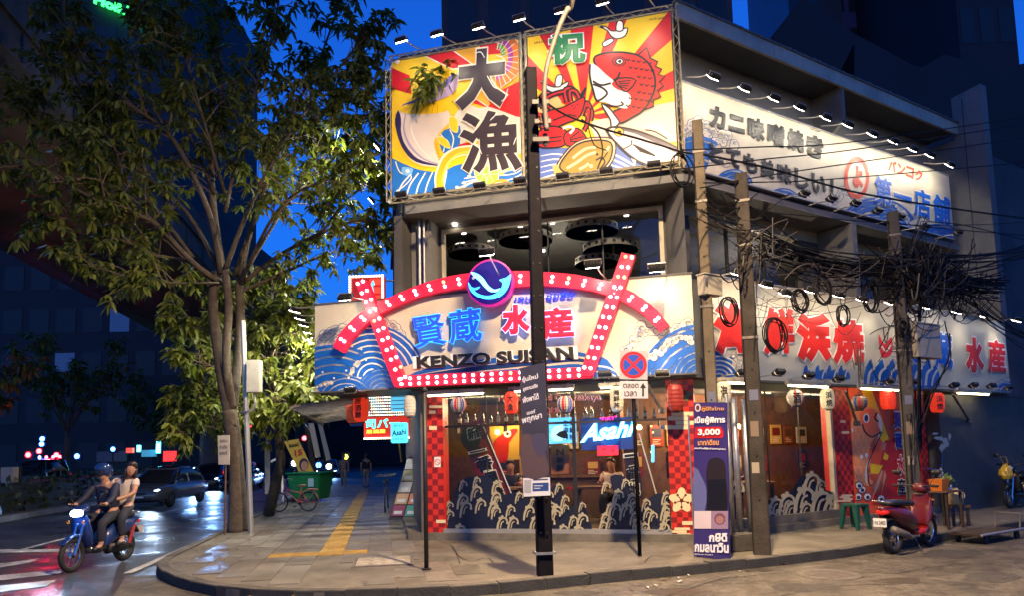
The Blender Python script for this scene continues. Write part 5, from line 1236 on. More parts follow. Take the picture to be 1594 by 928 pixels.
mb = MB(); mb.lathe([(.145, -.022), (.11, -.06), (.0, -.08)], EM('sodium_lamp_glass', (1, .5, .14), 30), 16, q @ Matrix.Diagonal((2.0, 1, 1, 1))); mb.build('lens', sl, smooth=True)
spot('street_lamp_light', LH + Vector((0, 0, -.12)), LH + Vector((-1.3, 1.0, -6)), WST, (1, .71, .40), 176, 1.0, .18, sl)
# advertising board strapped to the pole
FP = Frame(ondepth(809, 774, 9.15).xy.to_3d(), (1, -.12, 0))
ad = thing('pole_poster', 'tall dark poster board with pale lettering strapped to the dark pole', 'poster', FP.w(835, 770, 0))
mb = MB(); mb.prism([FP.w(*p, 0) for p in ((809, 574), (848, 565), (857, 772), (814, 775))], FP.n * -.012, M('poster_dark', (.03, .028, .045), rough=.35, var=.2)); mb.build('board', ad)
mb = MB(); m_pl = PR(190, 190, 205)
for s, TL, TR, BL in (('รุ่นใหม่', (812, 588), (837, 582), (813, 598)), ('ลุยงานจริง', (814, 604), (837, 598), (814, 612)), ('พึ่งพาได้', (813, 619), (838, 612), (814, 629)), ('เบอร์', (820, 641), (833, 638), (820, 647)), ('พฤกษา', (812, 653), (843, 644), (813, 663))): lettering(mb, s, FP, .002, TL, TR, BL, m_pl, .03, .002)
mb.build('lettering', ad)
P = Print(FP, .002); P.poly([(814, 745), (856, 744), (857, 772), (815, 774)], PR(196, 198, 206)); P.poly([(829, 753), (854, 752), (854, 765), (829, 766)], PR(36, 62, 120))
P.line([(830, 748), (853, 747)], 2, PR(60, 60, 80), 0); P.line([(831, 757), (845, 757)], 1.3, PR(190, 190, 205), 0); P.line([(831, 761), (841, 761)], 1.3, PR(190, 190, 205), 0); P.rect(816, 748, 827, 768, PR(150, 152, 160))
P.poly([(813, 676), (840, 690), (852, 720), (852, 742), (814, 742)], PR(74, 58, 62), 2); P.poly([(826, 680), (848, 676), (852, 700), (838, 712)], PR(58, 54, 78), 2)
P.build('print', ad)

# other poles
def cpole(label, base, ztop, w0, w1, mat, rz=-.32, extra=True):
    t = thing('utility_pole', label, 'utility pole', base); vpole(t, base, ztop, w0, w1, mat, rz)
    for z in (ztop * .55, ztop * .8, ztop * .92):
        mb = MB(); w = w0 + (w1 - w0) * z / ztop + .02; mb.box(-w / 2, w / 2, -w / 2, w / 2, z, z + .04, m_rust, Matrix.Translation(base) @ Matrix.Rotation(rz, 4, 'Z')); mb.build('band', t)
    for i in range(3):
        M5 = Matrix.Translation(base) @ Matrix.Rotation(rz, 4, 'Z'); z = 1.2 + i * .55; w = (w0 + (w1 - w0) * z / ztop) / 2; mb = MB(); mb.box(-w * .7 + i * .01, w * (.2 + .2 * i), -w - .003, -w + .01, z, z + .16 + .07 * (i % 2), PR(*((150, 140, 120), (120, 104, 84), (96, 100, 120))[i]), M5); mb.build('old_sticker', t)
    mb = MB(); mb.tube([base + Vector((-w0 * .55, -.05, 0)), base + Vector((-w0 * .52, -.05, ztop * .6)), base + Vector((-w1 * .55, -.04, ztop * .97))], .018, m_cable, 6); mb.build('riser_cable', t)
    for i in range(8):
        z = .8 + i * ztop / 9; w = (w0 + (w1 - w0) * z / ztop) / 2; p = Matrix.Translation(base) @ Matrix.Rotation(rz, 4, 'Z') @ Vector((0, -w + .004, z)); mb = MB(); mb.lathe([(.014, 0), (.014, .012)], m_black, 8, Matrix.Translation(p) @ Matrix.Rotation(R(90), 4, 'X')); mb.build('bolt_hole', t)
    return t
PB2, PB3, PB4 = Vector((3.12, 11.05, 0)), Vector((3.70, 10.82, 0)), Vector((7.26, 12.99, 0))
cpole('brown concrete pole at the building corner behind the purple banner', PB2, 6.9, .19, .16, m_concpole)
cpole('brown concrete pole standing in front of the side window', PB3, 5.9, .25, .19, M('dark_concrete_pole', (.05, .042, .036), spec=.2, rough=.85, var=.3, scale=5, bump=.4, stain=.5))
p4t = cpole('dark pole wrapped in cables beside the parked motorbike', PB4, 5.95, .24, .18, M('blackened_pole', (.05, .045, .04), rough=.8, var=.4, scale=6, bump=.4))
tp = thing('utility_pole', 'slim pale pole with a grey meter box right beside the tree trunk', 'utility pole', Vector((-5.75, 15.6, 0)))
mb = MB(); b = Vector((-5.75, 15.6, 0)); mb.tube([b, ondepth(378, 500, 15.6)], .06, m_alu, 8); mb.build('shaft', tp)
mb = MB(); c_ = ondepth(396, 587, 15.5); mb.box(-.15, .15, -.1, .1, -.36, .36, M('grey_meter_box', (.4, .38, .31), rough=.5, var=.15), Matrix.Translation(c_)); mb.build('meter_box', tp, bevel=.015)
mb = MB(); mb.tube([c_ + Vector((0, 0, -.36)), c_ + Vector((.04, 0, -.6)), c_ + Vector((-.04, 0, -.75)), c_ + Vector((-.3, 0, -.8))], .03, m_alu, 8); mb.build('conduit', tp, smooth=True)
# steel pipes and their block by the side window
pg = thing('pipe_cluster', 'three grey steel conduit pipes rising from a concrete block', 'pipes', onz(1155, 850))
for x, y0, y1, r in ((1139, 614, 850, .035), (1150, 620, 852, .05), (1166, 622, 852, .045)):
    b = onz(x + 4, y1); t_ = ondepth(x, y0, b.y); mb = MB(); mb.tube([b, Vector((b.x, b.y, t_.z))], r, m_steel, 10); mb.build('pipe', pg, smooth=True)
mb = MB(); b = onz(1156, 856); mb.box(-.28, .26, -.14, .2, -.02, .24, m_kerb, Matrix.Translation(b) @ Matrix.Rotation(.4, 4, 'Z')); mb.build('block', pg, bevel=.02)
# junction boxes
def jbox(label, frw, n, x0, y0, x1, y1, d, mat, name='junction_box'):
    u0, z0 = frw.at(x0, y1, n); u1, z1 = frw.at(x1, y0, n); t = thing(name, label, 'junction box', frw.p((u0 + u1) / 2, z0, n))
    mb = MB(); mb.box(u0, u1, n - d, n, z0, z1, mat, frw.m()); mb.build('case', t, bevel=.008); mb = MB(); mb.box(u0 - .01, u1 + .01, n - d - .01, n + .015, z1, z1 + .02, mat, frw.m()); mb.build('lid', t)
    mb = MB(); mb.box(u0 + .03, u0 + .05, n, n + .015, (z0 + z1) / 2 - .03, (z0 + z1) / 2 + .03, m_black, frw.m()); mb.build('latch', t)
m_jb = M('beige_box', (.36, .33, .26), rough=.5, var=.15)
jbox('beige junction box hanging in the cables of the dark right-hand pole', FB, 1.62, 1430, 508, 1463, 556, .22, m_jb); jbox('small beige box on the corner concrete pole', FB, 1.05, 1098, 430, 1124, 457, .16, m_jb)
# black post on the pavement, no-parking sign
bp_ = thing('black_post', 'thin plain black post standing on the pavement by the drain cover', 'post', Vector((-1.26, 10.09, 0)))
mb = MB(); mb.tube([(-1.26, 10.09, -.02), (-1.26, 10.09, 2.5)], .032, m_black, 12); mb.build('shaft', bp_, smooth=True); mb = MB(); mb.lathe([(.045, 2.5), (.045, 2.53), (.02, 2.56), (0, 2.565)], m_black, 12, Matrix.Translation((-1.26, 10.09, 0))); mb.build('cap', bp_); mb = MB(); mb.lathe([(.07, 0), (.07, .015), (.035, .02)], m_black, 12, Matrix.Translation((-1.26, 10.09, 0))); mb.build('base_plate', bp_)
NB = onz(996, 866); FN = Frame(Vector((NB.x, NB.y, 0)), (1, -.08, 0))
nsg = thing('no_parking_sign', 'round blue and red no-parking sign with a plate below on a thin post', 'road sign', NB)
mb = MB(); mb.tube([NB, NB + Vector((0, 0, 3.05))], .03, m_dpole, 10); mb.build('post', nsg, smooth=True)
mb = MB(); mb.prism([FN.w(*p, .05) for p in ((964, 546), (1008, 547), (1008, 592), (964, 591))], FN.n * -.012, M('sign_back_grey', (.36, .36, .38), rough=.4, var=.1)); mb.build('plate', nsg)
P = Print(FN, .0515); P.circ((986, 569), 21, PR(200, 26, 34), 21, n=36); P.circ((986, 569), 16, PR(26, 70, 170), 16, n=32)
for a in (45, -45): P.poly([(986 + x * math.cos(R(a)) - y * math.sin(R(a)), 569 + x * math.sin(R(a)) + y * math.cos(R(a))) for x, y in ((-17, -2.2), (17, -2.2), (17, 2.2), (-17, 2.2))], PR(200, 26, 34))
P.build('symbol', nsg)
mb = MB(); mb.prism([FN.w(*p, .05) for p in ((965, 594), (1008, 594), (1009, 621), (966, 621))], FN.n * -.012, M('sign_plate_pale', (.52, .48, .52), rough=.45, var=.1)); o = mb.build('lower_plate', nsg)
mb = MB(); lettering(mb, 'ตลอด', FN, .052, (970, 598), (994, 598), (970, 605), m_black, .02, .002); lettering(mb, 'เวลา', FN, .052, (972, 610), (991, 610), (972, 618), m_black, .02, .002); mb.build('lettering', o)
P = Print(FN, .052); P.poly([(1001, 597), (1006, 605), (1002.5, 605), (1002.5, 618), (999.5, 618), (999.5, 605), (996, 605)], m_black); P.build('arrow', o)
# purple campaign banner on a stand
FBn = Frame(onz(1080, 867), onz(1135, 873) - onz(1080, 867)); FBn.o.z = 0
bn = thing('banner_stand', 'tall purple banner with 3,000 in a red band at the kerb', 'banner', onz(1108, 870))
mb = MB(); mb.prism([FBn.w(*p) for p in ((1080, 627.5), (1130.5, 627.5), (1135.5, 873), (1080, 867))], FBn.n * -.03, PR(52, 42, 108)); mb.build('panel', bn)
Zn = lambda x, y: (1050 + x / 3.2, 590 + y / 3.2)
P = Print(FBn, .002, Zn)
P.circ((116, 146), 15, PR(200, 190, 200), 20, n=20); P.circ((116, 146), 9, PR(90, 50, 60), 13, n=16); P.rect(134, 138, 172, 158, PR(120, 70, 60)); P.poly([(104, 242), (232, 240), (246, 268), (240, 296), (98, 298)], PR(176, 26, 36))
P.poly([(97, 440), (140, 500), (160, 560), (150, 660), (97, 660)], PR(92, 96, 150), 2)
P.poly([(160, 450), (175, 405), (215, 395), (250, 420), (258, 500), (262, 650), (165, 650), (175, 560), (160, 520)], PR(34, 26, 34), 3); P.poly([(165, 505), (255, 500), (264, 660), (160, 660)], PR(14, 14, 26), 1)
P.rect(98, 660, 184, 748, PR(200, 186, 196)); P.rect(186, 660, 268, 750, PR(142, 120, 148)); P.circ((226, 700), 28, PR(110, 72, 84), 30, n=18); P.circ((226, 704), 20, PR(150, 110, 116), 20, n=16)
P.build('print', bn)
mb = MB(); m_lw = PR(226, 224, 232)
for s, TL, TR, BL, mt, b_ in (('ภูมิใจไทย', (134, 142), (246, 140), (134, 166), PR(200, 150, 90), .02), ('เบี้ยผู้พิการ', (100, 190), (252, 186), (100, 232), m_lw, .04), ('3,000', (116, 252), (228, 250), (116, 288), m_lw, .045), ('บาท/เดือน', (116, 306), (220, 303), (116, 334), PR(210, 150, 90), .03), ('เพื่อชีวิตที่ดีกว่าของทุกคน', (98, 342), (254, 346), (98, 354), m_lw, .02), ('กษิดิ', (172, 772), (262, 770), (172, 815), m_lw, .045), ('กมลนาวิน', (100, 815), (270, 820), (100, 864), m_lw, .045), ('ผู้สมัคร เขต 18 เบอร์ 4', (100, 870), (190, 874), (100, 880), m_lw, .01)):
    lettering(mb, s, FBn, .012, TL, TR, BL, mt, b_, .002, Z=Zn)
mb.build('lettering', bn)
mb = MB(); b0 = FBn.w(1082, 866, -.02); b1 = FBn.w(1134, 872, -.02); mb.tube([Vector((b0.x, b0.y, 0)), Vector((b0.x, b0.y, 2.1))], .014, m_steel, 6); mb.tube([Vector((b1.x, b1.y, 0)), Vector((b1.x, b1.y, 2.1))], .014, m_steel, 6); mb.build('frame', bn)

# ---------------------------------------------------------------- cables
def cable(label, pts, r=.012, mat=None, n=1.45, sag=0.0, group='overhead cables', name='cable'):
    """pts: (x, y) on the plane of the poles, or (x, y, distance)"""
    W = [FB.w(p[0], p[1], n) if len(p) == 2 else ondepth(*p) for p in pts]
    W = [Vector(q) for q in smooth([tuple(w) for w in W], 6, False)]
    mb = MB(); mb.tube(W, r, mat or m_cable, 5); return mb.build(name, label=label, cat='cable', group=group)
WIRES = [([(1700, 168), (1594, 182), (1320, 221), (1180, 228), (1060, 233)], .011, 'highest of the wires crossing the upper side sign'),
         ([(1700, 176), (1594, 193), (1330, 232), (1200, 246), (1062, 262)], .011, 'second highest wire crossing the upper side sign'),
         ([(1700, 198), (1594, 214), (1300, 257), (1180, 275), (1090, 292)], .011, 'third wire down crossing the upper side sign'),
         ([(1700, 238), (1594, 252), (1310, 277), (1180, 283), (1095, 284)], .011, 'fourth wire down crossing the upper side sign'),
         ([(1700, 352), (1594, 339), (1470, 322), (1330, 298), (1200, 262), (1095, 240)], .018, 'thick black cable sloping down right below the round stamp'),
         ([(1700, 392), (1594, 372), (1500, 350), (1436, 344)], .010, 'thin cable running right from the top of the cable-wrapped pole'),
         ([(1700, 380), (1594, 366), (1436, 352), (1300, 330), (1185, 300)], .010, 'thin cable between the side window pole and the right edge'),
         ([(1700, 330), (1594, 345), (1436, 350), (1250, 335), (1100, 318)], .008, 'thin cable along the ledge under the upper side sign'),
         ([(1700, 380), (1594, 395), (1510, 420), (1440, 420)], .02, 'heavy black cable entering the tangle from the right edge'),
         ([(1700, 560), (1594, 520), (1520, 480), (1440, 430)], .016, 'heavy cable falling right from the tangle'),
         ([(1700, 575), (1594, 528), (1540, 500), (1500, 450), (1440, 415)], .012, 'looping cable falling right from the tangle'),
         ([(1436, 400), (1330, 395), (1250, 380), (1182, 330), (1130, 300)], .014, 'cable sagging between the two right-hand poles, the upper'),
         ([(1436, 425), (1330, 428), (1250, 410), (1182, 350), (1100, 330)], .014, 'cable sagging between the two right-hand poles, the middle'),
         ([(1436, 440), (1340, 445), (1260, 440), (1182, 400), (1120, 420)], .012, 'cable sagging between the two right-hand poles, the lower'),
         ([(1478, 520), (1476, 560), (1450, 620), (1430, 680)], .016, 'black cable hanging down across the blue sign character'),
         ([(1470, 500), (1480, 560), (1455, 600), (1437, 640), (1430, 700)], .012, 'second black cable hanging down across the blue sign character'),
         ([(1180, 300), (1140, 330), (1100, 360), (1085, 400)], .010, 'short cable between the corner pole and the side window pole'),
         ([(1120, 300), (1160, 345), (1190, 330), (1230, 300)], .008, 'thin looping cable right of the corner pole')]
for pts, r, lb in WIRES: cable(lb, pts, r)
cable('long black cable from the dark square pole to the corner pole', [(838, 150, 9.4), (880, 178, 9.6), (940, 200, 9.9), (1010, 220, 10.4), (1062, 236, 10.9), (1090, 240, 11.05)], .016)
cable('thin drooping cable hanging in front of the flounder picture', [(905, 185, 9.7), (930, 205, 9.8), (938, 235, 9.8), (930, 262, 9.8)], .012)
cable('thin cable loop beside the flounder picture', [(915, 195, 9.7), (925, 225, 9.75), (945, 235, 9.8), (935, 250, 9.8)], .008)
coils = [((1246, 469), .19, 'tight dark coil left of the big sign lamps'), ((1281, 452), .25, 'large coil hanging from the wires above the third red character'), ((1312, 492), .17, 'small oval coil above the fourth red character'), ((1355, 463), .27, 'large coil left of the cable-wrapped pole'), ((1134, 487), .21, 'thin coil over the first red character'), ((1207, 522), .26, 'large coil over the second red character'), ((1060, 264), .27, 'loose coil at the corner by the billboard frame'), ((1424, 468), .25, 'oval coil against the cable-wrapped pole'), ((1406, 512), .13, 'small coil beside the beige box'), ((1243, 410), .16, 'loose coil high between the two poles')]
for i, ((x, y), r, lb) in enumerate(coils):
    n = 1.5 + .05 * (i % 3) if x > 1090 else .5; c_ = FB.w(x, y, n); t = thing('cable_coil', lb, 'cable coil', c_, group='coils of spare cable')
    for k in range(random.Random(i).randint(4, 7)):
        mb = MB(); ax = FB.n + Vector((random.gauss(0, .12), random.gauss(0, .12), random.gauss(0, .1)))
        mb.torus(c_ + Vector((random.gauss(0, .015), random.gauss(0, .015), random.gauss(0, .015))), ax, r * random.uniform(.9, 1.08), .0105, m_cable, 26, 5, random.uniform(.78, .95)); mb.build('turn', t)
# the uncountable tangle
def strand(mb, A, B, sag, r, mat, nn, rnd, seg=9):
    """a slack strand hanging between two points"""
    k = rnd.uniform(.35, .65); pts = []
    for i in range(seg):
        f = i / (seg - 1); g = 1 - abs(f - k) / max(k, 1 - k); pts.append(FB.w(A[0] + (B[0] - A[0]) * f, A[1] + (B[1] - A[1]) * f + sag * (1 - (1 - g) ** 2), nn + rnd.gauss(0, .01)))
    mb.tube(pts, r, mat, 4, cap=False)
def tangle(label, cx, cy, sx, sy, n, seed, mats, r=(.004, .010), down=0.0):
    rnd = random.Random(seed); mb = MB()
    for i in range(n):
        A = (rnd.gauss(cx, sx), rnd.gauss(cy, sy * .55)); B = (rnd.gauss(cx, sx), rnd.gauss(cy, sy * .55) + down * rnd.uniform(0, 6))
        strand(mb, A, B, rnd.choice((rnd.uniform(-12, 14), rnd.uniform(8, 34), rnd.uniform(20, 62))), rnd.uniform(*r), rnd.choice(mats), 1.5 + rnd.gauss(0, .12), rnd)
    return mb.build('cable_tangle', label=label, cat='cable tangle', kind='stuff')
def bundle(label, A, B, sag, n, seed, spread=7, r=(.007, .017)):
    rnd = random.Random(seed); mb = MB()
    for i in range(n): strand(mb, (A[0] + rnd.gauss(0, spread * .5), A[1] + rnd.gauss(0, spread)), (B[0] + rnd.gauss(0, spread * .5), B[1] + rnd.gauss(0, spread)), sag * rnd.uniform(.6, 1.3), rnd.uniform(*r), rnd.choice((m_cable, m_cable, m_cable, m_cableb)), 1.48 + rnd.gauss(0, .06), rnd, 12)
    return mb.build('cable_bundle', label=label, cat='cable bundle', kind='stuff')
bundle('heavy cable bundle sagging between the two right-hand poles', (1184, 372), (1432, 412), 26, 34, 31, 12)
bundle('cable bundle running right from the cable-wrapped pole', (1436, 408), (1560, 440), 14, 34, 32, 13)
bundle('thick cables running off the right edge below the upper sign', (1436, 396), (1680, 360), 22, 9, 33, 8)
bundle('cables dropping from the tangle to the right edge', (1500, 440), (1680, 556), 26, 9, 34, 10)
bundle('cable bundle between the corner pole and the side window pole', (1094, 330), (1184, 366), 16, 12, 35, 12, (.004, .010))
bundle('bundle of cables strapped down the cable-wrapped pole', (1432, 420), (1430, 700), 0, 16, 36, 4)
bundle('cables fanning up to the top of the cable-wrapped pole', (1390, 450), (1436, 345), 8, 16, 37, 9, (.004, .010))
tangle('dense black tangle of cables around the right-hand pole', 1432, 415, 38, 38, 180, 11, (m_cable, m_cable, m_cableb), (.006, .015))
tangle('tangle of cables hanging right of the right-hand pole', 1498, 440, 26, 22, 60, 12, (m_cable, m_cable, m_cableb), (.005, .013))
tangle('tangle of cables between the two right-hand poles', 1310, 415, 55, 26, 34, 13, (m_cable, m_cableb))
tangle('tangle of thin cables around the side window pole', 1185, 380, 26, 40, 40, 14, (m_cable, m_cableb))
tangle('cables hanging down the right-hand pole in front of the sign', 1412, 500, 22, 44, 46, 15, (m_cable, m_cableb), down=8)
tangle('thin cables hanging over the giant red characters', 1215, 455, 50, 30, 26, 16, (m_cable, m_cableb), (.003, .006), down=5)
tangle('bundle of cables running down the right-hand pole', 1424, 650, 7, 50, 18, 17, (m_cable,), (.006, .014), down=16)
tangle('bundle of old cables hanging in front of the lower side sign', 1337, 545, 6, 20, 12, 18, (m_cableb,), (.004, .008), down=14)

# ---------------------------------------------------------------- lanterns
m_lred = M('red_lantern_paper', (.55, .03, .015), rough=.6, var=.1, emit=(1, .05, .015), es=.22); m_lcream = M('cream_lantern_paper', (.6, .55, .4), rough=.6, var=.1, emit=(1, .8, .45), es=.06); m_lpale = M('pale_lantern_paper', (.5, .48, .42), rough=.6, var=.1, emit=(1, .85, .6), es=.03)
def lantern(label, c, h, r, mat, txt=None, stripes=None, tilt=0.0, ink=None, zt=2.78, group='paper lanterns under the canopy'):
    t = thing('paper_lantern', label, 'lantern', c, group=group); Mx = Matrix.Translation(c) @ Matrix.Rotation(tilt, 4, 'Y')
    prof = []; N = 14
    for i in range(N + 1):
        f = i / N; zz = -h / 2 + h * f; rr = r * (1 - abs(2 * f - 1) ** 3.2) ** .5 * .55 + r * .45 if h > 2.2 * r else r * math.sqrt(max(.02, 1 - (2 * f - 1) ** 2 * .93))
        prof.append((rr * (1.0 if i % 2 else .965), zz))
    mb = MB(); mb.lathe(prof, mat, 18, Mx); mb.build('shade', t, smooth=False)
    for s, nm in ((-1, 'bottom_ring'), (1, 'top_ring')):
        mb = MB(); mb.lathe([(r * .5, s * h / 2 - .012), (r * .5, s * h / 2 + .012)], m_black, 14, Mx); mb.build(nm, t)
    top = Mx @ Vector((0, 0, h / 2)); mb = MB(); mb.tube([top, Vector((top.x, top.y, max(zt, top.z + .05)))], .006, m_black, 5); mb.build('cord', t)
    F = Frame(c + Vector((0, 0, -c.z)), (1, -.2, 0)) 
    if txt:
        mb = MB(); k = len(txt)
        for j, chh in enumerate(txt):
            s = min(r * .9, h * .75 / k); z0 = c.z + h * .36 - (j + 1) * h * .72 / k
            lettering(mb, chh, F, r * .985, (-s / 2, z0 + h * .66 / k), (s / 2, z0 + h * .66 / k), (-s / 2, z0), ink or m_black, .03, .004, raw=True)
        mb.build('characters', t)
    if stripes:
        for j, (a0, a1, m_) in enumerate(stripes):
            mb = MB(); vs = []; fs = []
            for i in range(N + 1):
                for a in (a0, a1): vs.append((prof[i][0] * 1.02 * math.cos(R(a)), prof[i][0] * 1.02 * math.sin(R(a)), prof[i][1]))
            for i in range(N): fs.append((2 * i, 2 * i + 1, 2 * i + 3, 2 * i + 2))
            mb.add(vs, fs, m_, Mx); mb.build('stripe', t)
    return t
RBW = [(-120, -92, PR(190, 30, 40)), (-72, -45, PR(40, 60, 150)), (-150, -135, PR(40, 60, 150)), (-30, -10, PR(190, 30, 40))]
lantern('round striped lantern nearest the left red pillar', FC.w(714, 631, .1), .3, .15, m_lpale, None, RBW); lantern('long red lantern left of the dark square pole', FC.w(796, 628, .1), .42, .125, m_lred, '大漁', ink=INK); lantern('round striped lantern right of the dark square pole', FC.w(880, 630, .1), .32, .15, m_lpale, None, RBW)
lantern('long pale lantern with black characters behind the no-parking sign', FC.w(960, 622, .1), .46, .12, m_lcream, '海鮮丼'); lantern('long dark red lantern in front of the right red pillar', FC.w(1051, 620, .1), .48, .145, M('dim_red_lantern', (.22, .02, .015), rough=.4, emit=(1, .1, .03), es=.05), None)
lantern('long pale ribbed lantern at the left end of the front sign', FC.w(638, 633, .1), .42, .115, m_lpale, None); lantern('long red lantern under the left canopy beside the bulb board', ondepth(562, 636, 15.2), .62, .17, m_lred, '居酒屋', ink=INK); lantern('dim red lantern half hidden behind the left canopy lantern', ondepth(549, 640, 16.4), .6, .16, M('dim_red_lantern2', (.25, .03, .02), rough=.5, emit=(1, .15, .05), es=.05))
lantern('pale lantern hanging left of the corner pole pipes', FB.w(1126, 612, .35), .38, .13, m_lcream, '海'); lantern('round white and red lantern above the side window', FB.w(1238, 620, .2), .32, .16, m_lpale, '酒', [(-120, -100, PR(190, 30, 40)), (-60, -40, PR(190, 30, 40))]); lantern('pale long lantern left of the carp mural', FB.w(1288, 622, .2), .42, .13, m_lcream, '浜焼')
lantern('round dim lantern over the carp mural', FB.w(1337, 628, .2), .3, .16, M('dim_multi_lantern', (.25, .2, .12), rough=.6, var=.3), None, RBW); lantern('long red lantern over the yellow ray of the mural', FB.w(1382, 622, .2), .46, .16, m_lred); lantern('tilted red lantern right of the cable-wrapped pole', FB.w(1459, 628, .2), .46, .15, m_lred, '浜焼', None, .1, INK)
# fluorescent fittings under the canopies; tube glow added to brighten the shop front
m_tube = EM('tube_added_glow', (1, .84, .5), 11.0, True)
for i, (F, x0, x1, y, lb) in enumerate(((FC, 664, 754, 614, 'over the left red pillar'), (FC, 792, 822, 607, 'just left of the dark pole'), (FC, 852, 894, 604, 'just right of the dark pole'), (FC, 932, 986, 600, 'behind the no-parking sign'), (FB, 1120, 1168, 601, 'over the left side-window lantern'), (FB, 1226, 1290, 606, 'over the side window'), (FB, 1338, 1400, 609, 'over the carp mural'), (FB, 1490, 1540, 617, 'over the dark wall right of the red lantern'))):
    n = .05 if F is FC else .32; u0, z = F.at(x0, y, n); u1, _ = F.at(x1, y, n); z = 2.72
    t = thing('light_fitting', 'fluorescent batten under the canopy ' + lb, 'light fitting', F.p((u0 + u1) / 2, z, n), group='battens under the canopy')
    mb = MB(); mb.box(u0, u1, n - .05, n + .05, z, z + .07, m_cream, F.m()); mb.build('housing', t); mb = MB(); mb.tube([F.p(u0 + .03, z - .018, n), F.p(u1 - .03, z - .018, n)], .014, m_tube, 8); mb.build('tube', t)
    mb = MB(); mb.box(u0 + .1, u0 + .12, n - .01, n + .01, z + .07, 2.82, m_steel, F.m()); mb.box(u1 - .12, u1 - .1, n - .01, n + .01, z + .07, 2.82, m_steel, F.m()); mb.build('hanger', t)
# slanting brackets
for x0, y0, x1, y1, F, lb in ((1008, 600, 1030, 640, FC, 'beside the right red pillar'), (1483, 615, 1508, 655, FB, 'on the dark wall at the right'), (1316, 610, 1334, 660, FB, 'across the carp mural')):
    t = thing('awning_strut', 'slanted dark strut under the canopy ' + lb, 'strut', F.w(x1, y1, .0)); mb = MB(); mb.tube([F.w(x0, y0, .3), F.w(x1, y1, .02)], .03, m_rust, 6); mb.build('bar', t); mb = MB(); p = F.w(x1, y1, .015); mb.box(-.05, .05, -.05, .05, -.05, .05, m_rust, Matrix.Translation(p)); mb.build('foot', t)

# ---------------------------------------------------------------- signs and goods on the left side
m_cyan = EM('cyan_light_box', (.06, .5, .75), 1.1)
def lsign(name, label, Y, quad, mat, cat='light box', th=.12):
    F = Frame(Vector((ondepth(quad[0], quad[1], Y).x, Y, 0)), (1, -.05, 0)); t = thing(name, label, cat, F.w(quad[0], quad[3], 0))
    u0, z1 = F.at(quad[0], quad[1]); u1, z0 = F.at(quad[2], quad[3]); mb = MB(); mb.box(u0, u1, -th, 0, z0, z1, mat, F.m()); mb.build('box', t, bevel=.02)
    for z in (z0 + .1, z1 - .1):
        c_ = F.p((u0 + u1) / 2, z, -th / 2); d = (c_ - FL.o).dot(FL.n); mb = MB(); mb.tube([c_, c_ - FL.n * (d + .12)], .02, m_rust, 6); mb.build('wall_bracket', t)
    return t, F, (u0, u1, z0, z1)
t, F, E = lsign('light_box', 'cyan beer light box with dark script hanging by the left corner', 15.3, (608, 659, 634, 690), m_cyan)
mb = MB(); lettering(mb, 'Asahi', F, .005, (610, 671), (632, 668), (610, 680), INK, .03, .004); lettering(mb, 'SUPER DRY', F, .005, (611, 683), (630, 683), (611, 686), DBL, .01, .004); lettering(mb, 'BEER', F, .005, (613, 662), (629, 662), (613, 665), DBL, .01, .004); mb.build('lettering', t)
mb = MB(); mb.tube([F.w(621, 690, -.06), F.w(625, 720, -.06)], .02, M('orange_bracket', (.5, .25, .03), rough=.5), 6); mb.build('bracket', t)
t, F, E = lsign('light_box', 'blue slatted light box above the cyan beer box', 16.0, (608, 611, 634, 641), EM('blue_slat_box', (.07, .35, .55), .6))
mb = MB(); [mb.box(E[0] + .02, E[1] - .02, .0, .012, E[2] + .06 + k * .09, E[2] + .075 + k * .09, m_dgrey, F.m()) for k in range(4)]; mb.build('slats', t)
t, F, E = lsign('bulb_board', 'board covered in rows of tiny bulbs under the left canopy', 19.0, (549, 614, 640, 648), m_dgrey, 'sign')
m_tiny = [EM('tiny_bulb_%d' % i, c_, 3.0) for i, c_ in enumerate(((1, .85, .55), (.4, .7, 1), (1, .3, .25)))]
nx = 26; ny = 8
for r_ in range(ny):
    mb = MB()
    for k in range(nx):
        u = E[0] + (k + .5) * (E[1] - E[0]) / nx; z = E[2] + (r_ + .5) * (E[3] - E[2]) / ny
        mb.box(u - .013, u + .013, 0, .02, z - .013, z + .013, m_tiny[0 if (k + r_) % 5 < 3 else (1 if (k * 7 + r_) % 3 else 2)], F.m())
    mb.build('bulb_row', t, kind='stuff')
t, F, E = lsign('lit_sign', 'red and cyan lit sign with a bulb border under the left canopy', 19.5, (566, 649, 646, 680), M('red_lit_panel', (.3, .02, .02), rough=.4, emit=(1, .05, .03), es=.25), 'sign')
mb = MB(); lettering(mb, '司バー', F, .01, (569, 653), (622, 652), (569, 668), EM('cyan_letters', (.05, .7, .6), 1.6), .03, .01); lettering(mb, '居酒屋', F, .01, (570, 670), (600, 669), (570, 676), EM('yellow_letters', (1, .5, .05), 1.2), .02, .01); mb.build('lettering', t)
for k in range(22):
    u = E[0] + (k + .5) * (E[1] - E[0]) / 22; mb = MB(); mb.box(u - .022, u + .022, 0, .03, E[2] - .05, E[2] - .01, m_tiny[0], F.m()); mb.build('bulb', t)
t, F, E = lsign('bulb_sign', 'red box sign framed with white bulbs above the left end of the front sign', 16.5, (543, 429, 598, 474), M('dark_red_panel', (.3, .015, .02), rough=.4, emit=(1, .03, .03), es=.12), 'sign', .2)
for k in range(12):
    for (u, z) in ((E[0] + (k + .5) * (E[1] - E[0]) / 12, E[3] - .03), (E[0] + .03, E[2] + (k + .5) * (E[3] - E[2]) / 12), (E[1] - .03, E[2] + (k + .5) * (E[3] - E[2]) / 12)):
        mb = MB(); mb.box(u - .02, u + .02, 0, .025, z - .02, z + .02, m_tiny[0], F.m()); mb.build('bulb', t)
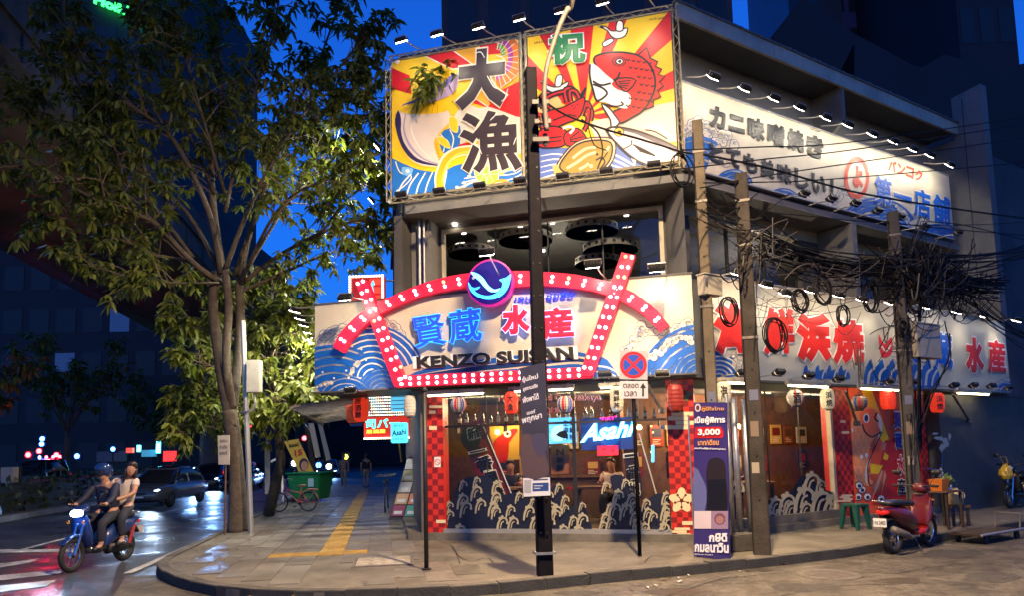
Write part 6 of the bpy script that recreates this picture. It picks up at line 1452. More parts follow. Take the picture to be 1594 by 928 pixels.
for k in range(3):
    mb = MB(); mb.box(E[0] + .5, E[1] - .08, .0, .03, E[2] + .08 + k * .2, E[2] + .22 + k * .2, EM('red_tile_glow', (1, .04, .02), .8), F.m()); mb.build('red_tile', t)
mb = MB(); lettering(mb, 'バ', F, .035, (570, 436), (583, 436), (572, 466), m_cyan, .04, .01); mb.build('character', t)
# canopy slats on the left side
cs = thing('slatted_canopy', 'slatted side canopy running away below the left end of the front sign', 'canopy', AB(17, -1, 2.6))
for k in range(18):
    a = 15.2 + k * .42; mb = MB(); p = [AB(a, -1.9, 2.62), AB(a + .14, -1.9, 2.62), AB(a + .14, -.3, 2.86), AB(a, -.3, 2.86)]; mb.prism(p, (0, 0, .04), m_rust); mb.build('slat', cs)
mb = MB(); mb.tube([AB(15, -1.85, 2.6), AB(23, -1.85, 2.6)], .03, m_rust, 6); mb.build('rail', cs); mb = MB(); mb.tube([AB(15, -.35, 2.83), AB(23, -.35, 2.83)], .03, m_rust, 6); mb.build('rail', cs)
# menu rack
mr_ = onz(640, 800); mr_ = Vector((-2.75, 17.2, 0)); FM = Frame(mr_, (1, -.25, 0))
rk = thing('menu_rack', 'leaning rack of colourful menu cards by the left shop corner', 'menu rack', mr_)
mb = MB(); mb.prism([FM.p(-.32, .05, 0), FM.p(.42, .05, 0), FM.p(.66, 1.55, -.5), FM.p(-.0, 1.55, -.5)], FM.n * -.05, m_dwood); mb.build('board', rk)
cols = [(150, 60, 90), (70, 150, 130), (196, 150, 110), (206, 120, 96), (190, 180, 170), (60, 60, 80), (180, 170, 120), (120, 40, 50), (200, 196, 190), (90, 110, 120)]
for r_ in range(5):
    for k in range(2):
        f0, f1 = .06 + r_ * .185, .06 + r_ * .185 + .165
        def q(a, f): return FM.p(-.32 + .28 * f + .04 + a * .35, .05 + 1.5 * f, -.5 * f + .012)
        mb = MB(); mb.prism([q(k, f0), q(k + .9, f0), q(k + .9, f1), q(k, f1)], FM.n * .006, PR(*cols[(r_ * 2 + k) % 10])); mb.build('menu_card', rk)
        mb = MB(); mb.prism([q(k + .15, f0 + .03), q(k + .75, f0 + .03), q(k + .75, f0 + .08), q(k + .15, f0 + .08)], FM.n * .009, PR(210, 205, 195)); mb.build('menu_print', rk)
mb = MB(); mb.tube([FM.p(.1, .02, -.6), FM.p(.3, 1.5, -.5)], .02, m_dwood, 6); mb.build('prop', rk)
# wheelie bin
bnp = Vector((-7.45, 26.0, 0)); gbn = thing('wheelie_bin', 'green plastic wheelie bin on the far pavement behind the bicycle', 'bin', bnp)
m_gp = M('green_plastic', (.01, .16, .05), rough=.4, var=.15); Mx = Matrix.Translation(bnp) @ Matrix.Rotation(-.25, 4, 'Z')
mb = MB(); mb.add([(-.55, -.4, .1), (.55, -.4, .1), (.55, .4, .1), (-.55, .4, .1), (-.66, -.5, 1.0), (.66, -.5, 1.0), (.66, .5, 1.0), (-.66, .5, 1.0)], [(0, 1, 2, 3), (0, 4, 5, 1), (1, 5, 6, 2), (2, 6, 7, 3), (3, 7, 4, 0), (4, 7, 6, 5)], m_gp, Mx); mb.build('body', gbn, bevel=.03)
mb = MB(); mb.box(-.7, .7, -.54, .54, 1.0, 1.07, m_gp, Mx); mb.build('lid', gbn, bevel=.02)
for sx in (-.45, .45): mb = MB(); mb.lathe([(.1, -.03), (.1, .03)], m_rubber, 12, Mx @ Matrix.Translation((sx, -.35, .1)) @ Matrix.Rotation(R(90), 4, 'Y')); mb.build('wheel', gbn)
mb = MB(); mb.box(.2, .42, -.495, -.47, .55, .85, PR(160, 190, 200), Mx); mb.build('sticker', gbn)
# leaning campaign poster and pale boards further down the pavement
def leanboard(label, quad, Y, mat, th=.03):
    P_ = [ondepth(x, y, Y) for x, y in quad]; t = thing('street_poster', label, 'poster', (P_[2] + P_[3]) / 2); mb = MB(); mb.prism(P_, (0, th, 0), mat); mb.build('board', t)
    mb = MB(); b = (P_[2] + P_[3]) / 2; mb.tube([Vector((b.x, b.y + .1, 0)), b + Vector((0, .1, .4))], .02, m_wood, 6); mb.build('stake', t); return t, Y
t, Y = leanboard('yellow leaning street poster with the number 15 behind the bin', [(442, 688), (464, 684), (489, 737), (468, 741)], 28.0, PR(206, 170, 60))
FY = Frame(Vector((-9, 27.97, 0)), (1, 0, 0)); P = Print(FY, .0); P.circ((473, 724), 7.5, PR(40, 34, 60), 10, n=16); P.circ((474, 726), 5.5, PR(176, 130, 104), 7.5, n=14); P.build('print', t)
mb = MB(); lettering(mb, '15', FY, .01, (458, 702), (470, 700), (459, 711), PR(180, 40, 40), .04, .003); lettering(mb, 'เลือกเบอร์', FY, .01, (449, 692), (464, 689), (451, 698), INK, .02, .003); mb.build('lettering', t)
for i, (quad, lb) in enumerate((([(480, 660), (488, 659), (499, 712), (491, 714)], 'left of the two pale tilted boards on poles down the pavement'), ([(494, 658), (500, 656), (515, 716), (508, 718)], 'right of the two pale tilted boards on poles down the pavement'), ([(339, 679), (357, 678), (357, 724), (340, 724)], 'white lettered board fixed in front of the tree trunk'), ([(412, 688), (420, 688), (420, 770), (412, 770)], 'narrow pale board standing right of the tree'))):
    t, Y = leanboard(lb, quad, (30, 32, 15.2, 20)[i], PR(176, 166, 150))
    if i == 2:
        FW = Frame(Vector((-7, 15.18, 0)), (1, 0, 0)); mb = MB(); [lettering(mb, s, FW, .005, (342, 684 + k * 9), (354, 684 + k * 9), (342, 690 + k * 9), m_dgrey, .02, .003) for k, s in enumerate(('รุ่นใหม่', 'ทำจริง', 'เบอร์'))]; mb.build('lettering', t)
# white tubular barrier
br = thing('pipe_barrier', 'pale bent pipe barrier left of the green bin', 'barrier', Vector((-8.3, 25, 0))); mb = MB()
mb.tube([Vector(p) for p in smooth([tuple(ondepth(x, y, 25.0)) for x, y in ((440, 782), (439, 745), (437, 722), (430, 716), (422, 720))], 4, False)], .045, m_white, 8); mb.build('pipe', br, smooth=True)
# ================================================================== VEHICLES
def loft(mb, secs, mat, M_, seg=16, p=2.6, cap=True):
    """secs: (x, yc, zc, half width, half height)"""
    vs = []; e = 2 / p
    for x, yc, zc, hw, hh in secs:
        for k in range(seg):
            a = 2 * math.pi * k / seg; c, s = math.cos(a), math.sin(a)
            vs.append((x, yc + hw * math.copysign(abs(c) ** e, c), zc + hh * math.copysign(abs(s) ** e, s)))
    fs = [(i * seg + k, i * seg + (k + 1) % seg, (i + 1) * seg + (k + 1) % seg, (i + 1) * seg + k) for i in range(len(secs) - 1) for k in range(seg)]
    if cap: fs += [tuple(reversed(range(seg))), tuple(range((len(secs) - 1) * seg, len(secs) * seg))]
    mb.add(vs, fs, mat, M_); return mb
RY = Matrix.Rotation(R(90), 4, 'X')
def wheel(t, M_, x, z, R_, w, y=0.0, spokes=6, rimmat=None, name='wheel'):
    c = M_ @ Vector((x, y, z)); ax = (M_.to_3x3() @ Vector((0, 1, 0))).normalized()
    mb = MB(); mb.torus(c, ax, R_ - w * .5, w * .5, m_rubber, 24, 8); o = mb.build(name, t, smooth=True)
    mb = MB(); mb.torus(c, ax, R_ - w * 1.0, w * .16, rimmat or m_chrome, 24, 6)
    mb.lathe([(R_ * .16, -w * .3), (R_ * .16, w * .3)], rimmat or m_chrome, 12, M_ @ Matrix.Translation((x, y, z)) @ RY)
    for k in range(spokes):
        a = 2 * math.pi * k / spokes; d = M_.to_3x3() @ Vector((math.cos(a), 0, math.sin(a))); mb.tube([c + d * R_ * .1, c + d * (R_ - w)], w * .1, rimmat or m_chrome, 5)
    mb.build('rim', o)
    return o
def scooter(label, loc, rz, paint, paint2, lit=None, seatm=None, group=None, name='motor_scooter'):
    t = thing(name, label, 'motorbike', loc, rz, group); Mx = WM[t].copy()
    seatm = seatm or M('black_vinyl_seat', (.015, .014, .014), rough=.45, var=.2)
    wheel(t, Mx, .64, .27, .27, .085, name='front_wheel'); wheel(t, Mx, -.60, .27, .27, .10, name='rear_wheel')
    mb = MB(); loft(mb, [(-.92, 0, .72, .03, .03), (-.84, 0, .70, .10, .06), (-.6, 0, .63, .16, .13), (-.3, 0, .56, .17, .17), (-.05, 0, .46, .15, .17), (.02, 0, .40, .12, .12)], paint, Mx, p=2.4); mb.build('rear_body', t, smooth=True)
    mb = MB(); loft(mb, [(-.78, 0, .795, .07, .03), (-.7, 0, .80, .13, .05), (-.35, 0, .785, .15, .055), (-.05, 0, .755, .12, .05), (.06, 0, .73, .05, .03)], seatm, Mx, p=2.6); mb.build('seat', t, smooth=True)
    mb = MB(); mb.tube([Mx @ Vector((-.7, -.15, .83)), Mx @ Vector((-.95, -.10, .84)), Mx @ Vector((-.98, 0, .84)), Mx @ Vector((-.95, .10, .84)), Mx @ Vector((-.7, .15, .83))], .012, m_chrome, 6); mb.build('grab_rail', t, smooth=True)
    mb = MB(); loft(mb, [(0, 0, .30, .13, .05), (.2, 0, .29, .15, .05), (.38, 0, .32, .14, .06)], paint2, Mx, p=4); mb.build('footboard', t, smooth=True)
    mb = MB(); loft(mb, [(.34, 0, .40, .13, .10), (.40, 0, .55, .18, .16), (.47, 0, .72, .17, .18), (.46, 0, .88, .10, .08)], paint, Mx, p=2.4); mb.build('leg_shield', t, smooth=True)
    mb = MB(); loft(mb, [(.36, 0, .97, .05, .05), (.42, 0, .98, .13, .08), (.52, 0, .95, .12, .08), (.58, 0, .92, .06, .05)], paint, Mx, p=2.2); mb.build('handlebar_cowl', t, smooth=True)
    mb = MB(); mb.tube([Mx @ Vector(v) for v in ((.30, -.34, 1.02), (.36, -.22, 1.03), (.42, 0, 1.0), (.36, .22, 1.03), (.30, .34, 1.02))], .014, m_black, 8); hb = mb.build('handlebar', t, smooth=True)
    for s in (-1, 1):
        mb = MB(); mb.tube([Mx @ Vector((.29, s * .24, 1.02)), Mx @ Vector((.27, s * .36, 1.02))], .02, m_rubber, 8); mb.build('grip', hb)
        mb = MB(); mb.tube([Mx @ Vector((.37, s * .2, 1.04)), Mx @ Vector((.37, s * .28, 1.2))], .006, m_black, 6); loft(mb, [(.34, s * .31, 1.24, .02, .01), (.35, s * .31, 1.24, .07, .045), (.37, s * .31, 1.24, .065, .04)], m_black, Mx); mb.build('mirror', hb, smooth=True)
        mb = MB(); mb.tube([Mx @ Vector((.46, s * .055, .75)), Mx @ Vector((.64, s * .055, .27))], .022, m_chrome, 8); mb.build('fork_leg', t)
        mb = MB(); loft(mb, [(.56, s * .13, .78, .012, .012), (.575, s * .13, .78, .03, .02), (.56, s * .13, .80, .01, .01)], M('amber_lens', (.6, .2, .02), rough=.2, var=0), Mx, 10); mb.build('indicator', t)
    mb = MB(); loft(mb, [(.36, 0, .55, .04, .02), (.5, 0, .57, .06, .03), (.68, 0, .56, .065, .03), (.86, 0, .46, .05, .02)], paint, Mx); mb.build('front_fender', t, smooth=True)
    mb = MB(); loft(mb, [(-.95, 0, .48, .05, .02), (-.85, 0, .55, .08, .03), (-.6, 0, .56, .09, .03)], m_black, Mx); mb.build('rear_fender', t, smooth=True)
    hl = EM('scooter_headlamp', (.35, .6, 1.0), 22) if lit else M('headlamp_glass', (.5, .5, .5), rough=.1, var=0)
    mb = MB(); loft(mb, [(.54, 0, .93, .10, .06), (.60, 0, .92, .085, .05), (.63, 0, .91, .04, .02)], hl, Mx, 14); mb.build('headlamp', t, smooth=True)
    mb = MB(); loft(mb, [(-.93, 0, .66, .04, .02), (-.91, 0, .665, .09, .035), (-.85, 0, .67, .1, .04)], M('tail_lens', (.4, .01, .01), rough=.15, var=0, emit=(1, .02, .01), es=.15), Mx); mb.build('tail_lamp', t, smooth=True)
    mb = MB(); mb.box(-.985, -.975, -.10, .10, .45, .58, m_white, Mx); o = mb.build('plate', t)
    F = Frame(Mx @ Vector((-.987, 0, 0)), Mx.to_3x3() @ Vector((0, -1, 0))); mb = MB(); lettering(mb, '1กร 2405', F, .001, (-.09, .545), (.09, .545), (-.09, .485), m_black, .02, .002, raw=True); mb.build('plate_lettering', o)
    mb = MB(); mb.tube([Mx @ Vector(v) for v in ((-.1, -.14, .25), (-.35, -.17, .24), (-.5, -.18, .30), (-.95, -.19, .42))], [.02, .025, .05, .055], m_rust, 10); mb.build('exhaust', t, smooth=True)
    mb = MB(); loft(mb, [(-.62, .11, .27, .05, .06), (-.4, .10, .28, .06, .08), (-.1, .06, .28, .08, .09)], m_black, Mx); mb.build('engine', t, smooth=True)
    mb = MB(); mb.tube([Mx @ Vector((-.55, .13, .3)), Mx @ Vector((-.68, .14, .62))], .028, M('spring_red', (.3, .02, .02), rough=.4), 8); mb.build('shock_absorber', t)
    if not lit: mb = MB(); mb.tube([Mx @ Vector((-.05, -.05, .28)), Mx @ Vector((-.08, -.2, .0))], .012, m_black, 6); mb.build('side_stand', t)
    if lit: spot('headlamp_beam', Mx @ Vector((.66, 0, .9)), Mx @ Vector((6, 0, .0)), lit, (.5, .72, 1), 80, .6, .05, t)
    return t
m_redp = M('deep_red_motor_paint', (.11, .008, .012), rough=.3, var=.1, coat=.5); m_blup = M('blue_motor_paint', (.01, .03, .14), rough=.3, var=.1, coat=.5); m_blkp = M('black_motor_paint', (.015, .015, .018), rough=.3, var=.1, coat=.5)
hd = math.atan2(.60, .80)
sb = Vector((5.95, 11.3, ROADZ)) + Vector((math.cos(hd), math.sin(hd), 0)) * .55
scooter('parked dark red motor scooter seen from behind at the side-street kerb', sb, hd, m_redp, M('red_side_panel', (.35, .015, .012), rough=.3, var=.1, coat=.4))
scooter('dark motor scooter with a yellow bag parked by the grey wall at right edge', FB.p(10.45, 0, .45), math.atan2(-.55, -.83), m_blkp, m_blkp)
yb = thing('plastic_bag', 'crumpled yellow plastic bag hanging on the scooter at the right edge', 'bag', FB.w(1566, 735, .75)); mb = MB()
rnd = random.Random(3); mb.lathe([(.02, .18), (.05, .12), (.13, .02), (.15, -.08), (.1, -.16), (.0, -.18)], M('yellow_plastic', (.5, .33, .03), rough=.35, var=.2), 14, Matrix.Translation(FB.w(1566, 735, .75)))
mb.v = [v + Vector((rnd.gauss(0, .014), rnd.gauss(0, .014), rnd.gauss(0, .01))) for v in mb.v]; mb.build('bag', yb); mb = MB(); mb.tube([FB.w(1562, 722, .75), FB.w(1556, 712, .75), FB.w(1566, 712, .75), FB.w(1569, 722, .75)], .008, M('yellow_plastic', (.5, .33, .03)), 5); mb.build('handle', yb)
RB = Vector((-6.98, 12.05, ROADZ)); rh = math.atan2(-.985, -.12)
scooter('blue motor scooter with its headlamp on riding towards the camera on the road', RB, rh, m_blup, m_blkp, lit=140)

def car(label, loc, rz, paint, lit=0, name='car', hgt=1.45, suv=0.0, length=4.3, beam=(.22, .45, 1), taxi=False):
    t = thing(name, label, 'car', loc, rz); Mx = WM[t].copy(); L = length / 2; W = .87
    mb = MB(); loft(mb, [(-L, 0, .62, W * .80, .22), (-L + .12, 0, .62, W * .95, .30), (-L + .6, 0, .60, W, .35), (-.6, 0, .58, W, .37), (.6, 0, .57, W, .36), (L - .9, 0, .55, W * .99, .34), (L - .3, 0, .52, W * .95, .30), (L - .06, 0, .48, W * .84, .22), (L, 0, .47, W * .75, .16)], paint, Mx, 24, 4.2); mb.build('body', t, smooth=True)
    mb = MB(); h = hgt - .88
    loft(mb, [(-L + .35 - suv * .2, 0, .88, W * .80, .06), (-L + .75 - suv * .45, 0, .88 + h * .35, W * .80, h * .5), (-.55, 0, .90 + h * .42, W * .79, h * .6), (.25, 0, .90 + h * .40, W * .79, h * .57), (.75, 0, .88 + h * .2, W * .82, h * .36), (1.15, 0, .86, W * .86, .06)], M('car_window_glass', (.01, .012, .016), rough=.06, var=0), Mx, 24, 4.0); cb = mb.build('cabin_glass', t, smooth=True)
    mb = MB(); loft(mb, [(-L + .85 - suv * .4, 0, hgt - .06, W * .66, .03), (-.5, 0, hgt - .02, W * .70, .045), (.2, 0, hgt - .05, W * .68, .04), (.42, 0, hgt - .1, W * .62, .02)], paint, Mx, 20, 3); mb.build('roof', t, smooth=True)
    for s in (-1, 1):
        for (xa, za, xb, zb) in ((.9, .9, .3, hgt - .09), (-.35, .9, -.35, hgt - .06), (-L + .5 - suv * .25, .92, -L + .95 - suv * .4, hgt - .1)):
            mb = MB(); mb.tube([Mx @ Vector((xa, s * W * .85, za)), Mx @ Vector((xb, s * W * .70, zb))], .035, paint, 6); mb.build('pillar', t)
        wheel(t, Mx, L - .85, .32, .32, .2, s * (W - .1), 8); wheel(t, Mx, -L + .8, .32, .32, .2, s * (W - .1), 8)
        mb = MB(); loft(mb, [(L - .32, s * W * .68, .66, .16, .05), (L - .14, s * W * .64, .64, .17, .065), (L - .05, s * W * .6, .62, .14, .05)], EM('car_headlamp', beam, 26) if lit else M('headlamp_glass', (.5, .5, .5), rough=.1, var=0), Mx, 12); mb.build('headlight', t, smooth=True)
        mb = MB(); loft(mb, [(-L + .12, s * W * .72, .74, .14, .06), (-L - .005, s * W * .68, .73, .13, .05)], M('tail_lens', (.4, .01, .01)), Mx, 12); mb.build('tail_light', t)
        mb = MB(); loft(mb, [(.72, s * (W + .08), .98, .09, .06), (.80, s * (W + .08), .98, .09, .07), (.84, s * (W + .06), .98, .06, .05)], paint, Mx, 12); mb.build('mirror', t, smooth=True)
        mb = MB(); mb.tube([Mx @ Vector((-L + .6, s * (W + .004), .86)), Mx @ Vector((L - 1.0, s * (W + .004), .84))], .01, m_chrome, 5); mb.build('trim_strip', t)
        for xd in (.0, -.9): mb = MB(); mb.box(xd - .09, xd + .07, s * W - .01, s * W + .025, .74, .77, m_chrome, Mx); mb.build('door_handle', t)
        if lit: spot('headlight_beam', Mx @ Vector((L + .05, s * .55, .62)), Mx @ Vector((L + 12, s * .6, -.4)), lit, beam, 70, .6, .08, t)
    mb = MB(); loft(mb, [(L - .04, 0, .56, .34, .05), (L + .005, 0, .55, .32, .04)], m_black, Mx, 12, 4); mb.build('grille', t)
    mb = MB(); mb.box(L + .0, L + .015, -.20, .20, .36, .46, m_white, Mx); mb.build('plate', t)
    mb = MB(); loft(mb, [(L - .12, 0, .32, W * .8, .08), (L + .02, 0, .33, W * .7, .07)], m_black, Mx, 16, 4); mb.build('front_bumper', t, smooth=True)
    return t
toward = math.atan2(-UL.y, -UL.x)
m_cgrey = M('dark_grey_car_paint', (.06, .065, .075), rough=.25, var=.05, coat=.8); m_cblk = M('black_car_paint', (.012, .013, .018), rough=.25, var=.05, coat=.8)
car('dark grey car with its headlights on coming down the main road', onz(237, 792, ROADZ) + UL * 1.6, toward - .16, m_cgrey, lit=90, beam=(.5, .7, 1), hgt=1.5, suv=.4)
car('black car with blue-white headlights further back on the main road', onz(318, 765, ROADZ) + UL * 2.0, toward, m_cblk, lit=420, hgt=1.5)
car('dark parked car at the kerb behind the tree trunk', onz(364, 767, ROADZ) + UL * 2.2, toward, m_cblk, hgt=1.55, suv=.6)
car('dark car far down the main road beside the white boards', onz(508, 748, ROADZ) + UL * 2, toward, m_cblk, lit=120, hgt=1.5)
# emergency vehicle behind the hedge: dark van with red and blue beacons
vp = AB(41, -17.2, ROADZ); vn = car('dark patrol van with red and blue beacons beyond the hedge', vp, math.atan2(UL.y, UL.x), m_cblk, hgt=1.95, suv=1.0, length=4.9, name='patrol_van')
mb = MB(); Mv = WM[vn]; mb.box(-.2, .15, -.6, .6, 1.97, 2.02, m_black, Mv); bar_ = mb.build('light_bar', vn)
m_beac = EM('red_beacon', (1, .015, .03), 40); m_beab = EM('blue_beacon', (.03, .06, 1), 40)
for k in range(4): mb = MB(); mb.lathe([(.06, 0), (.06, .09), (.03, .13), (0, .135)], m_beac if k < 3 else m_beab, 10, Mv @ Matrix.Translation((0, -.48 + k * .32, 2.02))); mb.build('beacon', bar_)
spot('red_beacon_light', Mv @ Vector((-.3, 0, 2.35)), Vector((-6, 8, -1)), 220, (1, .02, .04), 110, .7, .15, vn)
# distant small lights of the street: signals and shop lamps, each on its own post
def streetlight(label, x, y, Y, mat, kind, r=.11, h=None):
    p = ondepth(x, y, Y); t = thing(kind, label, kind.replace('_', ' '), Vector((p.x, p.y, ROADZ))); mb = MB(); mb.tube([(p.x, p.y, ROADZ), (p.x, p.y, p.z + .1)], .05, m_black, 6); mb.build('post', t)
    mb = MB(); mb.box(-r * 1.5, r * 1.5, -.02, .2, -r * 1.8, r * 1.8, m_black, Matrix.Translation(p)); mb.build('case', t)
    mb = MB(); mb.lathe([(r, 0), (r * .8, .05), (0, .07)], mat, 12, Matrix.Translation(p + Vector((0, -.02, 0))) @ Matrix.Rotation(R(90), 4, 'X')); mb.build('lens', t)
m_lr, m_lb, m_lc, m_lw2 = EM('far_red_lamp', (1, .012, .015), 30), EM('far_blue_lamp', (.02, .1, 1), 22), EM('far_cyan_lamp', (.05, .7, .9), 8), EM('far_white_lamp', (.8, .85, 1), 12)
for lb, x, y, Y, m_ in (('round red lamp on a post far left above the hedge', 44, 709, 40, m_lr), ('second red lamp on a post far left above the hedge', 61, 703, 42, m_lr), ('dimmer red lamp right of the red pair', 88, 709, 44, m_lr), ('bright blue lamp above the hedge', 120, 711, 42, m_lb), ('upper of two stacked blue lamps far left', 66, 684, 44, m_lb), ('lower of two stacked blue lamps far left', 65, 692, 44, m_lb), ('small blue lamp left of the red shop sign', 176, 700, 48, m_lb), ('green-blue traffic lamp beside the tree trunk', 332, 701, 60, m_lc), ('red lamp behind the pale tilted boards', 474, 683, 50, m_lr), ('small red lamp behind the tree trunk', 388, 663, 55, m_lr), ('white lamp beside the parked scooters down the pavement', 458, 722, 38, m_lw2), ('blue lamp right of the yellow leaning poster', 496, 725, 40, m_lb), ('pale lamp on the pavement beyond the boards', 512, 727, 40, m_lw2), ('yellow lamp above the walking person', 538, 712, 41, EM('far_yellow_lamp', (.8, .8, .05), 4)), ('blue lamp left of the car headlights', 297, 738, 44, m_lw2)):
    streetlight(lb, x, y, Y, m_, 'signal_lamp', .15 if Y < 50 else .16)
for i, (x0, y0, x1, y1, mt, lb) in enumerate(((243, 688, 247, 706, m_lc, 'vertical cyan tube light of a far shop'), (213, 694, 216, 704, m_lc, 'short cyan tube light of a far shop'), (254, 703, 272, 719, EM('far_red_awning', (1, .02, .02), 1.3), 'glowing red awning of a far shop across the road'), (196, 698, 206, 706, EM('far_heart_sign', (.9, .08, .05), .6), 'small red sign over a far shop door'), (220, 701, 241, 712, EM('far_shop_window', (.05, .25, .4), .35), 'dim blue shop window across the road'), (0, 728, 20, 760, M('pale_cabinet', (.35, .3, .26), rough=.6), 'pale utility cabinet at the left edge behind the hedge'), (150, 703, 195, 720, M('pale_far_wall', (.2, .16, .17), rough=.7), 'pale low wall of a far shop across the road'))):
    Y = (54, 54, 54, 54, 55, 24, 55)[i]; a, b = ondepth(x0, y1, Y), ondepth(x1, y0, Y); t = thing(('tube_light', 'tube_light', 'shop_awning', 'shop_sign', 'shop_window', 'utility_cabinet', 'low_wall')[i], lb, ('light tube', 'light tube', 'awning', 'sign', 'shop window', 'cabinet', 'wall')[i], a); mb = MB(); mb.box(a.x, b.x, Y, Y + .3, a.z, b.z, mt); mb.build('panel', t); mb = MB(); mb.box(a.x - .04, b.x + .04, Y + .31, Y + .4, min(a.z, ROADZ if i in (5, 6) else a.z - .04), b.z + .04, m_black); mb.build('backing', t)

# ================================================================== BICYCLE on the pavement
bk = thing('bicycle', 'small pink bicycle parked on the pavement in front of the green bin', 'bicycle', Vector((-6.55, 21.3, 0)), math.atan2(.18, -.98)); Mx = WM[bk].copy()
m_pink = M('pink_bicycle_paint', (.5, .16, .14), rough=.4, var=.1); m_tan = M('tan_saddle', (.5, .25, .16), rough=.5)
wheel(bk, Mx, -.42, .29, .29, .04, 0, 14, m_alu, 'rear_wheel'); wheel(bk, Mx, .48, .29, .29, .04, .06, 14, m_alu, 'front_wheel')
V3 = lambda *a: Mx @ Vector(a)
for pts in ([(-.12, 0, .28), (-.2, 0, .72)], [(-.12, 0, .28), (.3, 0, .6)], [(-.18, 0, .55), (.3, 0, .66)], [(-.12, 0, .28), (-.42, .03, .29)], [(-.19, 0, .6), (-.42, .03, .29)], [(.33, 0, .8), (.48, 0, .29)]):
    mb = MB(); mb.tube([V3(*p) for p in pts], .018, m_pink, 8); mb.build('frame_tube', bk)
mb = MB(); loft(mb, [(-.36, 0, .76, .03, .02), (-.3, 0, .77, .09, .035), (-.15, 0, .76, .05, .03), (-.05, 0, .75, .02, .02)], m_tan, Mx, 12); mb.build('saddle', bk, smooth=True)
mb = MB(); loft(mb, [(-.72, 0, .64, .05, .02), (-.6, 0, .65, .09, .03), (-.42, 0, .65, .08, .03)], m_tan, Mx, 12); mb.build('rear_seat', bk, smooth=True)
mb = MB(); mb.tube([V3(-.7, 0, .62), V3(-.3, 0, .61)], .012, m_alu, 6); mb.tube([V3(-.65, .05, .62), V3(-.42, .05, .29)], .008, m_alu, 6); mb.build('rack', bk)
mb = MB(); mb.tube([V3(.22, -.25, .95), V3(.3, -.12, .97), V3(.34, 0, .93), V3(.3, .12, .97), V3(.22, .25, .95)], .012, m_alu, 8); mb.tube([V3(.34, 0, .93), V3(.33, 0, .78)], .014, m_alu, 8); mb.build('handlebar', bk, smooth=True)
mb = MB(); mb.lathe([(.09, -.01), (.09, .01)], M('red_chainring', (.4, .02, .03), rough=.4), 16, Mx @ Matrix.Translation((-.12, -.05, .28)) @ RY); mb.build('chainring', bk)
for s in (-1, 1): mb = MB(); mb.tube([V3(-.12, s * .06, .28), V3(-.12 + s * .1, s * .08, .28 - s * .13)], .01, m_alu, 6); mb.box(-.05 + s * .1 - .12, .03 + s * .1 - .12, s * .08 - .03, s * .08 + .05, .28 - s * .13 - .012, .28 - s * .13 + .012, m_black, Mx); mb.build('pedal', bk)
mb = MB(); pts = [V3(-.42 + .33 * math.cos(a), 0, .29 + .33 * math.sin(a)) for a in [R(k) for k in range(20, 190, 15)]]; mb.tube(pts, .02, m_tan, 6); mb.build('mudguard', bk, smooth=True)
# two dark bicycles against the left wall
for i, (p, lb) in enumerate(((Vector((-3.75, 20.6, 0)), 'dark bicycle leaning by the menu rack'), (Vector((-3.95, 22.2, 0)), 'dark bicycle behind the one leaning by the menu rack'))):
    t = thing('bicycle', lb, 'bicycle', p, math.atan2(UL.y, UL.x)); Mx = WM[t].copy(); wheel(t, Mx, -.5, .33, .33, .035, 0, 12, m_steel, 'rear_wheel'); wheel(t, Mx, .52, .33, .33, .035, 0, 12, m_steel, 'front_wheel')
    V3 = lambda *a: Mx @ Vector(a)
    for pts in ([(-.1, 0, .3), (-.2, 0, .8)], [(-.1, 0, .3), (.35, 0, .75)], [(-.18, 0, .7), (.34, 0, .8)], [(-.1, 0, .3), (-.5, 0, .33)], [(-.19, 0, .7), (-.5, 0, .33)], [(.36, 0, .9), (.52, 0, .33)]): mb = MB(); mb.tube([V3(*q) for q in pts], .016, m_black, 6); mb.build('frame_tube', t)
    mb = MB(); mb.tube([V3(.25, -.28, 1.0), V3(.37, 0, 1.0), V3(.25, .28, 1.0)], .012, m_chrome, 6); mb.build('handlebar', t); mb = MB(); loft(mb, [(-.34, 0, .84, .03, .02), (-.26, 0, .85, .08, .03), (-.08, 0, .83, .02, .02)], m_black, Mx, 10); mb.build('saddle', t)

# ================================================================== THINGS ROUND THE RIGHT-HAND POLE
m_green2 = M('green_crate_plastic', (.006, .07, .055), rough=.45, var=.15)
st = FB.p(3.6, 0, .5); t = thing('plastic_stool', 'green plastic stool in front of the carp mural', 'stool', st); Mx = Matrix.Translation(st) @ Matrix.Rotation(.5, 4, 'Z')
st2 = t; mb = MB(); mb.box(-.19, .19, -.19, .19, .42, .47, m_green2, Mx); mb.build('seat', t, bevel=.015)
for sx in (-1, 1):
    for sy in (-1, 1): mb = MB(); mb.add([(sx * .2, sy * .2, 0), (sx * .15, sy * .2, 0), (sx * .15, sy * .15, 0), (sx * .2, sy * .15, 0), (sx * .18, sy * .18, .42), (sx * .08, sy * .18, .42), (sx * .08, sy * .08, .42), (sx * .18, sy * .08, .42)], [(0, 1, 2, 3), (4, 5, 6, 7), (0, 1, 5, 4), (1, 2, 6, 5), (2, 3, 7, 6), (3, 0, 4, 7)], m_green2, Mx); mb.build('leg', t)
ct = onz(1452, 842, ROADZ) + Vector((.1, .25, 0)); ct.z = .0; ct = FB.p(4.9, 0, 1.5)
t = thing('side_table', 'small dark wooden table with plants beside the right-hand pole', 'table', ct); Mx = Matrix.Translation(ct) @ Matrix.Rotation(.56, 4, 'Z')
mb = MB(); mb.box(-.30, .30, -.2, .2, .66, .69, m_wood, Mx); mb.build('tabletop', t)
for sx in (-.25, .25):
    for sy in (-.16, .16): mb = MB(); mb.box(sx - .02, sx + .02, sy - .02, sy + .02, 0, .66, m_dwood, Mx); mb.build('leg', t)
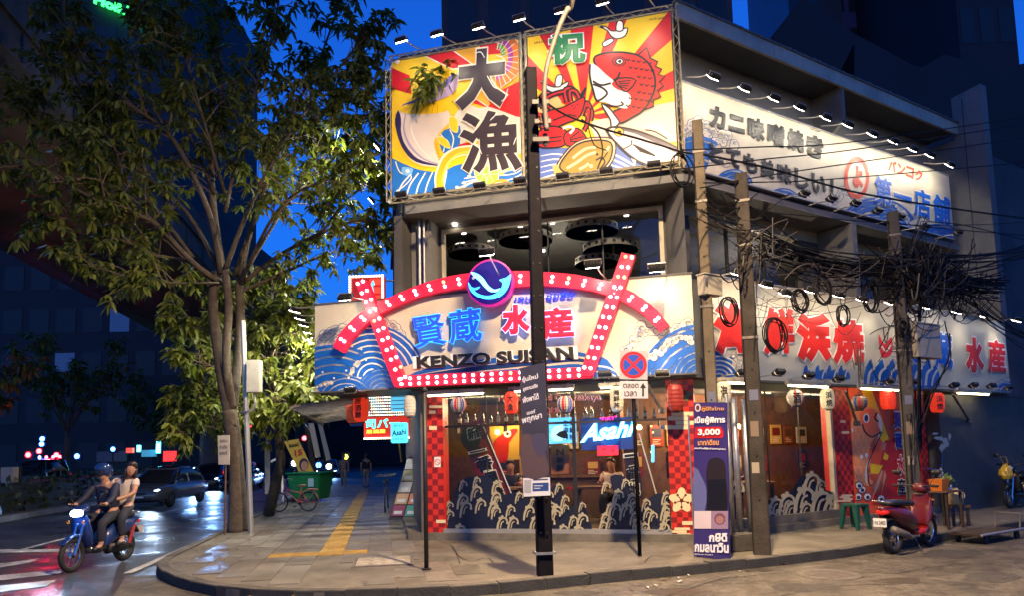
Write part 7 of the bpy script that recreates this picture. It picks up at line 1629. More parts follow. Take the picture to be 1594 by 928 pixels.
pt = Mx @ Vector((-.16, 0, .69)); t = thing('plant_pot', 'orange square planter on the small table by the pole', 'planter', pt); M2 = Matrix.Translation(pt) @ Matrix.Rotation(.56, 4, 'Z')
mb = MB(); mb.add([(-.10, -.10, 0), (.10, -.10, 0), (.10, .10, 0), (-.10, .10, 0), (-.13, -.13, .22), (.13, -.13, .22), (.13, .13, .22), (-.13, .13, .22)], [(0, 1, 2, 3), (0, 4, 5, 1), (1, 5, 6, 2), (2, 6, 7, 3), (3, 7, 4, 0)], M('orange_planter', (.5, .14, .02), rough=.5, var=.15), M2); mb.build('pot', t)
mb = MB(); mb.box(-.12, .12, -.12, .12, .18, .19, m_dwood, M2); mb.build('soil', t)
for i, (dx, lb) in enumerate(((.06, 'small potted plant with spiky leaves right of the orange planter'), (.22, 'second small potted plant at the edge of the table'))):
    p = Mx @ Vector((dx, .02, .69)); t = thing('potted_plant', lb, 'plant', p); mb = MB(); mb.lathe([(.045, 0), (.06, .09)], m_white, 10, Matrix.Translation(p)); mb.build('pot', t); mb = MB()
    leaf_cloud(mb, 26, lambda: p + Vector((random.gauss(0, .05), random.gauss(0, .05), .16 + random.gauss(0, .05))), .14, M('potted_leaves', (.10, .17, .05), rough=.5, var=.3)); mb.build('leaves', t)
# bottle bag and cart at the kerb
p = FB.p(5.4, 0, 1.45); t = thing('jug', 'pale plastic jug standing on a stool by the side table', 'jug', p + Vector((0, 0, .38))); mb = MB(); mb.lathe([(.11, 0), (.13, .04), (.13, .2), (.06, .27), (.05, .33)], M('pale_plastic', (.45, .36, .2), rough=.45, var=.2), 14, Matrix.Translation(p + Vector((0, 0, .38)))); mb.build('body', t, smooth=True); mb = MB(); mb.torus(p + Vector((.12, 0, .56)), (0, 1, 0), .06, .012, M('pale_plastic', (.45, .36, .2)), 14, 6); mb.build('handle', t)
t = thing('low_stool', 'low wooden stool under the pale jug', 'stool', p); mb = MB(); mb.box(-.18, .18, -.15, .15, .34, .38, m_wood, Matrix.Translation(p)); mb.build('seat', t)
for sx in (-.14, .14):
    for sy in (-.11, .11): mb = MB(); mb.box(sx - .02, sx + .02, sy - .02, sy + .02, 0, .34, m_dwood, Matrix.Translation(p)); mb.build('leg', t)
cp = FB.p(4.55, ROADZ, 2.35); t = thing('hand_cart', 'low flat hand cart lying at the kerb right of the motorbike', 'hand cart', cp); Mx = Matrix.Translation(cp) @ Matrix.Rotation(.56, 4, 'Z')
mb = MB(); mb.box(-.75, .75, -.25, .25, .14, .17, m_dwood, Mx); mb.build('deck', t)
for sx in (-.55, .55):
    for sy in (-.22, .22): mb = MB(); mb.lathe([(.07, -.02), (.07, .02)], m_rubber, 12, Mx @ Matrix.Translation((sx, sy, .07)) @ RY); mb.build('wheel', t)
mb = MB(); mb.tube([Mx @ Vector(v) for v in ((.74, -.2, .17), (.8, -.2, .42), (.8, .2, .42), (.74, .2, .17))], .016, m_rust, 8); mb.build('handle', t)
mb = MB(); mb.tube([Mx @ Vector((-.78, -.27, .17)), Mx @ Vector((.78, -.27, .17))], .02, m_alu, 6); mb.build('edge_rail', t)
# white mop head hanging from a blue cord on the wall
p = FB.w(1465, 735, .08); t = thing('hanging_mop', 'pale mop head hanging on a blue cord against the grey wall', 'mop', p); mb = MB(); mb.tube([FB.w(1467, 708, .06), FB.w(1466, 728, .08)], .01, M('blue_cord', (.03, .12, .45), rough=.5), 5); mb.tube([FB.w(1437, 730, .06), FB.w(1464, 732, .08)], .008, M('blue_cord', (.03, .12, .45)), 5); mb.build('cord', t)
mb = MB(); mb.lathe([(.02, .1), (.035, .05), (.05, -.06), (.09, -.16), (.06, -.18)], M('mop_yarn', (.5, .45, .3), rough=.9, var=.3), 12, Matrix.Translation(p)); mb.v = [v + Vector((random.gauss(0, .008), random.gauss(0, .008), 0)) for v in mb.v]; mb.build('yarn', t)

# ================================================================== PEOPLE
m_skin = M('skin', (.42, .22, .14), rough=.5, var=.05); m_hair = M('dark_hair', (.02, .012, .01), rough=.45, var=.3, scale=30)
def skin_mesh(name, parent, verts, edges, radii, mat, sub=2, root=0):
    me = bpy.data.meshes.new(name); inv = WM[parent].inverted() if parent else Matrix()
    me.from_pydata([inv @ Vector(v) for v in verts], edges, []); me.materials.append(mat)
    o = bpy.data.objects.new(name, me); COL.objects.link(o); o.parent = parent; WM[o] = WM[parent]
    md = o.modifiers.new('skin', 'SKIN'); md.use_smooth_shade = True; md.branch_smoothing = .6
    sv = me.skin_vertices[0].data
    for i, r in enumerate(radii): sv[i].radius = (r, r) if not isinstance(r, tuple) else r; sv[i].use_root = (i == root)
    ss = o.modifiers.new('sub', 'SUBSURF'); ss.levels = sub; ss.render_levels = sub
    return o
def person(label, loc, rz, J, top, bottom, hair='short', helmet=None, shoes=None, skirt=False):
    """J: joint positions in local metres (x forward, y left, z up)"""
    t = thing('person', label, 'person', loc, rz); Mx = WM[t].copy(); W = {k: Mx @ Vector(v) for k, v in J.items()}
    names = ['pelvis', 'waist', 'chest', 'neck', 'headb', 'headt']; E = [(0, 1), (1, 2), (2, 3), (3, 4), (4, 5)]; rad = [(.15, .11), (.13, .10), (.16, .11), .055, .085, .075]
    head_c = (W['headb'] + W['headt']) / 2
    vs = [W[n] for n in names]
    for s in 'lr':
        for chain, rr, start in (((s + '_sho', s + '_elb', s + '_wri', s + '_hand'), (.062, .047, .034, .04), 2), ((s + '_hip', s + '_knee', s + '_ank', s + '_toe'), (.095, .062, .042, .04), 0)):
            prev = start
            for n, r in zip(chain, rr): vs.append(W[n]); E.append((prev, len(vs) - 1)); rad.append(r); prev = len(vs) - 1
    skin_mesh('body', t, vs, E, rad, m_skin)
    # head detail
    fwd = (Mx.to_3x3() @ Vector(J.get('look', (1, 0, 0)))).normalized(); up = (W['headt'] - W['headb']).normalized(); side = up.cross(fwd).normalized(); fwd = side.cross(up)
    Mh = Matrix((fwd, side, up)).transposed().to_4x4(); Mh.translation = head_c
    mb = MB(); loft(mb, [(-.095, 0, .0, .03, .04), (-.075, 0, .0, .068, .09), (0, 0, -.005, .078, .118), (.06, 0, -.015, .066, .105), (.088, 0, -.02, .04, .07)], m_skin, Mh, 16, 2.1); o = mb.build('head', t, smooth=True)
    mb = MB(); mb.add([(.088, -.012, -.03), (.088, .012, -.03), (.112, 0, -.035), (.09, 0, .015)], [(0, 1, 2), (0, 2, 3), (1, 3, 2)], m_skin, Mh); mb.build('nose', o)
    for s in (-1, 1):
        mb = MB(); loft(mb, [(.076, s * .03, .012, .012, .005), (.085, s * .03, .012, .010, .006)], m_black, Mh, 8); mb.build('eye', o); mb = MB(); loft(mb, [(-.01, s * .079, -.01, .006, .022), (.012, s * .081, -.008, .007, .028)], m_skin, Mh, 8); mb.build('ear', o)
    mb = MB(); loft(mb, [(.08, 0, -.062, .02, .004), (.088, 0, -.062, .017, .005)], M('lips', (.3, .08, .07), rough=.4), Mh, 8); mb.build('mouth', o)
    if helmet:
        mb = MB(); loft(mb, [(-.13, 0, .03, .05, .06), (-.11, 0, .03, .10, .12), (0, 0, .045, .13, .13), (.08, 0, .055, .11, .11), (.105, 0, .07, .06, .06)], helmet, Mh, 18, 2.2); mb.build('helmet', t, smooth=True)
        mb = MB(); loft(mb, [(.095, 0, .0, .085, .05), (.125, 0, -.01, .06, .04)], M('visor', (.01, .01, .014), rough=.08, var=0), Mh, 14); mb.build('visor', t, smooth=True)
    else:
        mb = MB(); loft(mb, [(-.115, 0, .0, .04, .06), (-.1, 0, .01, .085, .11), (-.02, 0, .035, .092, .105), (.05, 0, .07, .075, .07), (.08, 0, .09, .04, .03)], m_hair, Mh, 16, 2.2)
        if hair == 'long':
            loft(mb, [(-.11, 0, -.1, .05, .12), (-.085, 0, -.12, .095, .2), (-.02, 0, -.1, .10, .16), (.0, 0, -.05, .095, .05)], m_hair, Mh, 16, 2.4)
            for s in (-1, 1): loft(mb, [(-.03, s * .078, -.10, .018, .15), (.03, s * .085, -.12, .02, .13), (.055, s * .08, -.10, .01, .08)], m_hair, Mh, 10)
        mb.build('hair', t, smooth=True)
    # clothes follow the body, a little larger
    tv = [W['pelvis'] * 1.2 - W['waist'] * .2, W['waist'], W['chest'], W['chest'] * .4 + W['neck'] * .6]; te = [(0, 1), (1, 2), (2, 3)]; tr = [.19, .18, .2, .09]
    for s in 'lr':
        b = len(tv); tv += [W[s + '_sho'], W[s + '_sho'] * .45 + W[s + '_elb'] * .55]; te += [(2, b), (b, b + 1)]; tr += [.078, .07]
        if helmet: tv += [W[s + '_elb'], W[s + '_wri']]; te += [(b + 1, b + 2), (b + 2, b + 3)]; tr += [.06, .047]
    skin_mesh('top', t, tv, te, tr, top)
    bv = [W['pelvis'] * .6 + W['waist'] * .4, W['pelvis']]; be = [(0, 1)]; brd = [.16, .17]
    for s in 'lr':
        b = len(bv); bv += [W[s + '_hip'], W[s + '_knee'], W[s + '_knee'] * .15 + W[s + '_ank'] * .85]; be += [(1, b), (b, b + 1), (b + 1, b + 2)]; brd += [.11, .078, .06]
        if skirt: bv.pop(); be.pop(); brd.pop()
    skin_mesh('trousers', t, bv, be, brd, bottom)
    for s in 'lr': skin_mesh('shoe', t, [W[s + '_ank'] - up * .0 + Vector((0, 0, -.03)), W[s + '_toe'], W[s + '_toe'] + (W[s + '_toe'] - W[s + '_ank']).normalized() * .05], [(0, 1), (1, 2)], [.05, .045, .035], shoes or m_black, 1)
    # five fingers per hand
    for s in 'lr':
        h_ = W[s + '_hand']; d = (h_ - W[s + '_wri']).normalized(); w_ = d.cross(Vector((0, 0, 1))); w_ = w_.normalized() if w_.length > .1 else side; dn = d.cross(w_).normalized()
        for k in range(5):
            o_ = (k - 1.5) * .018; L_ = (.05, .065, .07, .065, .05)[k]
            if k == 4: a = h_ - d * .02 + w_ * .035; pts = [a, a + w_ * .025 + d * .02, a + w_ * .028 + d * .045]
            else: a = h_ + d * .015 + w_ * o_; pts = [a, a + d * L_ * .5 - dn * .008, a + d * L_ * .8 - dn * .03]
            mb = MB(); mb.tube(pts, [.009, .0085, .006], m_skin, 6); mb.build('finger', t, smooth=True)
    return t
STAND = dict(pelvis=(0, 0, .92), waist=(0, 0, 1.06), chest=(.01, 0, 1.28), neck=(.02, 0, 1.47), headb=(.03, 0, 1.53), headt=(.03, 0, 1.66), l_sho=(0, .19, 1.39), l_elb=(-.03, .24, 1.12), l_wri=(.06, .25, .88), l_hand=(.08, .25, .80), r_sho=(0, -.19, 1.39), r_elb=(.03, -.24, 1.12), r_wri=(-.05, -.25, .88), r_hand=(-.06, -.25, .80), l_hip=(0, .09, .88), l_knee=(.10, .09, .50), l_ank=(.06, .09, .09), l_toe=(.20, .10, .04), r_hip=(0, -.09, .88), r_knee=(.02, -.09, .48), r_ank=(-.22, -.09, .14), r_toe=(-.10, -.10, .05))
RIDE = dict(pelvis=(-.22, 0, .90), waist=(-.20, 0, 1.03), chest=(-.12, 0, 1.25), neck=(-.06, 0, 1.42), headb=(-.03, 0, 1.49), headt=(-.03, 0, 1.62), l_sho=(-.10, .19, 1.35), l_elb=(.08, .26, 1.12), l_wri=(.25, .27, 1.04), l_hand=(.30, .28, 1.04), r_sho=(-.10, -.19, 1.35), r_elb=(.08, -.26, 1.12), r_wri=(.25, -.27, 1.04), r_hand=(.30, -.28, 1.04), l_hip=(-.18, .11, .86), l_knee=(.22, .18, .72), l_ank=(.20, .16, .36), l_toe=(.33, .16, .32), r_hip=(-.18, -.11, .86), r_knee=(.22, -.18, .72), r_ank=(.20, -.16, .36), r_toe=(.33, -.16, .32))
PASS = dict(pelvis=(-.58, -.02, .96), waist=(-.57, .02, 1.10), chest=(-.54, .08, 1.32), neck=(-.50, .12, 1.48), headb=(-.47, .19, 1.54), headt=(-.47, .21, 1.66), l_sho=(-.52, .26, 1.41), l_elb=(-.38, .32, 1.18), l_wri=(-.2, .18, 1.10), l_hand=(-.15, .14, 1.10), r_sho=(-.53, -.12, 1.41), r_elb=(-.46, -.24, 1.16), r_wri=(-.28, -.26, 1.06), r_hand=(-.22, -.22, 1.06), l_hip=(-.54, .13, .92), l_knee=(-.18, .24, .78), l_ank=(-.22, .24, .40), l_toe=(-.10, .25, .36), r_hip=(-.54, -.13, .92), r_knee=(-.18, -.24, .78), r_ank=(-.22, -.24, .40), r_toe=(-.10, -.25, .36), look=(.9, .45, 0))
m_dcl = M('dark_blue_jacket', (.008, .012, .04), rough=.7, var=.2); m_jean = M('dark_trousers', (.015, .017, .03), rough=.8, var=.2); m_wtop = M('pale_blouse', (.6, .5, .42), rough=.7, var=.1); m_btop = M('black_top', (.015, .015, .017), rough=.8); m_beige = M('beige_clothes', (.3, .22, .15), rough=.8)
person('rider in dark jacket and helmet on the blue scooter', RB, rh, RIDE, m_dcl, m_jean, helmet=M('blue_helmet', (.01, .03, .12), rough=.2, var=0, coat=.6))
person('passenger with long dark hair and pale blouse behind the scooter rider', RB, rh, PASS, m_wtop, m_jean, hair='long')
person('person in dark shirt walking down the far pavement', Vector((-7.6, 36.5, 0)), math.atan2(UL.y, UL.x), STAND, m_btop, m_beige, skirt=True)
person('person in light clothes walking near the parked scooters', Vector((-9.1, 38, 0)), math.atan2(-UL.y, -UL.x), STAND, m_beige, m_beige)
SIT = dict(pelvis=(0, 0, .52), waist=(0, 0, .66), chest=(.04, 0, .88), neck=(.08, 0, 1.05), headb=(.11, 0, 1.12), headt=(.12, 0, 1.25), l_sho=(.04, .19, .98), l_elb=(.14, .24, .76), l_wri=(.34, .16, .80), l_hand=(.41, .14, .81), r_sho=(.04, -.19, .98), r_elb=(.14, -.24, .76), r_wri=(.34, -.16, .80), r_hand=(.41, -.14, .81), l_hip=(.05, .1, .50), l_knee=(.42, .12, .50), l_ank=(.40, .12, .1), l_toe=(.53, .12, .04), r_hip=(.05, -.1, .50), r_knee=(.42, -.12, .50), r_ank=(.40, -.12, .1), r_toe=(.53, -.12, .04))
dp = FB.p(2.95, .13, -1.85)
person('dark-haired diner in a white top seated behind the side window', dp, math.atan2(FB.n.y, FB.n.x) + 2.2, SIT, M('white_shirt', (.6, .6, .58), rough=.7), m_jean, hair='long')
t = thing('dining_chair', 'wooden chair under the diner behind the side window', 'chair', dp); Mx = Matrix.Translation(dp) @ Matrix.Rotation(math.atan2(FB.n.y, FB.n.x) + 2.2, 4, 'Z')
mb = MB(); mb.box(-.2, .25, -.2, .2, .38, .42, m_wood, Mx); mb.build('seat', t); mb = MB(); mb.box(-.24, -.2, -.2, .2, .42, .85, m_wood, Mx); mb.build('backrest', t)
for sx in (-.18, .22):
    for sy in (-.17, .17): mb = MB(); mb.box(sx - .02, sx + .02, sy - .02, sy + .02, 0, .38, m_wood, Mx); mb.build('leg', t)
# ================================================================== TREES
m_bark = M('grey_brown_bark', (.10, .075, .05), rough=.85, var=.35, scale=9, bump=1.0, bscale=16, stain=.5); m_twig = M('pale_twig', (.17, .125, .08), rough=.8, var=.3, scale=9)
def leafmat(name, c):
    m = M(name, c, rough=.42, var=.35, scale=14)
    b = m.node_tree.nodes['Principled BSDF']; nt = m.node_tree; tl = nt.nodes.new('ShaderNodeBsdfTranslucent'); tl.inputs[0].default_value = (c[0] * 1.6, c[1] * 1.8, c[2], 1); mx = nt.nodes.new('ShaderNodeMixShader'); mx.inputs[0].default_value = .3
    nt.links.new(b.outputs[0], mx.inputs[1]); nt.links.new(tl.outputs[0], mx.inputs[2]); nt.links.new(mx.outputs[0], nt.nodes['Material Output'].inputs[0])
    return m
m_leaf = [leafmat('leaf_dark', (.08, .105, .026)), leafmat('leaf_mid', (.14, .165, .032)), leafmat('leaf_yellow', (.17, .19, .03))]
def leaf(mb, p, d, L_, w_, mat, rnd):
    """a drooping lance-shaped leaf bent along its length"""
    d = d.normalized(); s = d.cross(Vector((0, 0, 1)))
    s = s.normalized() if s.length > .05 else Vector((1, 0, 0)); s = Matrix.Rotation(rnd.uniform(-.7, .7), 3, d) @ s; up = s.cross(d)
    q1 = p + d * L_ * .35 + up * L_ * .04; q2 = p + d * L_ * .7 + Vector((0, 0, -L_ * .10)); q3 = p + d * L_ + Vector((0, 0, -L_ * .26))
    mb.add([p, q1 + s * w_, q1 - s * w_, q2 + s * w_ * .8, q2 - s * w_ * .8, q3], [(0, 1, 2), (1, 3, 4, 2), (3, 5, 4)], mat)
def whorl(mb, p, d, rnd, n, L_, mats, wts):
    for i in range(n):
        a = rnd.uniform(0, 6.28); o = Vector((math.cos(a), math.sin(a), rnd.uniform(-1.5, .15)))
        leaf(mb, p - d * rnd.uniform(0, .12), (o + d * .5), L_ * rnd.uniform(.5, 1.25), L_ * rnd.uniform(.12, .2), rnd.choices(mats, wts)[0], rnd)
def grow(t, branches, seed, dens, L_, mats, wts, twl=(.5, 1.3), nleaf=(6, 10), skip=.25, outward=None, part_names=('limb', 'twigs', 'foliage')):
    """branches: list of (points, r0, r1); limbs are parts, twigs and leaves one part each"""
    rnd = random.Random(seed); tw = MB(); lf = MB(); cen = sum((b[0][0] for b in branches), Vector()) / len(branches)
    for pts, r0, r1 in branches:
        W = [Vector(q) for q in smooth([tuple(p) for p in pts], 5, False)]; N = len(W)
        mb = MB(); mb.tube(W, [r0 + (r1 - r0) * (i / (N - 1)) ** .8 for i in range(N)], m_bark, 8); mb.build(part_names[0], t, smooth=True)
        if dens <= 0: continue
        Ls = sum((W[i + 1] - W[i]).length for i in range(N - 1)); cnt = int(Ls * dens)
        for k in range(cnt):
            f = skip + (1 - skip) * (k + rnd.random()) / cnt; i = min(N - 2, int(f * (N - 1))); p = W[i] + (W[i + 1] - W[i]) * rnd.random(); tg = (W[i + 1] - W[i]).normalized()
            out = tg * rnd.uniform(.2, 1.0) + Vector((rnd.gauss(0, .8), rnd.gauss(0, .8), rnd.gauss(.25, .6))); out.normalize(); ln = rnd.uniform(*twl) * (1.1 - .5 * f)
            m1 = p + out * ln * .5 + Vector((0, 0, .04)); e1 = p + out * ln + Vector((0, 0, -.05 * ln)); tw.tube([p, m1, e1], [.014, .010, .005], m_twig, 4, cap=False); whorl(lf, e1, out, rnd, rnd.randint(*nleaf), L_, mats, wts)
            for j in range(rnd.randint(1, 3)):
                o2 = (out + Vector((rnd.gauss(0, .7), rnd.gauss(0, .7), rnd.gauss(0, .5)))).normalized(); s0 = p + (e1 - p) * rnd.uniform(.3, .9); e2 = s0 + o2 * ln * rnd.uniform(.3, .6); tw.tube([s0, e2], [.007, .004], m_twig, 3, cap=False); whorl(lf, e2, o2, rnd, rnd.randint(nleaf[0] - 2, nleaf[1] - 2), L_, mats, wts)
        e = W[-1]; whorl(lf, e, (W[-1] - W[-2]).normalized(), rnd, nleaf[1], L_, mats, wts)
    tw.build(part_names[1], t, kind='stuff'); lf.build(part_names[2], t, kind='stuff')
def br(spec):
    """(x, y, distance) points"""
    return [ondepth(*s) for s in spec]
TB = Vector((-6.2, 16.0, 0))
tr1 = thing('street_tree', 'large leafy street tree at the kerb filling the upper left', 'tree', TB)
trunk = [TB + Vector((0, 0, -.05)), ondepth(370, 760, 16), ondepth(364, 690, 16), ondepth(357, 640, 16)]
W = [Vector(q) for q in smooth([tuple(p) for p in trunk], 5, False)]
mb = MB(); mb.tube(W, [.24 - .07 * min(1, i / 6) for i in range(len(W))], m_bark, 14); mb.build('trunk', tr1, smooth=True)
LB_ = [(br([(358, 650, 16), (346, 590, 15.9), (336, 520, 15.8), (331, 460, 15.7), (342, 420, 15.7)]), .13, .10), (br([(360, 650, 16), (368, 580, 16.1), (374, 500, 16.2), (372, 440, 16.2)]), .12, .09), (br([(362, 640, 16), (352, 560, 15.7), (356, 480, 15.5), (350, 420, 15.4)]), .10, .08)]
for pts, a, b in LB_:
    Wp = [Vector(q) for q in smooth([tuple(p) for p in pts], 5, False)]; mb = MB(); mb.tube(Wp, [a + (b - a) * i / (len(Wp) - 1) for i in range(len(Wp))], m_bark, 10); mb.build('stem', tr1, smooth=True)
BR = [([(345, 440, 15.7), (300, 408, 15.2), (245, 350, 14.8), (210, 333, 14.6), (165, 318, 14.4), (100, 285, 14.2), (55, 263, 14), (-30, 255, 13.8)], .075, .02),
      ([(335, 460, 15.7), (305, 410, 15.4), (233, 396, 15.2), (183, 369, 15), (120, 340, 15), (40, 350, 14.8)], .05, .012),
      ([(345, 425, 15.6), (325, 330, 15.4), (275, 225, 15.2), (228, 180, 15), (170, 140, 14.8), (125, 80, 14.6), (100, 30, 14.5), (96, -60, 14.4)], .08, .02),
      ([(340, 420, 15.7), (290, 330, 15.9), (200, 250, 16), (150, 190, 16), (110, 100, 16), (70, 0, 16)], .06, .015),
      ([(345, 420, 15.7), (332, 320, 15.8), (330, 240, 15.9), (343, 170, 16), (342, 60, 16.2), (336, -60, 16.4)], .10, .04),
      ([(372, 440, 16.2), (400, 320, 16.4), (440, 200, 16.6), (490, 110, 16.8), (530, 0, 17)], .07, .02),
      ([(365, 430, 16.2), (410, 300, 15.8), (439, 226, 15.4), (479, 206, 15.0), (538, 191, 14.6), (593, 171, 14.2), (660, 152, 13.7), (700, 135, 13.4)], .065, .012),
      ([(372, 445, 16.2), (430, 400, 16), (500, 362, 15.8), (560, 342, 15.5), (610, 348, 15.2), (662, 362, 14.9)], .06, .012),
      ([(372, 455, 16.2), (440, 425, 16.6), (520, 392, 17), (585, 396, 17.2)], .05, .012),
      ([(350, 420, 15.5), (385, 330, 15.2), (430, 240, 15), (485, 160, 14.8), (540, 90, 14.6), (575, 40, 14.5)], .06, .014),
      ([(372, 440, 16.2), (460, 300, 17), (540, 240, 17.4), (590, 200, 17.6)], .05, .012),
      ([(350, 330, 15.8), (385, 180, 15.5), (420, 70, 15.2), (440, -40, 15)], .05, .014),
      ([(335, 300, 15.7), (270, 150, 16.6), (240, 40, 17), (220, -60, 17.4)], .05, .014),
      ([(300, 400, 15.3), (220, 300, 15.6), (120, 220, 15.8), (30, 160, 16), (-40, 120, 16)], .05, .012),
      ([(340, 440, 15.6), (260, 440, 14.6), (200, 432, 14.2), (110, 400, 14)], .03, .008),
      ([(372, 445, 16.2), (430, 330, 14.9), (500, 280, 14.3), (570, 250, 13.9)], .05, .012),
      ([(350, 300, 15.8), (300, 130, 14.6), (270, 20, 14.2)], .05, .012),
      ([(210, 333, 14.6), (190, 270, 14.8), (175, 210, 15), (165, 150, 15.2)], .03, .008),
      ([(165, 318, 14.4), (150, 260, 14.2), (110, 200, 14)], .025, .008), ([(228, 180, 15), (215, 110, 15.1), (212, 40, 15.2), (205, -30, 15.3)], .03, .01),
      ([(500, 362, 15.8), (540, 310, 15.4), (580, 280, 15.2)], .03, .01), ([(479, 206, 15), (520, 150, 14.8), (570, 95, 14.5)], .025, .008)]
grow(tr1, [(br(p), a, b) for p, a, b in BR], 21, 8.0, .25, m_leaf[:3], (3, 5, 2), (.45, 1.2), (7, 11))
# second tree, behind, lit by the sign lamps
T2 = Vector((-6.9, 20.0, 0)); tr2 = thing('street_tree', 'smaller bright yellow-green tree lit by the sign lamps behind the big one', 'tree', T2)
mb = MB(); W = [T2, ondepth(437, 720, 20), ondepth(432, 640, 20), ondepth(425, 560, 20), ondepth(420, 500, 20)]; mb.tube(W, [.16, .13, .12, .10, .07], m_bark, 10); mb.build('trunk', tr2, smooth=True)
B2 = [([(432, 640, 20), (400, 560, 19.4), (350, 520, 18.8), (300, 500, 18.4), (265, 500, 18.2)], .05, .01), ([(434, 660, 20), (380, 620, 19), (320, 610, 18.4), (280, 625, 18.2)], .05, .01), ([(425, 560, 20), (455, 500, 19.6), (480, 450, 19.2)], .05, .01), ([(425, 560, 20), (420, 480, 20), (430, 420, 20)], .05, .01), ([(430, 620, 20), (465, 580, 19.4), (490, 560, 19)], .05, .01), ([(430, 600, 20), (395, 500, 20.4), (380, 440, 20.6)], .05, .01), ([(432, 640, 20), (470, 620, 20), (492, 600, 20)], .04, .01), ([(420, 500, 20), (350, 450, 19.6), (300, 440, 19.2)], .04, .01), ([(425, 560, 20), (470, 530, 20.6), (485, 500, 21)], .04, .01), ([(434, 650, 20), (400, 640, 18.6), (372, 650, 17.6)], .04, .01), ([(428, 590, 20), (395, 585, 18.8), (330, 570, 17.8), (290, 560, 17.4)], .04, .01), ([(434, 660, 20), (455, 630, 18.6), (478, 615, 17.6)], .04, .01), ([(425, 560, 20), (440, 520, 18.8), (465, 480, 18)], .04, .01), ([(434, 650, 20), (360, 640, 18.6), (310, 660, 17.8), (285, 680, 17.6)], .04, .01)]
grow(tr2, [(br(p), a, b) for p, a, b in B2], 33, 13, .27, m_leaf[:3], (1, 3, 6), (.4, 1.0), (6, 10), skip=.2)
for i, (a, b, ht, lb) in enumerate(((34, -3.0, 7, 'leaning street tree further down the pavement behind the tilted boards'), (42, -3.0, 7.5, 'farthest dark street tree along the pavement'))):
    p = AB(a, b); t = thing('street_tree', lb, 'tree', p); rnd = random.Random(50 + i)
    mb = MB(); mb.tube([p, p + Vector((-.5, .2, ht * .4)), p + Vector((-1.0, .3, ht * .75))], [.16, .12, .07], m_bark, 8); mb.build('trunk', t, smooth=True)
    grow(t, [([p + Vector((-.6, .2, ht * .45)), p + Vector((math.cos(k) * 1.2 - .8, math.sin(k) * 1.2, ht * .7)), p + Vector((math.cos(k) * 2.4 - .9, math.sin(k) * 2.4, ht * (.85 + .15 * (k % 2))))], .06, .012) for k in range(6)], 60 + i, 5, .30, m_leaf[:2], (3, 2), (.5, 1.2), (6, 9))
# dark trees beyond the main road
for i, (a, b, ht) in enumerate(((26, -20, 9), (36, -19, 8), (50, -20, 10), (64, -18.5, 9))):
    p = AB(a, b); t = thing('roadside_tree', 'dark roadside tree beyond the hedge, %s from the left' % ORD[i], 'tree', p)
    mb = MB(); mb.tube([p, p + Vector((0, 0, ht * .5))], [.2, .13], m_bark, 8); mb.build('trunk', t, smooth=True)
    grow(t, [([p + Vector((0, 0, ht * .35)), p + Vector((math.cos(k * .9) * 1.6, math.sin(k * .9) * 1.6, ht * .65)), p + Vector((math.cos(k * .9) * 3, math.sin(k * .9) * 3, ht * (.75 + .2 * (k % 2))))], .07, .015) for k in range(7)], 80 + i, 3.2, .5, m_leaf[:2], (4, 1), (.6, 1.5), (5, 8))

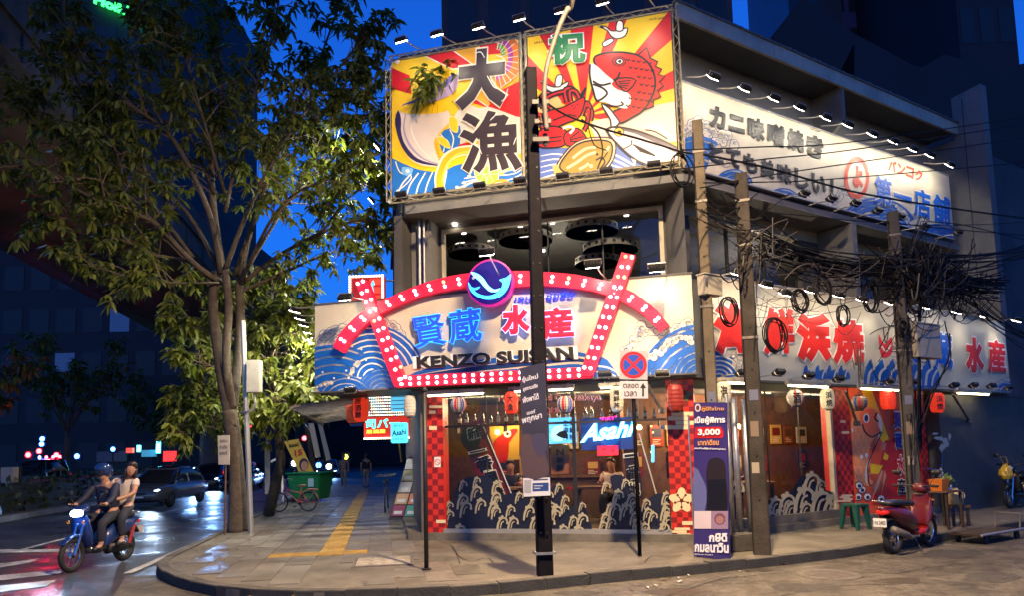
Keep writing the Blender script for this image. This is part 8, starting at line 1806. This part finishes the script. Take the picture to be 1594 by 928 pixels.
# ================================================================== MORE OF THE DINING ROOM
pw = MB(); pw.box(.9, 8.0, -3.0, -2.9, .13, 2.82, m_room1, mB); pw.build('added_partition', bld)  # extra wall added near the side glass so the dim room shows
for F, u, n, w in ((FB, 2.4, -1.3, 48), (FB, 4.2, -1.6, 40), (FC, 1.4, -1.0, 26), (FC, 3.2, -1.1, 28)): point('dining_room_fill_light', F.p(u, 2.6, n), w, (1, .66, .36), .1, bld)  # bare lamps added to brighten the rooms, no fittings of their own
pc = [(176, 40, 30), (60, 40, 34), (210, 170, 90), (140, 70, 40), (36, 52, 90), (196, 190, 170), (120, 24, 30), (90, 60, 44)]
k = 0; rp = random.Random(9)
for F, n, us in ((FC, -4.45, [.6 + .55 * i for i in range(9)]), (FB, -2.88, [1.1 + .5 * i for i in range(12)])):
    for u in us:
        for z in (1.0, 1.65):
            if rp.random() < .25: continue
            w, h = rp.uniform(.26, .42), rp.uniform(.38, .55); c = pc[k % 8]; k += 1
            mb = MB(); mb.box(u, u + w, n, n + .02, z, z + h, PR(*c), F.m()); o = mb.build('wall_poster', bld)
            mb = MB(); d = PR(*pc[(k + 3) % 8]); mb.box(u + w * .15, u + w * .85, n + .02, n + .024, z + h * .45, z + h * .85, d, F.m()); mb.build('poster_print', o)
            mb = MB(); [mb.box(u + w * .15, u + w * rp.uniform(.5, .85), n + .02, n + .024, z + h * (.1 + .1 * j), z + h * (.14 + .1 * j), CRM, F.m()) for j in range(3)]; mb.build('poster_text', o)
bc = thing('bar_counter', 'dark wooden bar counter across the back of the dining room', 'counter', FC.p(2.6, .13, -3.6)); mb = MB(); mb.box(.6, 4.4, -3.9, -3.5, .13, 1.0, m_wood, mC); mb.build('front', bc); mb = MB(); mb.box(.5, 4.5, -3.95, -3.4, 1.0, 1.05, m_tab, mC); mb.build('top', bc)
for i in range(6):
    p = FC.p(.9 + i * .62, .13, -3.0); t = thing('bar_stool', 'round stool at the bar counter, %s from the left' % ORD[i], 'stool', p, group='stools at the bar counter'); Mx = Matrix.Translation(p)
    mb = MB(); mb.lathe([(.17, .62), (.17, .68)], M('red_vinyl', (.3, .03, .03), rough=.4), 14, Mx); mb.build('seat', t); mb = MB(); mb.tube([p, p + Vector((0, 0, .62))], .025, m_chrome, 8); mb.lathe([(.16, 0), (.15, .02)], m_chrome, 14, Mx); mb.build('stem', t)
person('diner in dark clothes seated behind the left shop window', FC.p(1.5, .13, -2.3), math.atan2(FC.n.y, FC.n.x) + .3, SIT, m_dcl, m_jean)
person('diner in a pale shirt seated behind the beer neon', FC.p(3.7, .13, -2.4), math.atan2(FC.n.y, FC.n.x) - .2, SIT, m_wtop, m_jean)
for i, p in enumerate((FC.p(1.5, .13, -2.3), FC.p(3.7, .13, -2.4))):
    t = thing('dining_chair', 'wooden chair under the diner behind the ' + ('left shop window', 'beer neon')[i], 'chair', p); Mx = Matrix.Translation(p) @ Matrix.Rotation(math.atan2(FC.n.y, FC.n.x), 4, 'Z'); mb = MB(); mb.box(-.2, .25, -.2, .2, .38, .42, m_wood, Mx); mb.build('seat', t); mb = MB(); mb.box(-.24, -.2, -.2, .2, .42, .85, m_wood, Mx); mb.build('backrest', t)
    for sx in (-.18, .22):
        for sy in (-.17, .17): mb = MB(); mb.box(sx - .02, sx + .02, sy - .02, sy + .02, 0, .38, m_wood, Mx); mb.build('leg', t)
